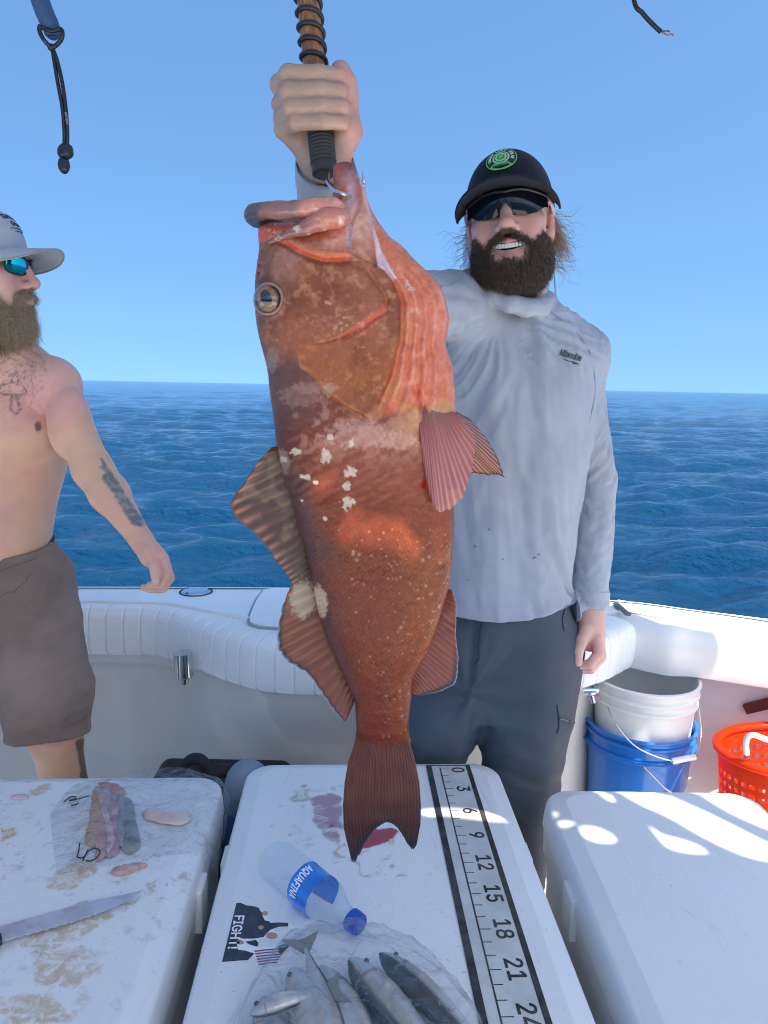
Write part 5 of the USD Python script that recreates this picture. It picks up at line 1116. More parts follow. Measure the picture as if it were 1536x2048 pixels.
fly, _ = seg_dist(np.stack([tv_[:, 0], tv_[:, 2]], 1), np.array([at(952, 1238, 1.5)[[0, 2]], at(944, 1300, 1.5)[[0, 2]], at(941, 1375, 1.5)[[0, 2]]])); d_ -= .004 * np.exp(-(fly / .005) ** 2) * (tn_[:, 1] < -.2)
trous = trimesh.Trimesh(tv_ + tn_ * d_[:, None], tm_.faces, process=False)
trouser_m = mat('trouser_cloth', (.062, .078, .100), rough=.6, spec=.35, var=.18, var_scale=7, bump=.12, bump_scale=700, bump_dist=.0006)
obj('trousers', trous, trouser_m, angler, smooth=True)
def on_cloth(mesh, pxs, lift=.001, r=.0012, n=40):
    """a seam drawn on the cloth along picture points"""
    c = catmull(np.array(pxs, float), n); tr = cKDTree(np.array(mesh.vertices)); out = []
    fv = np.array(mesh.vertices); nn = np.array(mesh.vertex_normals); fm = nn[:, 1] < .1; fv, nn = fv[fm], nn[fm]
    d = fv - CAM; zc = d @ f0; sx_ = CX + FPX * (d @ CR) / zc; sy_ = CY - FPX * (d @ CU) / zc; t2_ = cKDTree(np.stack([sx_, sy_], 1))
    for p_ in c:
        ii = t2_.query(p_, k=6)[1]; j = ii[np.argmin(zc[ii])]; out.append(fv[j] + nn[j] * lift)
    out = gaussian_filter1d(np.array(out), 2, axis=0, mode='nearest'); return tube(out, r, 6)
seam_m = mat('seam_dark', (.025, .03, .04), rough=.8)
for sp_ in ([(962, 1240), (955, 1262), (952, 1300), (950, 1325), (944, 1330)], [(1136, 1205), (1128, 1235), (1131, 1262)], [(1119, 1408), (1121, 1450), (1118, 1470)]): obj('seam', on_cloth(trous, sp_), seam_m, angler, smooth=True)
zp = at(1136, 1441, 1.50); 
zt_ = on_cloth(trous, [(1118, 1437), (1130, 1440), (1141, 1442)], .004, .0016, 10); zc_ = np.array(zt_.vertices)[-12:].mean(0)
rg_ = [zc_ + .0055 * np.array([math.cos(a), 0, math.sin(a)]) + np.array([.007, -.001, -.001]) for a in np.linspace(0, 2 * math.pi, 24)]
obj('zip_pull', [zt_, tube(rg_, .0011, 6)], mat('dark_steel', (.15, .15, .16), rough=.35, metal=1.0), angler, smooth=True)

# ---- cap
def crown_xyz(a, t):
    """a angle round (0 = front), t 0 rim .. 1 top"""
    z = .030 + .096 * np.sin(t * np.pi / 2) ** 1.0; s = np.cos(t * np.pi / 2) ** .62
    fr = np.exp(-(a / .9) ** 2)
    rx, ry = .0865, .108 + .004 * fr
    x = rx * s * np.sin(a); y = -.012 + ry * s * np.cos(a); zz = z + .006 * fr * np.sin(np.pi * t) - .012 * (1 - t) * (1 - np.cos(a)) * .5
    return np.stack([x, y, zz], -1)
def make_cap(parent, O, Rm, cloth, lift, droop, edge_m):
    na, nt = 120, 40
    A_, T_ = np.meshgrid(np.linspace(-np.pi, np.pi, na, endpoint=False), np.linspace(0, .995, nt), indexing='ij')
    cv = crown_xyz(A_, T_)
    seamd = np.min(np.abs(np.stack([A_ - s for s in (-.62, .62, -1.7, 1.7)])), 0); cv = cv * (1 - .006 * np.exp(-(seamd / .02) ** 2))[..., None]
    cr_ = trimesh.Trimesh(O + cv.reshape(-1, 3) @ Rm.T, grid_faces(na, nt, True, False), process=False)
    cinner = trimesh.Trimesh(O + (cv * np.array([.97, .97, .985])).reshape(-1, 3) @ Rm.T, grid_faces(na, nt, True, False)[:, ::-1], process=False)
    if (np.array(cr_.vertex_normals)[5 * nt + 5] @ (np.array(cr_.vertices)[5 * nt + 5] - O)) < 0: cr_.invert(); cinner.invert()
    cap_t = thing('cap', None, None, parent=parent)
    obj('crown', [cr_, cinner], cloth, cap_t, smooth=50)
    ub = np.linspace(-1, 1, 61); vb = np.linspace(0, 1, 22)
    def bill(off):
        out = np.empty((61, 22, 3))
        for i, uu in enumerate(ub):
            a = uu * 1.36; inner = crown_xyz(np.array(a), np.array(0.0)); inner = inner * np.array([.985, .985, 1])
            ox = .096 * math.copysign(abs(math.sin(uu * 1.5)) ** .92, uu); oy = .018 + .158 * max(math.cos(uu * 1.5), 0) ** .58; outp = np.array([ox, oy, .030])
            for j, v_ in enumerate(vb):
                p_ = inner + (outp - inner) * v_; p_[2] = inner[2] + (lift - droop * (p_[0] / .096) ** 2) * v_ + .002 + off * min(1, (1 - v_) * 8 + .2) - .006 * v_ * v_
                out[i, j] = p_
        return out
    bt, bb_ = bill(.0016), bill(-.0022)
    Vb = np.vstack([bt.reshape(-1, 3), bb_.reshape(-1, 3)]); Fb = grid_faces(61, 22); n0 = 61 * 22
    rim = [i * 22 + 21 for i in range(61)]; st = []
    for i in range(60): st += [[rim[i], rim[i + 1], rim[i + 1] + n0], [rim[i], rim[i + 1] + n0, rim[i] + n0]]
    obj('bill', trimesh.Trimesh(O + Vb @ Rm.T, np.vstack([Fb, Fb[:, ::-1] + n0, st]), process=False), cloth, cap_t, smooth=50)
    obj('bill_edge', tube(O + bill(0)[:, 21] @ Rm.T, .0022, 8), edge_m, cap_t, smooth=True)
    return cap_t, cr_
navy = mat('cap_cloth', (.012, .015, .022), rough=.85, spec=.2, bump=.25, bump_scale=700, bump_dist=.0006, sheen=.06)
cap_t, cr_ = make_cap(angler, HO, RH, navy, -.004, .020, navy)
# round patch on the front of the cap, draped on the crown
pc = crown_xyz(np.array(-.06), np.array(.40)); pnx = crown_xyz(np.array(.04), np.array(.40)) - crown_xyz(np.array(-.16), np.array(.40)); pny = crown_xyz(np.array(-.06), np.array(.48)) - crown_xyz(np.array(-.06), np.array(.32))
PXA = unit(RH @ pnx); PYA = unit(RH @ pny); PYA = unit(PYA - PXA * (PYA @ PXA)); PNA = np.cross(PXA, PYA); PNA = PNA if PNA[1] < 0 else -PNA
PO = HO + RH @ pc
def on_cap(mesh, lift): v_ = np.array(tm(mesh).vertices); return trimesh.Trimesh(drape(cr_, v_, PO, PXA, PYA, PNA, lift), tm(mesh).faces, process=False)
def disc(r0_, r1_, h_, n_=72, rings_=8):
    th_ = np.linspace(0, 2 * np.pi, n_, endpoint=False); rr_ = np.linspace(r0_, r1_, rings_); V_ = np.array([[r * math.cos(t), r * math.sin(t), h_] for t in th_ for r in rr_]); Fd = grid_faces(n_, rings_, True, False); t_ = trimesh.Trimesh(V_, Fd, process=False); 
    if t_.face_normals[0][2] < 0: t_.invert()
    return t_
pg = mat('patch_green', srgb(120, 205, 105), rough=.6); pdk = mat('patch_dark', (.018, .035, .03), rough=.7); pwh = mat('patch_white', (.75, .8, .76), rough=.7); plg = mat('patch_pale_green', srgb(150, 220, 165), rough=.6)
patch = thing('patch', None, None, parent=cap_t)
R_ = .0285
V_ = np.array(disc(0, R_, 0).vertices)
obj('patch_base', on_cap(disc(0.0002, R_, 0), .0012), pdk, patch, smooth=True)
obj('patch_rim', on_cap(disc(R_ - .0014, R_ + .0004, 0), .0022), pg, patch, smooth=True)
for a0, a1, m_ in ((.0128, .0160, plg), (.0068, .0108, plg), (.0030, .0052, pg)): obj('patch_ring', on_cap(disc(a0, a1, 0), .0021), m_, patch, smooth=True)
hexa = Polygon([(.0028 * math.cos(i * math.pi / 3), .0028 * math.sin(i * math.pi / 3)) for i in range(6)]); obj('patch_hexagon', on_cap(extrude(hexa, .0004), .002), pg, patch, smooth=False)
petals = [Polygon([(.0115 * math.cos(a) + .002 * math.cos(a + b), .0115 * math.sin(a) + .002 * math.sin(a + b)) for b in np.linspace(0, 6.28, 7)[:-1]]) for a in np.linspace(0, 6.28, 9)[:-1]]
obj('patch_leaf', [on_cap(extrude(p_, .0004), .0022) for p_ in petals], pg, patch, smooth=False)
band = Polygon([(R_ * .97 * math.cos(a), R_ * .97 * math.sin(a)) for a in np.linspace(math.radians(222), math.radians(318), 30)] + [(R_ * .62 * math.cos(a), R_ * .62 * math.sin(a)) for a in np.linspace(math.radians(314), math.radians(226), 30)])
obj('patch_band', on_cap(extrude(band.segmentize(.002), .0003), .0021), pg, patch, smooth=False)
def arc_text(s, r, a0, a1, h, m_, inside=False):
    out = []
    for i, ch in enumerate(s):
        if ch == ' ': continue
        t_ = text_mesh(ch, h, .0004, bold=True); v_ = np.array(t_.vertices); v_[:, 0] -= np.ptp(v_[:, 0]) / 2 + v_[:, 0].min(); a = a0 + (a1 - a0) * i / (len(s) - 1); up = np.array([math.cos(a), math.sin(a)]); up = -up if inside else up; rt = np.array([up[1], -up[0]])
        o_ = np.array([math.cos(a), math.sin(a)]) * r; out.append(trimesh.Trimesh(np.column_stack([o_ + v_[:, :1] * rt + v_[:, 1:2] * up, v_[:, 2]]), t_.faces, process=False))
    return on_cap(trimesh.util.concatenate(out), .0024)
obj('patch_lettering', arc_text('GREEN LIGHT SOLAR', .0185, math.radians(190), math.radians(-10), .0056, pwh), pwh, patch, smooth=False)
obj('patch_lettering', arc_text('BOCA RATON', .0248, math.radians(236), math.radians(304), .0042, pdk, True), pdk, patch, smooth=False)
# green tag on the cap's side
tg = crown_xyz(np.linspace(1.62, 1.78, 6)[:, None], np.linspace(.10, .34, 8)[None, :]); tgm = trimesh.Trimesh(HO + (tg * np.array([1.012, 1.0, 1.0])).reshape(-1, 3) @ RH.T, grid_faces(6, 8), process=False)
obj('side_tag', trimesh.util.concatenate([tgm, trimesh.Trimesh(tgm.vertices, tgm.faces[:, ::-1], process=False)]), pg, cap_t, smooth=False)
# ---- sunglasses: one wrapped shield with a notch for the nose
gl = thing('sunglasses', None, None, parent=angler)
xs_ = np.linspace(-.0745, .0745, 121)
def lens_y(x): return .1085 - 6.2 * x * x - 420 * x ** 4
def lens_bot(x): a = np.abs(x); return np.where(a < .012, .006 - .022 * (a / .012) ** 1.6 + .0, -.016 - .0035 * np.sin(np.clip((a - .012) / .036, 0, 1) * np.pi) + .014 * sstep(.048, .074, a))
def lens_top(x): a = np.abs(x); return .0215 - .0045 * sstep(.03, .074, a) - .0025 * np.exp(-(a / .012) ** 2)
vs_ = np.linspace(0, 1, 14); gr = np.empty((121, 14, 3))
for j, v_ in enumerate(vs_): z_ = lens_bot(xs_) * (1 - v_) + lens_top(xs_) * v_; gr[:, j] = np.stack([xs_, lens_y(xs_) - 9 * (z_ - .002) ** 2 + .25 * (z_), z_], 1)
def shell(g, th_):
    o = g.reshape(-1, 3); t_ = trimesh.Trimesh(HO + o @ RH.T, grid_faces(*g.shape[:2]), process=False)
    nn = np.array(t_.vertex_normals); sgn = 1 if (nn.mean(0) @ HY) > 0 else -1; V1 = np.array(t_.vertices); V2 = V1 - sgn * nn * th_; n_ = len(V1); Fg = t_.faces if sgn > 0 else t_.faces[:, ::-1]; nu_, nv_ = g.shape[:2]
    loop = [i * nv_ for i in range(nu_)] + [(nu_ - 1) * nv_ + j for j in range(1, nv_)] + [i * nv_ + nv_ - 1 for i in range(nu_ - 2, -1, -1)] + [j for j in range(nv_ - 2, 0, -1)]
    st = []
    for i in range(len(loop)): a_, b_ = loop[i], loop[(i + 1) % len(loop)]; st += [[a_, b_, b_ + n_], [a_, b_ + n_, a_ + n_]]
    return trimesh.Trimesh(np.vstack([V1, V2]), np.vstack([Fg, Fg[:, ::-1] + n_, st]), process=False)
lens_m = mat('lens_dark', (.006, .007, .012), rough=.03, spec=.45)
obj('lens', shell(gr, .0018), lens_m, gl, smooth=40)
frm = mat('frame_black', (.010, .010, .012), rough=.35)
top_ = HO + gr[:, -1] @ RH.T; obj('brow_bar', tube(top_ + RH[:, 2] * .0015, .0034, 10), frm, gl, smooth=True)
notch = HO + gr[46:75, 0] @ RH.T; obj('nose_bridge', tube(notch - HY * .002, .0026, 8), frm, gl, smooth=True)
for s in (-1, 1):
    e_ = hl(s * .0745, lens_y(.0745), .012); obj('temple_arm', tube(catmull([e_, hl(s * .0815, .035, .010), hl(s * .0835, .0, .006), hl(s * .0825, -.02, -.006)], 20), .0032, 8, flat=1.3), mat('temple_rose', srgb(214, 180, 184), rough=.35), gl, smooth=True)
for sp_ in ([(1100, 622), (1146, 652), (1184, 706), (1192, 780), (1180, 850)], [(925, 556), (900, 572), (872, 580), (850, 605)]): obj('sleeve_seam', on_cloth(shirt, sp_, .0004, .0011), mat('shirt_seam', (.30, .32, .36), rough=.85), angler, smooth=True)
for i_, (x_, y_, w_) in enumerate(((945, 1092, 3), (1068, 1116, 5), (1078, 1112, 3), (972, 1062, 2), (988, 1072, 3), (1010, 1120, 2), (1096, 1230, 3), (930, 1160, 2), (1040, 1010, 2))): obj('shirt_stain', on_cloth(shirt, [(x_, y_), (x_ + w_ * .6, y_ + w_ * .5), (x_ + w_, y_ + w_ * .3)], -.0004, .0014, 8), mat('stain_dark', (.15, .15, .17), rough=.9), angler, smooth=True)

# ------------------------------------------------------------------ the shirtless angler at the left
mate = thing('person', 'shirtless bearded person in pale cap, mirrored sunglasses and brown shorts', 'person')
R2 = frame(math.radians(-90), math.radians(4), math.radians(0)); O2 = at(-33., 538., 1.76)
ml = lambda x, y, z: O2 + R2 @ np.array([x, y, z])
NB2 = at(2, 706, 1.80); LS2 = at(112, 772, 1.75); RS2 = at(-168, 752, 1.90); LE2 = at(186, 940, 1.70); LW2 = at(284, 1082, 1.62); RE2 = at(-250, 960, 1.94); RW2 = at(-236, 1150, 1.86)
PV2 = at(-34, 1110, 1.80)
z2 = unit(NB2 - PV2); x2 = np.array([math.cos(.32), math.sin(.32), 0]); x2 = unit(x2 - z2 * (x2 @ z2)); RT2 = np.stack([x2, np.cross(z2, x2), z2], 1); H2 = np.linalg.norm(NB2 - PV2)
tz2 = np.array([-.05, .04, .12, .22, .30, .37, .43, .47]) * H2 / .47
m_p = head_prims(O2, R2, False) + [cap(ml(0, -.03, -.07), NB2 + np.array([0, .01, -.02]), .062, .068, .03),
    stackloft(PV2, RT2, tz2, [0, 0, .004, .008, .01, .01, .004, 0], [0, 0, 0, 0, 0, 0, 0, 0], [.162, .152, .150, .160, .176, .172, .125, .06], [.118, .116, .114, .120, .126, .112, .085, .055], .03, 2.25), ell(NB2 + np.array([0, .01, -.05]), (.13, .08, .06), None, .04),
    ell(PV2 + RT2 @ np.array([.072, -.096, .302 * H2 / .47]), (.075, .030, .052), RT2, .03), ell(PV2 + RT2 @ np.array([-.072, -.096, .302 * H2 / .47]), (.075, .030, .052), RT2, .03), ell(PV2 + RT2 @ np.array([.0, -.070, .05]), (.12, .060, .09), RT2, .05),
    ell(LS2, (.050, .054, .060), None, .018), ell(RS2, (.055, .056, .062), None, .03), cap(NB2 + np.array([.02, 0, .0]), LS2, .050, .046, .04), cap(LS2, LE2, .047, .041, .007), ell((LS2 * .55 + LE2 * .45) + [-.004, -.008, 0], (.048, .049, .085), None, .010), cap(LE2, LE2 + (LW2 - LE2) * .35, .044, .042, .02), cap(LE2 + (LW2 - LE2) * .35, LW2, .041, .0245, .02),
    cap(RS2, RE2, .052, .042, .022), cap(RE2, RW2, .042, .026, .02), ell(RW2 + [0, 0, -.07], (.022, .04, .07), None, .02)]
hh = lambda x, y, Y: at(x, y, Y)
m_p += [cap(LW2, hh(303, 1112, 1.60), .0235, .026, .012), cap(hh(298, 1098, 1.60), hh(318, 1120, 1.605), .020, .022, .010), cap(hh(316, 1112, 1.59), hh(326, 1128, 1.60), .016, .0135, .010)]
m_p += finger([hh(297, 1104, 1.585), hh(308, 1128, 1.572), hh(312, 1148, 1.568), hh(312, 1164, 1.568)], [.0155, .0120, .0112, .0090], .004)
for i, (d, Yo, s) in enumerate((((0, 0), 1.592, 1.0), ((3, 6), 1.612, 1.05), ((-4, 8), 1.632, 1.0), ((-14, 5), 1.650, .88))):
    m_p += finger([hh(326 + d[0], 1126 + d[1] * .4, Yo), hh(335 + d[0], 1149 + d[1], Yo - .004), hh(323 + d[0], 1169 + d[1], Yo - .008), hh(301 + d[0], 1170 + d[1], Yo - .004)], [.0130 * s, .0115 * s, .0104 * s, .0086 * s], .003)
HL2, KL2, HR2, KR2 = at(52, 1190, 1.78), at(112, 1478, 1.72), at(-128, 1200, 1.84), at(-150, 1480, 1.86)
AL2, AR2 = np.array([KL2[0] + .01, 1.80, .09]), np.array([KR2[0], 1.90, .09])
m_p += [cap(HL2, KL2, .088, .060, .03), cap(KL2, KL2 + (AL2 - KL2) * .4, .058, .054, .02), cap(KL2 + (AL2 - KL2) * .4, AL2, .054, .036, .02), cap(HR2, KR2, .088, .060, .03), cap(KR2, AR2, .056, .037, .02), cap(AL2 + [0, .03, -.04], AL2 + [0, -.14, -.06], .034, .028, .02), cap(AR2 + [0, .03, -.04], AR2 + [0, -.14, -.06], .034, .028, .02)]
mm = nets(field(m_p), (-1.42, 1.40, -.02), (-.42, 2.14, 1.94), .0046)
v2 = np.array(mm.vertices); n2_ = np.array(mm.vertex_normals); q2 = loc(v2, O2, R2)
def proj(v): d = v - CAM; zc = d @ f0; return np.stack([CX + FPX * (d @ CR) / zc, CY - FPX * (d @ CU) / zc], 1)
def beard2(qq):
    x, y, z = qq.T; ax = np.abs(x); side = sstep(.056, .068, ax) * (1 - sstep(-.060, -.042, z)) * sstep(-.03, 0, y) * (1 - sstep(.03, .05, y)); low = 1 - sstep(-.098, -.074, z - .020 * sstep(.04, .066, ax)); mous = np.exp(-(((z + .0585 + .35 * np.maximum(ax - .012, 0)) / .0080) ** 4)) * (1 - sstep(.036, .042, ax)) * (y > .07)
    return np.clip(np.maximum.reduce([side, low, mous]) * (y > -.03) * (z > -.135) * (ax < .085) * (np.linalg.norm(qq, axis=1) < .165), 0, 1)
b2 = beard2(q2); head2 = np.linalg.norm(q2 - [0, 0, -.02], axis=1) < .17
t2 = head_tint(q2, np.where(head2, b2 * .0, 0), SK, 5); t2 = lerp(t2, np.array([.20, .14, .085]), np.where(head2, b2, 0) * .8)
nh = ~head2; na_ = fbm(v2 * 30, 4, 71); nb_ = fbm(v2 * 9, 3, 72)
sk2 = lerp(np.tile(np.array([.78, .445, .265]), (len(v2), 1)), np.array([.76, .385, .265]), sstep(.4, .7, nb_)); sk2 = lerp(sk2, np.array([.80, .40, .36]), .7 * np.exp(-(np.linalg.norm(v2 - LS2, axis=1) / .12) ** 2) + .6 * np.exp(-(np.linalg.norm(v2 - hh(318, 1150, 1.6), axis=1) / .05) ** 2))
t2[nh] = (sk2 * (.88 + .2 * na_[:, None]))[nh]
pr = proj(v2); fr_ = nh & (n2_[:, 1] < .35)
def ink(mask_d, w, col, a): 
    k = fr_; t2[k] = lerp(t2[k], np.array(col), a * np.exp(-(mask_d[k] / w) ** 2))
cross = np.array([(13, 768), (25, 765), (20, 752), (30, 745), (38, 756), (34, 770), (46, 772), (53, 782), (42, 792), (30, 788), (41, 818), (33, 829), (20, 818), (24, 788), (10, 790), (-4, 784), (2, 770), (13, 768)], float)
dc, _ = seg_dist(pr, cross); ink(dc, 1.6, (.10, .085, .095), .85)
for ln_ in ([(18, 700), (40, 708), (60, 722), (84, 728), (92, 742)], [(60, 700), (80, 712), (88, 726)], [(24, 730), (50, 726), (70, 734)], [(2, 726), (20, 716), (34, 722)]): 
    d_, _ = seg_dist(pr, np.array(ln_, float)); ink(d_ + 2.5 * fbm(np.column_stack([pr / 6, 0 * pr[:, 0]]), 2, 74), 2.2, (.13, .095, .10), .8)
hairn = fbm(np.column_stack([pr / np.array([2.6, 3.4]), 0 * pr[:, 0]]), 3, 75); ch = np.exp(-(((pr[:, 0] - 40) / 50) ** 2 + ((pr[:, 1] - 760) / 60) ** 2)); k = fr_; t2[k] = lerp(t2[k], np.array([.16, .10, .08]), (sstep(.56, .66, hairn) * ch * .6)[k])
dn = np.linalg.norm((pr - np.array([76, 853])) / np.array([8, 11]), axis=1); k = fr_ & (pr[:, 0] < 110); t2[k] = lerp(t2, np.array([.24, .105, .095]), 1 - sstep(.7, 1.15, dn))[k]
sl = Polygon([(196, 912), (206, 918), (232, 955), (258, 1000), (296, 1048), (284, 1054), (262, 1048), (244, 1020), (226, 985), (204, 958), (208, 944), (199, 935), (206, 930)])
sd = sdist(sl, pr) + 7 * (fbm(np.column_stack([pr / 9, 0 * pr[:, 0]]), 3, 76) - .5); k = nh & (np.linalg.norm(v2 - (LE2 + LW2) / 2, axis=1) < .16); t2[k] = lerp(t2, lerp(np.tile(np.array([.10, .13, .14]), (len(v2), 1)), np.array([.24, .25, .235]), sstep(.45, .68, fbm(np.column_stack([pr / 7, 0 * pr[:, 0]]), 3, 77))), sstep(-1, 2.0, sd) * .88)[k]
ck = Polygon([(150, 1482), (164, 1476), (182, 1480), (184, 1580), (164, 1580), (158, 1530)]); sd = sdist(ck, pr) + 6 * (fbm(np.column_stack([pr / 8, 0 * pr[:, 0]]), 3, 78) - .5); k = nh & (v2[:, 2] < .6); t2[k] = lerp(t2, np.array([.055, .065, .06]), sstep(-1, 2, sd) * .85)[k]
nail = np.linalg.norm((pr - np.array([313, 1163])) / np.array([5, 5]), axis=1); k = nh & (v2[:, 1] < 1.575) & (v2[:, 2] < 1.2) & (v2[:, 2] > .8); t2[k] = lerp(t2, np.array([.74, .52, .46]), 1 - sstep(.7, 1.1, nail))[k]
obj('body', mm, skin_m, mate, smooth=True, col=np.clip(t2, .003, .9))
# beard
rng = np.random.default_rng(21); ids = np.flatnonzero(head2 & (b2 > .3)); pick = rng.choice(ids, 11000, p=b2[ids] / b2[ids].sum()); qn = q2[pick]; mo_ = (qn[:, 2] > -.068) & (np.abs(qn[:, 0]) < .036)
comb = np.where(mo_[:, None], np.sign(qn[:, :1]) * R2[:, 0] * .7 - R2[:, 2] * .8 + R2[:, 1] * .25, -R2[:, 2] - R2[:, 1] * .06)
ln = np.where(mo_, rng.uniform(.010, .018, len(pick)), rng.uniform(.5, 1, len(pick)) * (.018 + .046 * sstep(-.05, -.10, qn[:, 2])))
S = grow(v2[pick] + rng.normal(0, .0016, (len(pick), 3)), n2_[pick], unit(comb), ln, rng, 7, .0060, .24)
front_ = qn[:, 1] > .035
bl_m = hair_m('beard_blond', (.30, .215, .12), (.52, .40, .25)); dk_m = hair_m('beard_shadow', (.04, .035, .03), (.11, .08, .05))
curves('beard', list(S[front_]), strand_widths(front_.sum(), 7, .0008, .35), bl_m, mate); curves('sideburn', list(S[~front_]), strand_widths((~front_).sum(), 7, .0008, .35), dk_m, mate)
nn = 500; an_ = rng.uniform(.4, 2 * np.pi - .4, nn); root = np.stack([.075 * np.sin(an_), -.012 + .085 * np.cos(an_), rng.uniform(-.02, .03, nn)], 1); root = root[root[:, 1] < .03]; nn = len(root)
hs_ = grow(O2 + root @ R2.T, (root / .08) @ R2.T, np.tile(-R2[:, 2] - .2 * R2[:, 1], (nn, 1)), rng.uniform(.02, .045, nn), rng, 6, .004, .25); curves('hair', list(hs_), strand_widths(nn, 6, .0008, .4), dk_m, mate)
# pale cap with dark lettering
pale = mat('pale_cap_cloth', (.47, .48, .50), rough=.85, spec=.2, var=.08, var_scale=20, bump=.2, bump_scale=700, bump_dist=.0006); olive = mat('cap_trim', (.33, .34, .27), rough=.8)
c2t, cr2 = make_cap(mate, O2, R2, pale, .006, .030, olive)
pcx = crown_xyz(np.array(-.05), np.array(.40)); e1 = unit(R2 @ (crown_xyz(np.array(.05), np.array(.40)) - crown_xyz(np.array(-.15), np.array(.40)))); e2 = R2 @ (crown_xyz(np.array(-.05), np.array(.5)) - crown_xyz(np.array(-.05), np.array(.3))); e2 = unit(e2 - e1 * (e2 @ e1)); e3 = np.cross(e1, e2); e3 = e3 if e3 @ R2[:, 1] > 0 else -e3
ck_m = mat('cap_print', (.035, .04, .055), rough=.8)
def cap_text(s, h, cx, cy, nm):
    t_ = text_mesh(s, h, .0005, bold=True); v_ = np.array(t_.vertices); v_[:, 0] += cx - np.ptp(v_[:, 0]) / 2; v_[:, 1] += cy; obj(nm, trimesh.Trimesh(drape(cr2, v_, O2 + R2 @ pcx, e1, e2, e3, .0012), t_.faces, process=False), ck_m, c2t, smooth=False)
cap_text('SALTY', .0125, .0, .012, 'cap_lettering'); cap_text('Grand', .0105, .004, -.006, 'cap_lettering')
for yy, w_ in ((-.013, .05), (-.020, .030)):
    l_ = extrude(Polygon([(-w_ / 2, yy), (w_ / 2, yy), (w_ / 2, yy + .0012), (-w_ / 2, yy + .0012)]).segmentize(.004), .0005); obj('cap_stripe', trimesh.Trimesh(drape(cr2, np.array(l_.vertices), O2 + R2 @ pcx, e1, e2, e3, .0012), l_.faces, process=False), ck_m, c2t, smooth=False)
# mirrored sunglasses
g2 = thing('sunglasses', None, None, parent=mate)
mir = usdkit.material(stage, '/World/Looks/mirror_lens', {'tc': ('texture_coordinate', {}), 'lw': ('layer_weight', dict(blend=.45)), 'r': ('rgb_ramp', dict(ramp=[(0, (.02, .55, .42)), (.35, (.02, .50, .55)), (.7, (.03, .22, .75)), (1, (.15, .2, .7))])), 'p': ('principled_bsdf', dict(metallic=1.0, roughness=.05))}, [('lw.facing', 'r.fac'), ('r.color', 'p.base_color')], surface='p.BSDF')
def lens2_y(x): return .1035 - 5.0 * x * x - 300 * x ** 4
for s in (-1, 1):
    a = np.linspace(0, 2 * np.pi, 64, endpoint=False); ex_ = np.sign(np.cos(a)) * np.abs(np.cos(a)) ** .62 * .0275; ez_ = np.sign(np.sin(a)) * np.abs(np.sin(a)) ** .66 * .0195
    ring_ = []
    for k_ in np.linspace(0.02, 1, 9):
        X_ = s * .0345 + ex_ * k_; Z_ = -.001 + ez_ * k_ + .05 * (np.abs(X_) - .034) * k_; ring_.append(np.stack([X_, lens2_y(X_) - 6 * Z_ ** 2 + .15 * Z_, Z_], 1))
    G_ = np.array(ring_); t_ = trimesh.Trimesh(O2 + G_.reshape(-1, 3) @ R2.T, grid_faces(9, 64, False, True), process=False)
    if np.array(t_.vertex_normals).mean(0) @ R2[:, 1] < 0: t_.invert()
    bk = trimesh.Trimesh(np.array(t_.vertices) - R2[:, 1] * .0015, t_.faces[:, ::-1], process=False); obj('lens', [t_, bk], mir, g2, smooth=60)
    lp_ = O2 + np.vstack([G_[-1], G_[-1][:2]]) @ R2.T; obj('frame', tube(lp_, .0023, 8), frm, g2, smooth=True)
    e_ = ml(s * .062, lens2_y(.062), .008); obj('temple_arm', tube(catmull([e_, ml(s * .078, .045, .008), ml(s * .083, .0, .004), ml(s * .081, -.02, -.01)], 20), .0034, 8, flat=1.6), frm, g2, smooth=True)
obj('nose_bridge', tube(catmull([ml(-.0085, lens2_y(0), .004), ml(0, lens2_y(0) + .002, .008), ml(.0085, lens2_y(0), .004)], 12), .0024, 8), frm, g2, smooth=True)
# shorts
s_p = [stackloft(PV2, RT2, np.array([-.20, -.12, -.04, .02, .045]), [0] * 5, [0] * 5, [.165, .176, .170, .160, .156], [.118, .126, .126, .122, .118], .03, 2.4),
       cap(HL2 + [.004, 0, .03], at(94, 1390, 1.735), .112, .105, .03), flat_rod(at(94, 1390, 1.735), at(97, 1468, 1.72), .105, .098, .02), cap(HR2, at(-142, 1380, 1.85), .112, .105, .03), flat_rod(at(-142, 1380, 1.85), at(-148, 1470, 1.855), .105, .098, .02)]
sm2 = nets(field(s_p), (-1.36, 1.45, .40), (-.45, 2.14, 1.15), .0065)
w2, wn2 = np.array(sm2.vertices), np.array(sm2.vertex_normals); dd2 = .018 * (fbm(np.column_stack([w2[:, 0] * 10 + w2[:, 2] * 8, w2[:, 1] * 9, w2[:, 2] * 16 - w2[:, 0] * 8]), 3, 81) - .5); crp2 = at(-40, 1260, 1.7); rp = w2 - crp2; rad = np.hypot(rp[:, 0], rp[:, 2]); ang = np.arctan2(rp[:, 2], rp[:, 0]); dd2 += .02 * (fbm(np.column_stack([ang * 4.2, rad * 4, 0 * rad]), 2, 82) - .5) * np.exp(-rad / .22)
tl2 = (w2 - PV2) @ RT2; wl = .015 + .045 * np.clip(tl2[:, 0] / .16, -1, 1); w3 = w2 + wn2 * dd2[:, None]
tq3 = (w3 - PV2) @ RT2; hi = tl2[:, 2] > wl; tq3[hi, 2] = wl[hi] + .001 * (tq3[hi, 2] - wl[hi]); w3 = PV2 + tq3 @ RT2.T
sho = trimesh.Trimesh(w3, sm2.faces, process=False); short_m = mat('shorts_cloth', (.275, .19, .145), rough=.75, spec=.25, var=.28, var_scale=5, bump=.2, bump_scale=600, bump_dist=.0008)
obj('shorts', sho, short_m, mate, smooth=True)
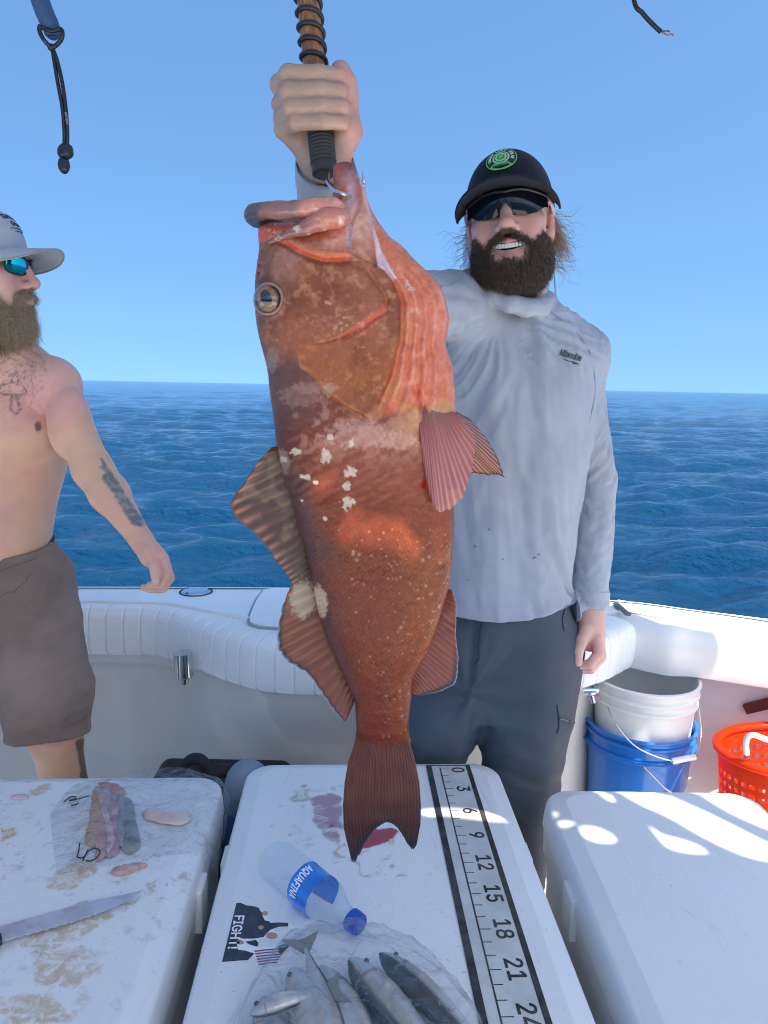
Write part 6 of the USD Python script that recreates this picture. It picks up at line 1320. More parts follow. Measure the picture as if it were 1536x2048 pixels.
a = np.linspace(0, 2 * np.pi, 80); wr_ = np.array([PV2 + RT2 @ np.array([.1545 * math.cos(t_), .1165 * math.sin(t_), .013 + .045 * math.cos(t_)]) for t_ in a]); obj('waistband', tube(wr_, .004, 8, flat=1.0), mat('waist_dark', (.03, .03, .03), rough=.8), mate, smooth=True)
for pxs in ([(0, 1138), (30, 1128), (62, 1118), (78, 1112)], [(0, 1196), (30, 1180), (55, 1160), (66, 1142)], [(20, 1486), (80, 1474), (140, 1452), (172, 1436)]): obj('seam', on_cloth(sho, pxs, .0002, .0009), mat('shorts_seam', (.14, .10, .085), rough=.9), mate, smooth=True)

# ------------------------------------------------------------------ gaff
gaff = thing('gaff', 'wooden gaff wound with black cord, steel hook through the lower jaw', 'gaff')
wood = mat('gaff_wood', srgb(176, 118, 66) * .8, rough=.32, color2=srgb(120, 72, 38) * .8, var_scale=40, stretch=(6, 6, 1), coat=.35)
rub = mat('black_rubber', (.028, .030, .028), rough=.55, bump=.15, bump_scale=300, bump_dist=.0006)
gl_ = lambda d: GA + gax * d
d_y = lambda y_px: float(((at(0, 0, 1) * 0 + gp(y_px, 0, 0)) - GA) @ gax)
top_d = d_y(128); 
obj('handle', tube([gl_(d) for d in np.linspace(top_d - .10, top_d + .42, 40)], .0140, 28), wood, gaff, smooth=60)
pitch_ = .0188; ns = 1500; tt_ = np.linspace(-1.0, 21, ns); base0 = top_d + .004
sp_ = np.array([gl_(base0 + t_ * pitch_) + .0152 * (np.cos(2 * np.pi * t_ + 1.2) * gx + np.sin(2 * np.pi * t_ + 1.2) * gn) for t_ in tt_])
obj('cord_winding', tube(sp_, .0031, 8), mat('black_cord', (.010, .012, .020), rough=.4, bump=.3, bump_scale=500, bump_dist=.0006), gaff, smooth=True)
gr_prof = []
g0, g1 = -.006, d_y(225)
for d in np.linspace(g0, g1, 200): gr_prof.append((.0152 + .0011 * abs(math.sin(math.pi * (d - g0) / .0046)) ** .5 * (1 if d > g0 + .012 else 0), d))
gr_prof = [(0, g0 - .004), (.0095, g0 - .004), (.0105, g0 - .0015), (.0135, g0 - .001), (.0150, g0)] + gr_prof
obj('grip', loft([GA + gax * h + r * (np.cos(np.linspace(0, 2 * np.pi, 36, endpoint=False))[:, None] * gx + np.sin(np.linspace(0, 2 * np.pi, 36, endpoint=False))[:, None] * gn) for r, h in gr_prof], True), rub, gaff, smooth=40)
hk = catmull([GA - gax * .002 + gx * .006 + gn * .002, at(655, 360, .948), at(664, 374, .925), at(676, 384, .908), at(688, 389, .905), at(702, 394, .93), at(716, 390, .97), at(725, 376, .985), at(727, 360, .985), at(725, 342, .985)], 90)
hkr = np.interp(np.linspace(0, 1, 90), [0, .75, .85, 1], [.0026, .0026, .0030, .0003])
obj('hook', tube(hk, hkr, 12), steel, gaff, smooth=True)
# ------------------------------------------------------------------ strap and cable hanging from the top
stp = thing('hanging_strap', 'blue padded strap with looped black cord hanging against the sky at left', 'strap')
YS = 1.15
bl = mat('blue_sleeve', (.035, .085, .19), rough=.6, bump=.2, bump_scale=300, bump_dist=.0008); cordm = mat('black_bungee', (.008, .010, .018), rough=.35, bump=.4, bump_scale=600, bump_dist=.0005)
pts_ = catmull([at(35, -330, YS), at(50, -150, YS), at(72, -30, YS), at(88, 22, YS), at(101, 52, YS), at(106, 76, YS)], 60)
obj('sleeve', tube(pts_, np.interp(np.linspace(0, 1, 60), [0, .75, .95, 1], [.0165, .0165, .0135, .008]), 20, flat=.75), bl, stp, smooth=True)
obj('loop', tube(catmull([at(80, 50, YS - .014), at(79, 62, YS - .014), at(88, 80, YS - .012), at(104, 94, YS - .006), at(119, 84, YS - .010), at(125, 70, YS - .014), at(121, 58, YS - .014), at(104, 62, YS - .016), at(80, 54, YS - .014)], 60), .0030, 10), cordm, stp, smooth=True)
obj('knot', trimesh.Trimesh(trimesh.creation.icosphere(3, .0055).vertices * [1, 1, .9] + at(103, 95, YS - .004), trimesh.creation.icosphere(3, .0055).faces, process=False), cordm, stp, smooth=True)
for o_ in (-1, 1): obj('cord', tube(catmull([at(104, 94, YS), at(111 + 3 * o_, 120, YS), at(120 + 4.5 * o_, 165, YS), at(128 + 3.5 * o_, 215, YS), at(131.5 + 3.2 * o_, 260, YS), at(131.5 + 3 * o_, 292, YS)], 60), .0027, 10), cordm, stp, smooth=True)
def lump(c, r, seed, a=.25): 
    s_ = trimesh.creation.icosphere(4, 1.0); v_ = np.array(s_.vertices); return trimesh.Trimesh(c + v_ * np.array(r) * (1 + a * (fbm(v_ * 1.6 + seed, 3, seed) - .5))[:, None], s_.faces, process=False)
obj('stopper', lump(at(131, 303, YS), (.0115, .010, .0110), 3), cordm, stp, smooth=True); obj('cord_end', lump(at(128, 330, YS), (.0082, .0080, .0118), 5), cordm, stp, smooth=True)
for k_, (px_c, py_c) in enumerate(((122, 118), (129, 225))):
    t_ = text_mesh('Mil Spec', .0030, .0002); v_ = np.array(t_.vertices); o_ = at(px_c, py_c, YS - .0030); dn_ = unit(at(px_c + 8, py_c + 40, YS) - at(px_c, py_c, YS)); rt_ = unit(np.cross(dn_, [0, 1.0, 0])); obj('cord_lettering', trimesh.Trimesh(o_ + v_[:, :1] * dn_ - v_[:, 1:2] * rt_ * (1 if rt_[0] < 0 else -1) + v_[:, 2:] * np.array([0, -1.0, 0]), t_.faces, process=False), mat('cord_print', (.35, .38, .42), rough=.7), stp, smooth=False)
cab = thing('cable', 'cut black cable with bare wires hanging against the sky at upper right', 'cable')
obj('sheath', tube(catmull([at(1252, -260, YS), at(1258, -110, YS), at(1268, 0, YS), at(1285, 26, YS), at(1304, 47, YS), at(1322, 64, YS)], 50), .0031, 14), mat('cable_black', (.010, .011, .012), rough=.4), cab, smooth=True)
obj('wire', tube(catmull([at(1320, 63, YS), at(1330, 62, YS), at(1336, 62, YS), at(1339, 64, YS)], 16), .0010, 8), mat('wire_dark', (.02, .022, .05), rough=.4), cab, smooth=True)
obj('wire', tube(catmull([at(1320, 64, YS), at(1328, 66, YS), at(1334, 70, YS), at(1342, 68, YS), at(1347, 71, YS)], 16), .0010, 8), mat('wire_red', (.32, .09, .08), rough=.4), cab, smooth=True)
# ------------------------------------------------------------------ fishing rod standing behind the angler
rod = thing('fishing_rod', 'thin dark fishing rod standing upright behind the bearded angler', 'fishing rod')
rA, rB = at(1150, 1196, 2.26), at(1104, 470, 2.42); rt = [rA + (rB - rA) * t_ for t_ in np.linspace(0, 1.0, 30)]
obj('blank', tube(rt, np.linspace(.0055, .0022, 30), 10), mat('rod_blank', (.09, .10, .13), rough=.35), rod, smooth=True)
for t_ in (.45, .62, .78, .90, .97):
    c = rA + (rB - rA) * t_; a = np.linspace(0, 2 * np.pi, 20); obj('guide', tube([c + np.array([-.010, 0, 0]) + .006 * np.array([math.cos(b), 0, math.sin(b)]) for b in a], .0012, 6), steel, rod, smooth=True)
obj('butt', tube([rA - (rB - rA) * .22, rA], .011, 14), black, rod, smooth=True)
# ------------------------------------------------------------------ buckets
def bucket(nm, label, c, zrim, rad, m_, grp=None, wire=None, rims=((0, .0), (-.032, .0), (-.062, .0))):
    t = thing(nm, label, 'bucket', loc=(c[0], c[1], 0)); hgt = .36; prof = []
    zs = np.linspace(zrim, zrim - hgt, 240); out = rad - .004 - .022 * (zrim - zs) / hgt
    for dz, w_ in rims: out = out + .0085 * np.exp(-((zs - zrim - dz + .004) / .0050) ** 4)
    prof = [(out[0] - .008, zrim - .003), (out[0] - .006, zrim)] + list(zip(out, zs)) + [(out[-1] - .006, zrim - hgt - .003), (0.001, zrim - hgt - .003)]
    inner = [(out[0] - .008, zrim - .003), (out[0] - .012, zrim - .02), (out[-1] - .004, zrim - hgt + .006), (0.001, zrim - hgt + .006)]
    o_ = loft([np.array([c[0], c[1], 0]) + np.stack([r * np.cos(np.linspace(0, 2 * np.pi, 72, endpoint=False)), r * np.sin(np.linspace(0, 2 * np.pi, 72, endpoint=False)), np.full(72, z)], 1) for r, z in prof], False)
    if o_.face_normals[20 * 144][:2] @ (o_.triangles_center[20 * 144][:2] - c[:2]) < 0: o_.invert()
    i_ = loft([np.array([c[0], c[1], 0]) + np.stack([r * np.cos(np.linspace(0, 2 * np.pi, 72, endpoint=False)), r * np.sin(np.linspace(0, 2 * np.pi, 72, endpoint=False)), np.full(72, z)], 1) for r, z in inner], False)
    if i_.face_normals[100][:2] @ (i_.triangles_center[100][:2] - c[:2]) > 0: i_.invert()
    obj('shell', [o_, i_], m_, t, smooth=40); return t
BC = at_z(1302., 1373., .556); BC[1] = 2.10; BC[0] = (1302 - 768) / 1500 * 2.19
white_b = mat('bucket_white', srgb(228, 228, 224), rough=.35, var=.05, var_scale=6); blue_b = mat('bucket_blue', (.012, .16, .55), rough=.22, coat=.3)
RIMW = .150
wb = bucket('bucket', 'white plastic bucket nested inside the blue bucket under the gunwale', BC, .556, RIMW, white_b)
bb = bucket('bucket', 'glossy blue plastic bucket holding a white bucket under the gunwale', BC + np.array([-.005, 0, 0]), .420, RIMW + .008, blue_b, rims=((0, .0), (-.022, 0), (-.060, 0), (-.066, 0)))
wire_m = mat('bail_wire', (.60, .61, .63), rough=.3, metal=1.0)
sL, sR = BC + np.array([-RIMW * .86, -RIMW * .50, -.075]) , BC + np.array([RIMW * .92, -RIMW * .40, -.075]); sL[2] += 0; 
sL[2] = sR[2] = .556 - .07
hm = at(1346, 1522, BC[1] - RIMW - .02); hm2 = at(1388, 1514, BC[1] - RIMW - .015)
wpts = catmull([sL, at(1232, 1450, BC[1] - RIMW * .95), at(1276, 1496, BC[1] - RIMW - .012), hm, hm2, at(1402, 1470, BC[1] - RIMW * .6), sR], 80)
obj('bail', tube(wpts, .0022, 8), wire_m, wb, smooth=True); obj('bail_grip', tube([hm + (hm2 - hm) * t_ for t_ in np.linspace(-.05, 1.05, 8)], .0085, 14), mat('white_plastic', srgb(235, 235, 232), rough=.3), wb, smooth=40)
obj('bail', tube(catmull([at(1288, 1535, BC[1] - RIMW - .016), at(1305, 1552, BC[1] - RIMW - .03), at(1335, 1580, BC[1] - RIMW - .045), at(1380, 1600, BC[1] - RIMW - .04)], 30), .0022, 8), wire_m, bb, smooth=True)
# ------------------------------------------------------------------ orange basket
bk = thing('basket', 'bright orange perforated fish basket with a white handle at right edge', 'basket')
org = usdkit.material(stage, '/World/Looks/orange_plastic', {'p': ('principled_bsdf', dict(base_color=(.66, .055, .004), roughness=.3, coat_weight=.3)), 't': ('translucent_bsdf', dict(color=(.80, .07, .008))), 'm': ('mix_closure', dict(fac=.52))}, [('p.BSDF', 'm.closure1'), ('t.BSDF', 'm.closure2')], surface='m.closure')
KC = np.array([1.142, 1.88, 0]); KX, KY, KZ = .225, .155, .435
def bring(s, z, n=144): a = np.linspace(0, 2 * np.pi, n, endpoint=False); return KC + np.stack([KX * s * np.cos(a), KY * s * np.sin(a), np.full(n, z)], 1)
nz_ = 22; zz_ = np.linspace(KZ - .012, KZ - .30, nz_); ringsB = np.array([bring(1 - .14 * (KZ - z) / .3, z) for z in zz_]); nA = 144
keep = []
Fg = grid_faces(nz_, nA, False, True).reshape(2, -1, 3)
cellid = np.arange((nz_ - 1) * nA); ci_, cj_ = cellid // nA, cellid % nA
solid = ~((ci_ % 2 == 1) & (cj_ % 3 != 0) & (ci_ > 1))
Vo = ringsB.reshape(-1, 3); cen_ = KC + np.array([0, 0, 0]); Vi = Vo.copy(); Vi[:, :2] = KC[:2] + (Vo[:, :2] - KC[:2]) * .985
fo = np.vstack([Fg[0][solid], Fg[1][solid]]); n_ = len(Vo)
# walls of the holes
em = {}
edges = []
tri_all = fo
ee = np.vstack([tri_all[:, [0, 1]], tri_all[:, [1, 2]], tri_all[:, [2, 0]]]); key = np.sort(ee, 1); uq, inv, cn = np.unique(key, axis=0, return_inverse=True, return_counts=True); be = ee[cn[inv.ravel()] == 1]
stw = np.vstack([np.column_stack([be[:, 1], be[:, 0], be[:, 0] + n_]), np.column_stack([be[:, 1], be[:, 0] + n_, be[:, 1] + n_])])
obj('wall', trimesh.Trimesh(np.vstack([Vo, Vi]), np.vstack([fo, fo[:, ::-1] + n_, stw]), process=False), org, bk, smooth=False)
obj('rim', tube(np.vstack([bring(1.01, KZ), bring(1.01, KZ)[:2]]), .0125, 14, flat=.9), org, bk, smooth=True)
obj('bottom', loft([bring(.86, KZ - .30), bring(.86, KZ - .305)], True), org, bk, smooth=False)
hp_ = catmull([at(1493, 1508, 1.765), at(1492, 1488, 1.765), at(1496, 1474, 1.765), at(1508, 1470, 1.77), at(1536, 1480, 1.765), at(1600, 1500, 1.755)], 40); obj('handle', tube(hp_, .0072, 14), mat('white_plastic', (1, 1, 1)), bk, smooth=True)
yl = thing('corn_cob_lure', None, None) if False else None
lump_y = lump(KC + [-.03, -.03, KZ - .235], (.13, .09, .05), 9); obj('net_float', lump_y, mat('yellow_foam', (.75, .62, .05), rough=.6), None, smooth=True, label='yellow float lying inside the orange basket', cat='float')
# dark red handle bar on the wall behind the basket
rb_ = at(1490, 1418, 2.14); re_ = at(1600, 1392, 2.06); dirb = unit(re_ - rb_); pb_ = obj('gaff_bracket', rbox([np.linalg.norm(re_ - rb_), .02, .03], .003, (rb_ + re_) / 2, np.stack([dirb, unit(np.cross([0, 0, 1.0], dirb)), unit(np.cross(dirb, unit(np.cross([0, 0, 1.0], dirb))))], 1)), mat('dark_red', (.10, .02, .015), rough=.5), boat)
# ------------------------------------------------------------------ on the middle cooler
def onlid(px, py, z): return at_z(px, py, z)
def lidflat(poly_px, z, th, m_, nm, parent, dens=None):
    P_ = np.array([at_z(x, y, ZL)[:2] for x, y in poly_px]); return obj(nm, extrude(Polygon(P_).buffer(0), th, z), m_, parent, smooth=False)
zr = ZL + .0012
corn = {k: at_z(*v, ZL) for k, v in dict(tl=(845, 1531), tr=(934, 1531), bl=(960, 2050), br=(1116, 2050)).items()}
S0 = (corn['tl'] + corn['tr']) / 2; s_near = (corn['bl'] + corn['br']) / 2; RD = -CA; RW_ = .0905; RL = 28.5 * .0254
x_off = ((s_near - S0) @ CB); SC = S0 + CB * (x_off / 2 + .001)
rul = thing('ruler_strip', 'worn silver measuring strip with black borders stuck along cooler lid', 'ruler')
def rul_quad(u0, u1, v0, v1, z, th): 
    """u along the strip from its far end, v across to the right"""
    return extrude(Polygon([(SC + RD * a + CB * b)[:2] for a, b in ((u0, v0), (u1, v0), (u1, v1), (u0, v1))]), th, z)
sil = mat('ruler_silver', (.52, .54, .53), rough=.45, color2=(.44, .455, .44), var_scale=16, bump=.2, bump_scale=200, bump_dist=.0006); blk = mat('ruler_black', (.012, .012, .013), rough=.5, color2=(.05, .05, .05), var_scale=30)
obj('backing', rul_quad(0, RL, -RW_ / 2, RW_ / 2, ZL + .0006, .0006), sil, rul, smooth=False)
def rq(nm, *a): obj(nm, rul_quad(*a, ZL + .0012, .00025), blk, rul, smooth=False)
rq('border', .0, RL, -RW_ / 2, -RW_ / 2 + .0115); rq('border', 0, RL, RW_ / 2 - .0090, RW_ / 2); rq('border', 0, .004, -RW_ / 2 + .0115, RW_ / 2 - .009); rq('scale_line', .010, RL, -.0185, -.0160)
u_0 = float((at_z(902, 1539, ZL) - SC) @ RD) ; inch = float((at_z(1003, 1859, ZL) - at_z(902, 1539, ZL)) @ RD) / 18
for k_ in range(0, 25): 
    u_ = u_0 + k_ * inch; rq('tick', u_ - .0007, u_ + .0007, -.0160, -.0160 + (.013 if k_ % 3 else .016))
for k_ in range(0, 25, 3):
    t_ = text_mesh(str(k_), .0245, .00025, bold=True); v_ = np.array(t_.vertices); v_[:, 0] -= v_[:, 0].min() + np.ptp(v_[:, 0]) / 2; o_ = SC + RD * (u_0 + k_ * inch) + CB * .0065
    if k_ == 0: o_ = o_ + RD * .004
    obj('number', trimesh.Trimesh(np.column_stack([(o_ + v_[:, :1] * RD + v_[:, 1:2] * CB)[:, :2], ZL + .0012 + v_[:, 2]]), t_.faces[:, ::-1], process=False), blk, rul, smooth=False)
# stains on the lids: thin dried films with ragged edges
def film(nm, parent, poly_px, c1, c2, scale, lo, hi, alpha, z=.0010, seed=0.0, rough=.35):
    P_ = Polygon([at_z(x, y, ZL)[:2] for x, y in poly_px]).buffer(0); pts_ = np.vstack([ring_pts(P_, .004), interior(P_, .004)]); tri_ = Delaunay(pts_).simplices; cn_ = pts_[tri_].mean(1); tri_ = tri_[contains_xy(P_, cn_[:, 0], cn_[:, 1])]
    de_ = cKDTree(ring_pts(P_, .002)).query(pts_)[0]; msk = sstep(0, .022, de_)
    t_ = trimesh.Trimesh(np.column_stack([pts_, np.full(len(pts_), ZL + z)]), tri_, process=False)
    if t_.face_normals[0][2] < 0: t_.invert()
    m_ = usdkit.material(stage, '/World/Looks/' + nm + '_film_%d' % len(USED), {'a': ('attribute', dict(attribute='tint')), 'sx': ('separate_xyz', {}), 'tc': ('texture_coordinate', {}), 'mp': ('mapping', dict(location=(seed, seed * 2, 0))), 'n': ('noise_texture', dict(scale=scale, detail=8.0, roughness=.68, distortion=.8)), 'n2': ('noise_texture', dict(scale=scale * 2.3, detail=4.0)),
        'mu': ('math', dict(math_type='multiply')), 'mr': ('map_range', dict(range_type='smoothstep', from_min=lo, from_max=hi, to_min=0, to_max=alpha, clamp=True)), 'c': ('mix_color', dict(a=tuple(c1), b=tuple(c2))), 'p': ('principled_bsdf', dict(roughness=rough, coat_weight=.3)), 't': ('transparent_bsdf', {}), 'm': ('mix_closure', {})},
        [('a.color', 'sx.vector'), ('tc.object', 'mp.vector'), ('mp.vector', 'n.vector'), ('mp.vector', 'n2.vector'), ('n.fac', 'mu.value1'), ('sx.x', 'mu.value2'), ('mu.value', 'mr.value'), ('mr.result', 'm.fac'), ('n2.fac', 'c.fac'), ('c.result', 'p.base_color'), ('t.BSDF', 'm.closure1'), ('p.BSDF', 'm.closure2')], surface='m.closure')
    return obj(nm, t_, m_, parent, smooth=True, col=np.repeat(msk[:, None], 3, 1))
film('blood_stain', cc[0], [(676, 1668), (720, 1652), (790, 1648), (815, 1662), (790, 1690), (740, 1706), (690, 1705)], (.26, .018, .020), (.40, .06, .06), 30, .24, .44, .97, seed=1.0)
film('blood_smear', cc[0], [(600, 1590), (660, 1575), (700, 1590), (705, 1660), (690, 1720), (640, 1690), (610, 1650)], (.35, .24, .30), (.42, .20, .24), 26, .36, .58, .7, seed=2.0)
film('slime_streak', cc[0], [(530, 1600), (600, 1560), (700, 1560), (720, 1600), (830, 1690), (840, 1760), (760, 1790), (660, 1750), (560, 1690)], (.42, .34, .22), (.30, .27, .22), 30, .52, .66, .5, z=.0006, seed=3.0)
film('slime_patch', cc[0], [(520, 1650), (548, 1636), (568, 1640), (560, 1660), (535, 1672)], (.52, .38, .22), (.60, .48, .30), 40, .30, .46, .8, seed=4.0)
film('blood_stain', cc[0], [(628, 1660), (655, 1640), (690, 1640), (680, 1662), (645, 1672)], (.24, .04, .05), (.33, .10, .12), 40, .34, .46, .9, z=.0014, seed=5.0)
film('slime_patch', cc[0], [(395, 2030), (430, 2010), (470, 2020), (460, 2060), (400, 2060)], (.42, .36, .28), (.35, .25, .18), 40, .30, .46, .8, seed=6.0)
for i_, (pp_, c1, c2, a_) in enumerate((([(-20, 1650), (50, 1640), (60, 1672), (20, 1690), (-20, 1700)], (.58, .42, .26), (.45, .33, .2), .75), ([(30, 1590), (80, 1560), (130, 1556), (110, 1590), (60, 1605)], (.62, .45, .25), (.5, .4, .28), .6), ([(-20, 1740), (30, 1735), (40, 1765), (-20, 1780)], (.50, .36, .12), (.4, .3, .15), .8),
    ([(60, 1830), (190, 1780), (260, 1830), (160, 1900), (60, 1940), (10, 1900)], (.46, .33, .2), (.30, .2, .14), .7), ([(40, 1900), (180, 1870), (240, 1930), (150, 2000), (40, 1990)], (.55, .44, .28), (.35, .26, .18), .6), ([(90, 1740), (180, 1700), (230, 1740), (140, 1800), (60, 1790)], (.42, .32, .22), (.3, .24, .2), .5), ([(230, 1735), (330, 1720), (380, 1700), (360, 1740), (260, 1760)], (.55, .46, .22), (.5, .45, .3), .55), ([(-30, 1980), (120, 1960), (200, 2060), (-30, 2080)], (.5, .42, .3), (.36, .27, .2), .5))):
    film('slime_patch', cl[0], pp_, np.array(c1) * [1.2, 1.0, .62], np.array(c2) * [1.2, 1.0, .7], 55, .38, .58, a_ * .85, seed=7.0 + i_)
# ---- sticker
stk = thing('sticker', 'die-cut sticker with white FIGHT lettering over dark figures and striped flag', 'sticker')
spx = lambda pts: [(430 + x / 9.035, 1790 + y / 9.035) for x, y in pts]
ko = spx([(375, 140), (470, 135), (560, 180), (740, 205), (810, 240), (840, 300), (900, 290), (975, 330), (965, 390), (920, 420), (1000, 475), (1010, 510), (1140, 495), (1335, 505), (1440, 590), (1490, 600), (1470, 650), (1320, 590), (1160, 600), (1050, 640), (1130, 690), (1160, 760), (1110, 820), (980, 820), (810, 800), (790, 860), (780, 960), (1000, 940), (1430, 815), (1400, 880), (1230, 1080), (1080, 1270), (770, 1300), (750, 1190), (700, 1110), (600, 1200), (110, 1235)])
wv = mat('sticker_white', (.78, .79, .80), rough=.3); dkv = mat('sticker_navy', (.018, .022, .035), rough=.35, color2=(.04, .045, .055), var_scale=120); fl_ = mat('sticker_flesh', (.42, .24, .20), rough=.35)
lidflat(ko, ZL + .0006, .0003, wv, 'sticker_base', stk)
lidflat(spx([(385, 155), (460, 150), (560, 195), (740, 220), (800, 250), (815, 300), (870, 330), (860, 390), (900, 470), (990, 490), (1000, 520), (1140, 505), (1325, 515), (1320, 580), (1150, 585), (1000, 640), (920, 720), (880, 770), (700, 800), (520, 800), (440, 790), (400, 900), (420, 1000), (560, 1020), (710, 1070), (600, 1185), (125, 1222)]), ZL + .0009, .0002, dkv, 'dark_figures', stk)
lidflat(spx([(545, 860), (740, 825), (785, 880), (770, 950), (620, 905)]), ZL + .0012, .0002, dkv, 'dark_sleeve', stk)
for cx_, cy_, rx_, ry_ in ((1030, 750, 105, 62), (905, 345, 55, 40), (455, 870, 70, 38), (830, 600, 50, 36)): lidflat(spx([(cx_ + rx_ * math.cos(a), cy_ + ry_ * math.sin(a)) for a in np.linspace(0, 6.28, 20)[:-1]]), ZL + .0012, .0002, fl_, 'plain_face', stk)
lidflat(spx([(1150, 940), (1425, 825), (1390, 885), (1210, 1080), (1150, 1060)]), ZL + .0012, .0002, dkv, 'flag_field', stk)
rdv = mat('sticker_red', (.30, .06, .07), rough=.35); bdv = mat('sticker_blue', (.10, .11, .26), rough=.35)
for k_ in range(6):
    y_ = 990 + k_ * 48; x0_, x1_ = 710 + k_ * 14, 1150 + (60 if k_ > 1 else 0) - max(0, k_ - 2) * 28; lidflat(spx([(x0_, y_ + 30), ((x0_ + x1_) / 2, y_ + 4), (x1_, y_ - 12), (x1_, y_ + 8), ((x0_ + x1_) / 2, y_ + 26), (x0_ + 8, y_ + 54)]), ZL + .0012, .0002, rdv if k_ % 2 == 0 else bdv, 'flag_stripe', stk)
a0_, a1_ = at_z(*spx([(400, 385)])[0], ZL), at_z(*spx([(275, 985)])[0], ZL); rdg = unit(a1_ - a0_); upd = np.array([-rdg[1], rdg[0], 0]); upd = upd if upd @ CB > 0 else -upd
t_ = text_mesh('FIGHT!', .0135, .0002, bold=True); v_ = np.array(t_.vertices); v_[:, 0] = (v_[:, 0] - v_[:, 0].min()) / np.ptp(v_[:, 0]) * np.linalg.norm(a1_ - a0_); ft_ = trimesh.Trimesh(np.column_stack([(a0_ - upd * .0030 + v_[:, :1] * rdg + v_[:, 1:2] * upd)[:, :2], ZL + .0012 + v_[:, 2]]), t_.faces, process=False)
if ft_.volume < 0: ft_.invert()
obj('sticker_lettering', ft_, wv, stk, smooth=False)
# ---- water bottle lying on the lid
bot = thing('water_bottle', 'clear plastic water bottle with blue label lying on middle cooler', 'bottle')
RBt = .0325; b0, b1 = at_z(545, 1716, ZL + RBt), at_z(722, 1853, ZL + .020); bd_ = unit(b1 - b0); bL = .200
clear = usdkit.material(stage, '/World/Looks/clear_plastic', {'t': ('transparent_bsdf', dict(color=(.93, .96, .98))), 'g': ('glossy_bsdf', dict(roughness=.06, color=(1, 1, 1))), 'lw': ('layer_weight', dict(blend=.5)), 'pw': ('math', dict(math_type='power', value2=2.6)), 'f': ('math', dict(math_type='multiply_add', value2=.36, value3=.04)), 'm': ('mix_closure', {}), 'n': ('noise_texture', dict(scale=75.0, detail=4.0, distortion=.6)), 'b': ('bump', dict(strength=.35, distance=.006))}, [('lw.facing', 'pw.value1'), ('pw.value', 'f.value1'), ('n.fac', 'b.height'), ('b.normal', 'g.normal'), ('b.normal', 'lw.normal'), ('f.value', 'm.fac'), ('t.BSDF', 'm.closure1'), ('g.BSDF', 'm.closure2')], surface='m.closure')
bx_ = unit(np.cross(bd_, [0, 0, 1.0])); bz_ = np.cross(bx_, bd_); bz_ = bz_ if bz_[2] > 0 else -bz_
hs = np.linspace(0, .178, 150); rs = np.where(hs < .118, RBt, RBt - (RBt - .0135) * sstep(.118, .170, hs)); rs = rs * np.where(hs < .006, .80 + .2 * np.sqrt(np.clip(hs / .006, 0, 1)), 1); rs = rs * (1 - .035 * (np.abs(np.sin(hs * np.pi / .0125)) ** 3) * (hs < .070)) * (1 - .0 * hs)
na_ = 64; al = np.linspace(0, 2 * np.pi, na_, endpoint=False)
def bpt(h, r, a, crumple=1.0):
    w_ = 1 + crumple * .05 * (fbm(np.column_stack([np.full(len(a), h * 30), 2.2 * np.cos(a), 2.2 * np.sin(a)]), 3, 91) - .5) * 2; dz = .004 * crumple * math.exp(-((h - .10) / .03) ** 2)
    return b0 + bd_ * h + (r * w_ * np.cos(a))[:, None] * bx_ + (r * w_ * np.sin(a))[:, None] * bz_ - bz_ * dz * (np.sin(a) > 0)[:, None]
shellb = loft([bpt(h, r, al) for h, r in zip(hs, rs)], False); base_ = loft([bpt(0, rs[0], al), bpt(.006, rs[0] * .55, al), bpt(.009, rs[0] * .1, al)], False)
obj('body', shellb, clear, bot, smooth=True); obj('base', base_, clear, bot, smooth=True)
lab = mat('label_blue', (.010, .13, .52), rough=.25, color2=(.03, .22, .62), var_scale=25, coat=.4); la0, la1 = .074, .116
obj('label', loft([bpt(h, RBt + .0007, al) for h in np.linspace(la0, la1, 14)], False), lab, bot, smooth=True)
vdir = unit(CAM - (b0 + bd_ * .095)); acam = math.atan2(vdir @ bz_, vdir @ bx_)
t_ = text_mesh('AQUAFINA', .0125, .0003, bold=True); v_ = np.array(t_.vertices); v_[:, 0] -= v_[:, 0].min() + np.ptp(v_[:, 0]) / 2; v_[:, 0] *= .052 / np.ptp(v_[:, 0])
sgn = 1 if (np.cross(bd_, vdir) @ np.array([0, 0, 1])) is None else 1
side_ = np.cross(vdir, bd_)                                   # to the right of a reader whose up is the bottle's axis
s_a = np.sign((-math.sin(acam) * bx_ + math.cos(acam) * bz_) @ np.cross(bd_, vdir))
av = acam + s_a * v_[:, 0] / RBt; P_ = np.array([bpt(la0 + .006 + y_, RBt + .0012 + z_, np.array([a_]))[0] for a_, y_, z_ in zip(av, v_[:, 1], v_[:, 2])])
tt_ = trimesh.Trimesh(P_, t_.faces, process=False); obj('label_lettering', trimesh.util.concatenate([tt_, trimesh.Trimesh(P_, t_.faces[:, ::-1], process=False)]) if False else tt_, mat('label_white', (.8, .82, .85), rough=.4), bot, smooth=False)
capm = mat('bottle_cap_blue', (.008, .060, .38), rough=.35, coat=.2); rc = [bpt(h, r, al, 0) for h, r in ((.176, .0148), (.1765, .0152), (.192, .0150), (.1935, .0140), (.194, .001))]; ac2 = np.linspace(0, 2 * np.pi, 64, endpoint=False)
rc = [b0 + bd_ * h + ((r * (1 + .018 * np.sign(np.sin(ac2 * 32)))) * np.cos(ac2))[:, None] * bx_ + ((r * (1 + .018 * np.sign(np.sin(ac2 * 32)))) * np.sin(ac2))[:, None] * bz_ for h, r in ((.175, .0148), (.176, .0155), (.191, .0152), (.1935, .0140), (.194, .0005))]
obj('bottle_cap', loft(rc, True), capm, bot, smooth=30); obj('neck', loft([bpt(h, .0128, al, 0) for h in (.168, .176)], False), clear, bot, smooth=True)
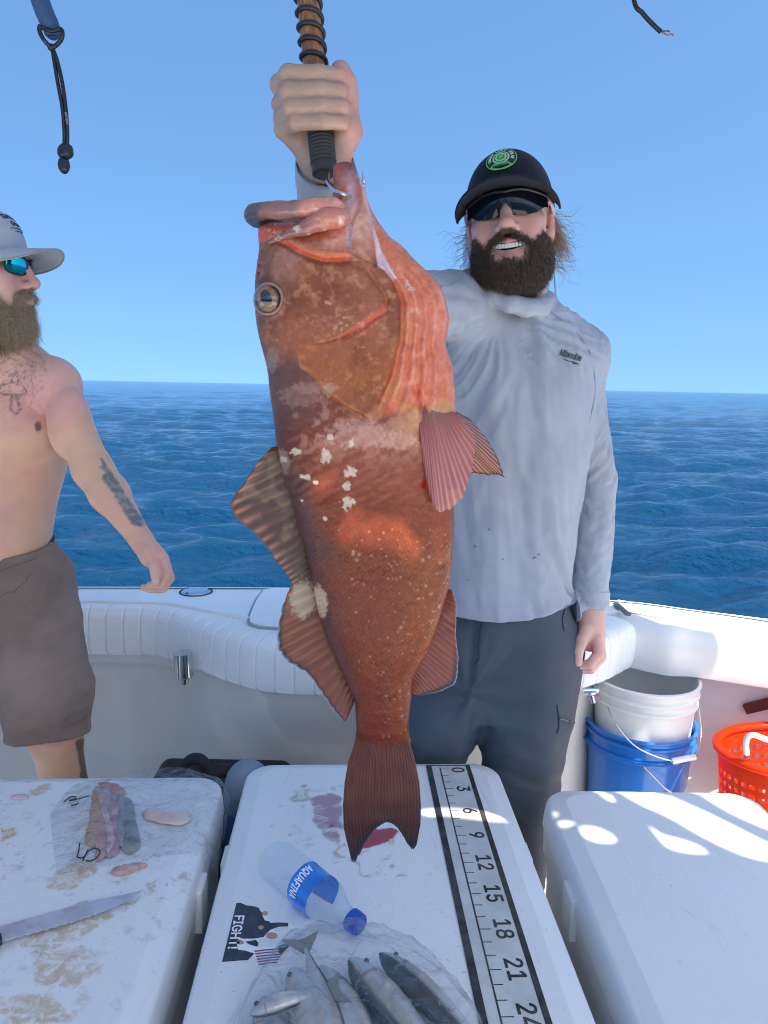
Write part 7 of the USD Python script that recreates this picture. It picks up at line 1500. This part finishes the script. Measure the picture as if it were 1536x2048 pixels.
# ---- knife on the left cooler
kn = thing('knife', 'long serrated knife blade lying on the stained left cooler', 'knife')
up_e = [at_z(x, y, ZL)[:2] for x, y in ((0, 1862), (105, 1833), (190, 1810), (245, 1799), (288, 1789))]; lo_e = [at_z(x, y, ZL)[:2] for x, y in ((284, 1792), (262, 1806), (230, 1822), (190, 1838), (100, 1866), (0, 1893))]
lo_c = catmull(np.array(lo_e), 140); tn = np.gradient(lo_c, axis=0); tn = unit(tn); nn_ = np.stack([tn[:, 1], -tn[:, 0]], 1); lo_c = lo_c + nn_ * (.0019 * (np.arange(140) % 5 < 2))[:, None] * (np.arange(140) < 132)[:, None]
kp = Polygon(np.vstack([catmull(np.array(up_e), 40), lo_c])).buffer(0)
obj('blade', extrude(kp if kp.geom_type == 'Polygon' else max(kp.geoms, key=lambda g: g.area), .0018, ZL + .006), mat('blade_steel', (.50, .53, .60), rough=.38, metal=.35, color2=(.36, .37, .40), var_scale=25), kn, smooth=False)
h0, h1 = at_z(4, 1877, ZL + .012), at_z(-150, 1925, ZL + .012); obj('handle', tube([h0 + (h1 - h0) * t_ for t_ in np.linspace(0, 1, 12)], np.array([.009, .012, .013, .0125, .012, .012, .012, .0125, .013, .0135, .013, .008]), 16, flat=.7), black, kn, smooth=True)
# ---- scrap of bait
scr = mat('bait_flesh', (.40, .22, .18), rough=.3, coat=.5, color2=(.52, .34, .28), var_scale=60)
sc_m = [lump(at_z(x, y, ZL + .003), (r1, r2, .005), i_ + 3, .6) for i_, (x, y, r1, r2) in enumerate(((240, 1742, .014, .011), (256, 1738, .013, .010), (268, 1733, .011, .008), (282, 1731, .009, .0045)))]
from manifold3d import Manifold, Mesh as MMesh
def union(ms):
    out = None
    for m_ in ms:
        q_ = Manifold(MMesh(np.asarray(m_.vertices, np.float32), np.asarray(m_.faces, np.uint32))); out = q_ if out is None else out + q_
    return out
obj('bait_scrap', union(sc_m), scr, None, smooth=40, label='small brownish lump of bait flesh beside the bagged strips', cat='bait')
obj('bait_scrap', lump(at_z(40, 1594, ZL + .003), (.017, .008, .004), 8, .5), mat('pale_flesh', (.55, .40, .38), rough=.3, coat=.4), None, smooth=True, label='pale sliver of bait on far corner of left cooler', cat='bait')
# ---- bagged strips of bait on the left cooler
film_m = usdkit.material(stage, '/World/Looks/bag_film', {'t': ('transparent_bsdf', dict(color=(.95, .955, .96))), 'g': ('glossy_bsdf', dict(roughness=.10)), 'd': ('translucent_bsdf', dict(color=(.85, .87, .90))), 'lw': ('layer_weight', dict(blend=.5)), 'pw': ('math', dict(math_type='power', value2=2.4)), 'f': ('math', dict(math_type='multiply_add', value2=.46, value3=.03)), 'm': ('mix_closure', {}), 'm2': ('mix_closure', dict(fac=.025)), 'tc': ('texture_coordinate', {}), 'n': ('noise_texture', dict(type='ridged_multifractal', scale=22.0, detail=4.0, distortion=.8, offset=1.0, gain=1.6)), 'b': ('bump', dict(strength=.6, distance=.010))},
    [('tc.object', 'n.vector'), ('n.fac', 'b.height'), ('b.normal', 'g.normal'), ('b.normal', 'lw.normal'), ('lw.facing', 'pw.value1'), ('pw.value', 'f.value1'), ('f.value', 'm.fac'), ('t.BSDF', 'm2.closure1'), ('d.BSDF', 'm2.closure2'), ('m2.closure', 'm.closure1'), ('g.BSDF', 'm.closure2')], surface='m.closure')
def strip(nm, label, px, w, th, c1, c2, seed, z=.004):
    c = catmull(np.array([at_z(x, y, ZL + z) for x, y in px]), 50); ws = w * (1 - .75 * np.abs(np.linspace(-1, 1, 50)) ** 5) * (.8 + .4 * meshkit.noise(np.column_stack([np.linspace(0, 6, 50), np.full(50, seed), np.zeros(50)]), 3)); t_ = tube(c, ws, 20, flat=th / w, up=np.array([0, 0, 1.0])); v_ = np.array(t_.vertices)
    # flatten upright: width in the lid's plane
    n_ = fbm(v_ * 90, 3, seed); v_ = v_ + np.array(t_.vertex_normals) * (.0045 * (n_ - .5) + .0015 * (fbm(v_ * 300, 2, seed) - .5))[:, None]; v_[:, 2] = np.maximum(v_[:, 2], ZL + .0016)
    cc_ = lerp(np.tile(np.array(c1, float), (len(v_), 1)), np.array(c2, float), sstep(.35, .65, fbm(v_ * 60, 3, seed + 1))); return obj(nm, trimesh.Trimesh(v_, t_.faces, process=False), wet, None, smooth=True, col=cc_, label=label, cat='bait strip')
strip('bait_strip', 'tan brown bait strip nearest the handwriting inside the bag', [(193, 1572), (197, 1600), (190, 1640), (182, 1672), (188, 1694)], .011, .0034, (.52, .30, .19), (.44, .25, .16), 3)
strip('bait_strip', 'pinkish brown bait strip at the middle of the bag', [(212, 1576), (211, 1610), (204, 1650), (207, 1690), (196, 1722)], .014, .0036, (.42, .22, .19), (.52, .30, .27), 5)
strip('bait_strip', 'purplish bait strip with a white skin line inside the bag', [(230, 1580), (228, 1620), (224, 1660), (225, 1696), (217, 1716)], .012, .004, (.38, .22, .24), (.50, .36, .36), 7)
strip('bait_strip', 'dark greenish grey bait strip inside the bag', [(252, 1596), (256, 1630), (258, 1664), (262, 1690), (258, 1706)], .014, .0045, (.13, .15, .14), (.26, .26, .23), 9)
strip('bait_strip', 'thin pale strip lying across the pinkish ones in the bag', [(202, 1600), (214, 1640), (222, 1672), (216, 1706)], .006, .003, (.60, .44, .42), (.50, .30, .28), 21, z=.009)
strip('bait_strip', 'short reddish strip at the far end of the bag', [(196, 1566), (222, 1572), (246, 1590)], .010, .0035, (.46, .20, .17), (.40, .24, .22), 23, z=.006)
strip('bait_strip', 'narrow grey strip between the purplish and greenish ones', [(240, 1584), (243, 1620), (241, 1660), (244, 1694)], .007, .0035, (.34, .33, .34), (.22, .21, .22), 25, z=.006)
strip('bait_strip', 'flat pale tan fillet at the right of the bag', [(290, 1620), (320, 1634), (350, 1636), (384, 1636)], .019, .004, (.56, .40, .33), (.62, .48, .42), 11)
def bag_sheet(poly_px, hmax, seed, zbase, wrinkles, fall=None, step=.0045):
    P_ = Polygon([at_z(x, y, ZL)[:2] for x, y in poly_px]).buffer(0); pts_ = np.vstack([ring_pts(P_, step), interior(P_, step)]); tri_ = Delaunay(pts_).simplices; cn_ = pts_[tri_].mean(1); tri_ = tri_[contains_xy(P_, cn_[:, 0], cn_[:, 1])]
    de_ = cKDTree(ring_pts(P_, .003)).query(pts_)[0]; h = hmax(pts_) * sstep(0, .03, de_) + .0022; q_ = np.column_stack([pts_, 0 * pts_[:, 0]])
    a_ = fbm(q_ * np.array([16, 16, 1]) + seed, 4, 5); r1 = 1 - np.abs(2 * fbm(q_ * np.array([11, 26, 1]) + seed + 4, 3, 7) - 1); r2 = 1 - np.abs(2 * fbm(q_ * np.array([34, 20, 1]) + seed + 9, 3, 9) - 1)
    h = h + wrinkles * (.5 * (a_ - .4) + 1.1 * r1 ** 6 + .8 * r2 ** 7) * (.4 + .6 * sstep(0, .02, de_)); h = np.maximum(h, .0018)
    return pts_, tri_, h
covers = [np.array([at_z(x, y, ZL)[:2] for x, y in l_]) for l_ in ([(190, 1572), (188, 1640), (190, 1694)], [(214, 1576), (206, 1650), (200, 1722)], [(232, 1580), (226, 1660), (222, 1716)], [(252, 1596), (258, 1664), (258, 1706)])]
hb_ = lambda p_: np.max([.010 * np.exp(-(seg_dist(p_, c_)[0] / .022) ** 4) for c_ in covers], 0)
bagp = [(100, 1632), (130, 1590), (150, 1572), (210, 1562), (262, 1546), (300, 1538), (370, 1538), (428, 1556), (470, 1580), (478, 1640), (472, 1690), (400, 1706), (330, 1716), (262, 1722), (225, 1736), (180, 1742), (114, 1752), (106, 1690)]
bp, bt_, bh = bag_sheet(bagp, hb_, 2.0, ZL, .0045)
# where the bag passes the lid's rounded edge it hangs down
c_l, hw_l = cl[1], cl[2]; ub_ = (bp - c_l[:2]) @ CB[:2]; over = np.maximum(ub_ - (hw_l - .020), 0); ang_ = np.minimum(over / .030, 1.45); drop = np.where(over > 0, .030 * (1 - np.cos(ang_)) + np.maximum(over - .030 * 1.45, 0) * .99, 0); pull = np.where(over > 0, over - .030 * np.sin(ang_) - np.maximum(over - .030 * 1.45, 0) * .12, 0)
nrm_ = np.column_stack([np.sin(ang_) * CB[0], np.sin(ang_) * CB[1], np.cos(ang_)]); V_ = np.column_stack([bp - pull[:, None] * CB[:2] + (over > 0)[:, None] * CB[:2] * .004, np.full(len(bp), ZL) - drop]) + nrm_ * (bh * 1.0)[:, None]
bagm = trimesh.Trimesh(V_, bt_, process=False)
if np.array(bagm.face_normals).mean(0)[2] < 0: bagm.invert()
bag1 = thing('plastic_bag', 'clear plastic bag draped over the corner of left cooler, holding bait strips', 'bag'); obj('film', bagm, film_m, bag1, smooth=True)
ink_m = mat('marker_ink', (.02, .02, .025), rough=.6)
def scribble(px, r=.0011): 
    c = catmull(np.array([at_z(x, y, ZL) for x, y in px]), 40); hz = cKDTree(V_[:, :2]).query(c[:, :2])[1]; c[:, 2] = gaussian_filter1d(V_[hz, 2], 3) + .0012; return tube(c, r, 6)
for px in ([(160, 1696), (157, 1712), (155, 1720), (168, 1722), (176, 1710), (166, 1730)], [(170, 1722), (178, 1714), (192, 1712), (201, 1718), (196, 1726), (182, 1732), (172, 1731)], [(128, 1608), (142, 1599), (153, 1602), (140, 1607), (180, 1603)], [(142, 1616), (158, 1612)]): obj('handwriting', scribble(px), ink_m, bag1, smooth=True)
# ---- bag of whole bait fish in the foreground
def bait_fish(label, a_px, b_px, rad, z0, seed, roll=0.0):
    A_, B_ = at_z(*a_px, ZL + z0), at_z(*b_px, ZL + z0); d_ = B_ - A_; L_ = np.linalg.norm(d_); d_ = d_ / L_; sx_ = unit(np.cross(d_, [0, 0, 1.0])); uz_ = np.cross(sx_, d_); uz_ = uz_ if uz_[2] > 0 else -uz_
    t_ = np.linspace(0, 1, 90); r_ = rad * np.interp(t_, [0, .02, .08, .18, .32, .45, .65, .85, .95, 1], [.10, .28, .58, .85, 1.0, .97, .72, .34, .17, .15]); n_ = 40; a = np.linspace(0, 2 * np.pi, n_, endpoint=False); V = []; 
    for i in range(90): V.append(A_ + d_ * L_ * t_[i] + r_[i] * (np.cos(a)[:, None] * sx_ * .95 + np.sin(a)[:, None] * uz_ * .72) + np.array([0, 0, .006 * math.sin(3 * t_[i] + seed)]))
    m_ = loft(V, True); v_ = np.array(m_.vertices); aa = np.concatenate([np.tile(a, 90), [0, 0]]) + roll; ttv = np.concatenate([np.repeat(t_, n_), [0, 1]]); dorsal = np.cos(aa)
    n1 = fbm(v_ * 120, 3, seed); n2 = fbm(np.column_stack([ttv * 26, aa * .8, 0 * aa]), 3, seed + 1)
    c = lerp(np.tile(np.array([.42, .43, .42]), (len(v_), 1)), np.array([.035, .048, .050]), sstep(.05, .34, dorsal)); c = lerp(c, np.array([.36, .35, .25]), .7 * np.exp(-((dorsal - .06) / .14) ** 2)); c = lerp(c, np.array([.04, .055, .06]), .7 * sstep(.50, .62, n2) * sstep(.3, .6, dorsal)); c = lerp(c, np.array([.56, .46, .42]), .35 * sstep(.5, .7, n1) * (dorsal < 0)); c = lerp(c, np.array([.20, .18, .18]), .8 * (np.abs(ttv - .20) < .012) * (np.abs(dorsal) < .8))
    f_ = thing('bait_fish', label, 'fish', 'bait fish in the plastic bag'); obj('body', m_, mat('bait_skin', tint=True, rough=.22, metal=.25, coat=.5, bump=.2, bump_scale=400, bump_dist=.0005), f_, smooth=True, col=np.clip(c * (.85 + .3 * n1[:, None]), .003, .9))
    ey = A_ + d_ * L_ * .105 + (.58 * sx_ * (-1 if math.cos(roll) > 0 else 1) * .95 + .81 * uz_ * .72) * rad * .66; ey[2] += .006 * math.sin(3 * .105 + seed); s_ = trimesh.creation.icosphere(3, .0034); obj('eye', trimesh.Trimesh(s_.vertices + ey, s_.faces, process=False), mat('bait_eye', (.02, .02, .025), rough=.1, coat=1.0), f_, smooth=True)
    E_ = A_ + d_ * L_ * .99; tl_ = Polygon([(0, -.004), (.02, -.018), (.034, -.026), (.026, -.004), (.026, .004), (.034, .026), (.02, .018), (0, .004)]); tmesh = extrude(tl_, .0014); obj('tail', place(tmesh, E_, d_, sx_, uz_), mat('bait_tail', (.20, .20, .18), rough=.4), f_, smooth=False)
bait_fish('largest mackerel-like bait fish with olive gold flank, right of centre in the bag', (700, 1918), (930, 2180), .027, .022, 3, .35)
bait_fish('dark backed bait fish at the right edge of the bag', (760, 1912), (1010, 2150), .022, .016, 7, -.2)
bait_fish('silver bellied bait fish at the middle of the bag', (640, 1925), (800, 2230), .027, .024, 11, 2.6)
bait_fish('blue grey bait fish left of the silver bellied one', (585, 1940), (690, 2230), .026, .022, 13, 1.9)
bait_fish('bait fish lying lowest at the left edge of the bag', (528, 1985), (570, 2240), .022, .018, 17, .8)
bait_fish('small silvery bait fish lying crosswise over the left fish in the bag', (500, 2030), (640, 1990), .013, .040, 19, 1.2)
bait_fish('dark bait fish whose tail shows at the top of the bag', (690, 2120), (612, 1905), .021, .034, 23, .3)
cov2 = [np.array([at_z(x, y, ZL)[:2] for x, y in l_]) for l_ in ([(700, 1918), (930, 2180)], [(760, 1912), (1010, 2150)], [(640, 1925), (800, 2230)], [(585, 1940), (690, 2230)], [(528, 1985), (570, 2240)])]
hb2 = lambda p_: np.max([.046 * np.exp(-(seg_dist(p_, c_)[0] / .036) ** 4) for c_ in cov2], 0)
bp2, bt2, bh2 = bag_sheet([(592, 1868), (640, 1852), (700, 1866), (760, 1884), (830, 1905), (900, 1950), (945, 2010), (985, 2080), (1010, 2200), (470, 2240), (420, 2110), (452, 2052), (488, 2000), (518, 1945), (560, 1890)], hb2, 5.0, ZL, .0055)
bm2 = trimesh.Trimesh(np.column_stack([bp2, ZL + bh2]), bt2, process=False)
if np.array(bm2.face_normals).mean(0)[2] < 0: bm2.invert()
bag2 = thing('plastic_bag', 'clear plastic bag packed with whole bait fish in front of the bottle', 'bag'); obj('film', bm2, film_m, bag2, smooth=True)
# ------------------------------------------------------------------ dark bag and jug on the deck between the coolers
tb = thing('tackle_bag', 'black bag standing on the deck behind the stained cooler', 'bag'); blkc = mat('black_canvas', (.010, .010, .012), rough=.75, bump=.3, bump_scale=300, bump_dist=.001)
o_ = at(440, 1600, 1.62); obj('body', rbox([.34, .30, .42], .03, (o_[0] - .02, 1.66, .22)), blkc, tb, smooth=40)
hA = at(368, 1545, 1.60); obj('strap', tube(catmull([at(362, 1560, 1.60), at(368, 1532, 1.60), at(385, 1518, 1.60), at(405, 1522, 1.60), at(415, 1545, 1.60), at(440, 1541, 1.62), at(480, 1543, 1.64)], 40), .017, 12, flat=.7), blkc, tb, smooth=True)
jug = obj('jug', lump(at(496, 1588, 1.44), (.050, .05, .075), 4, .12), mat('jug_grey', (.16, .20, .25), rough=.45), None, smooth=True, label='grey plastic jug wedged between left and middle coolers', cat='jug')
obj('blue_rag', lump(at(462, 1668, 1.40), (.03, .05, .035), 6, .4), mat('rag_blue', (.02, .07, .16), rough=.8), None, smooth=True, label='crumpled dark blue rag down between the coolers', cat='rag')
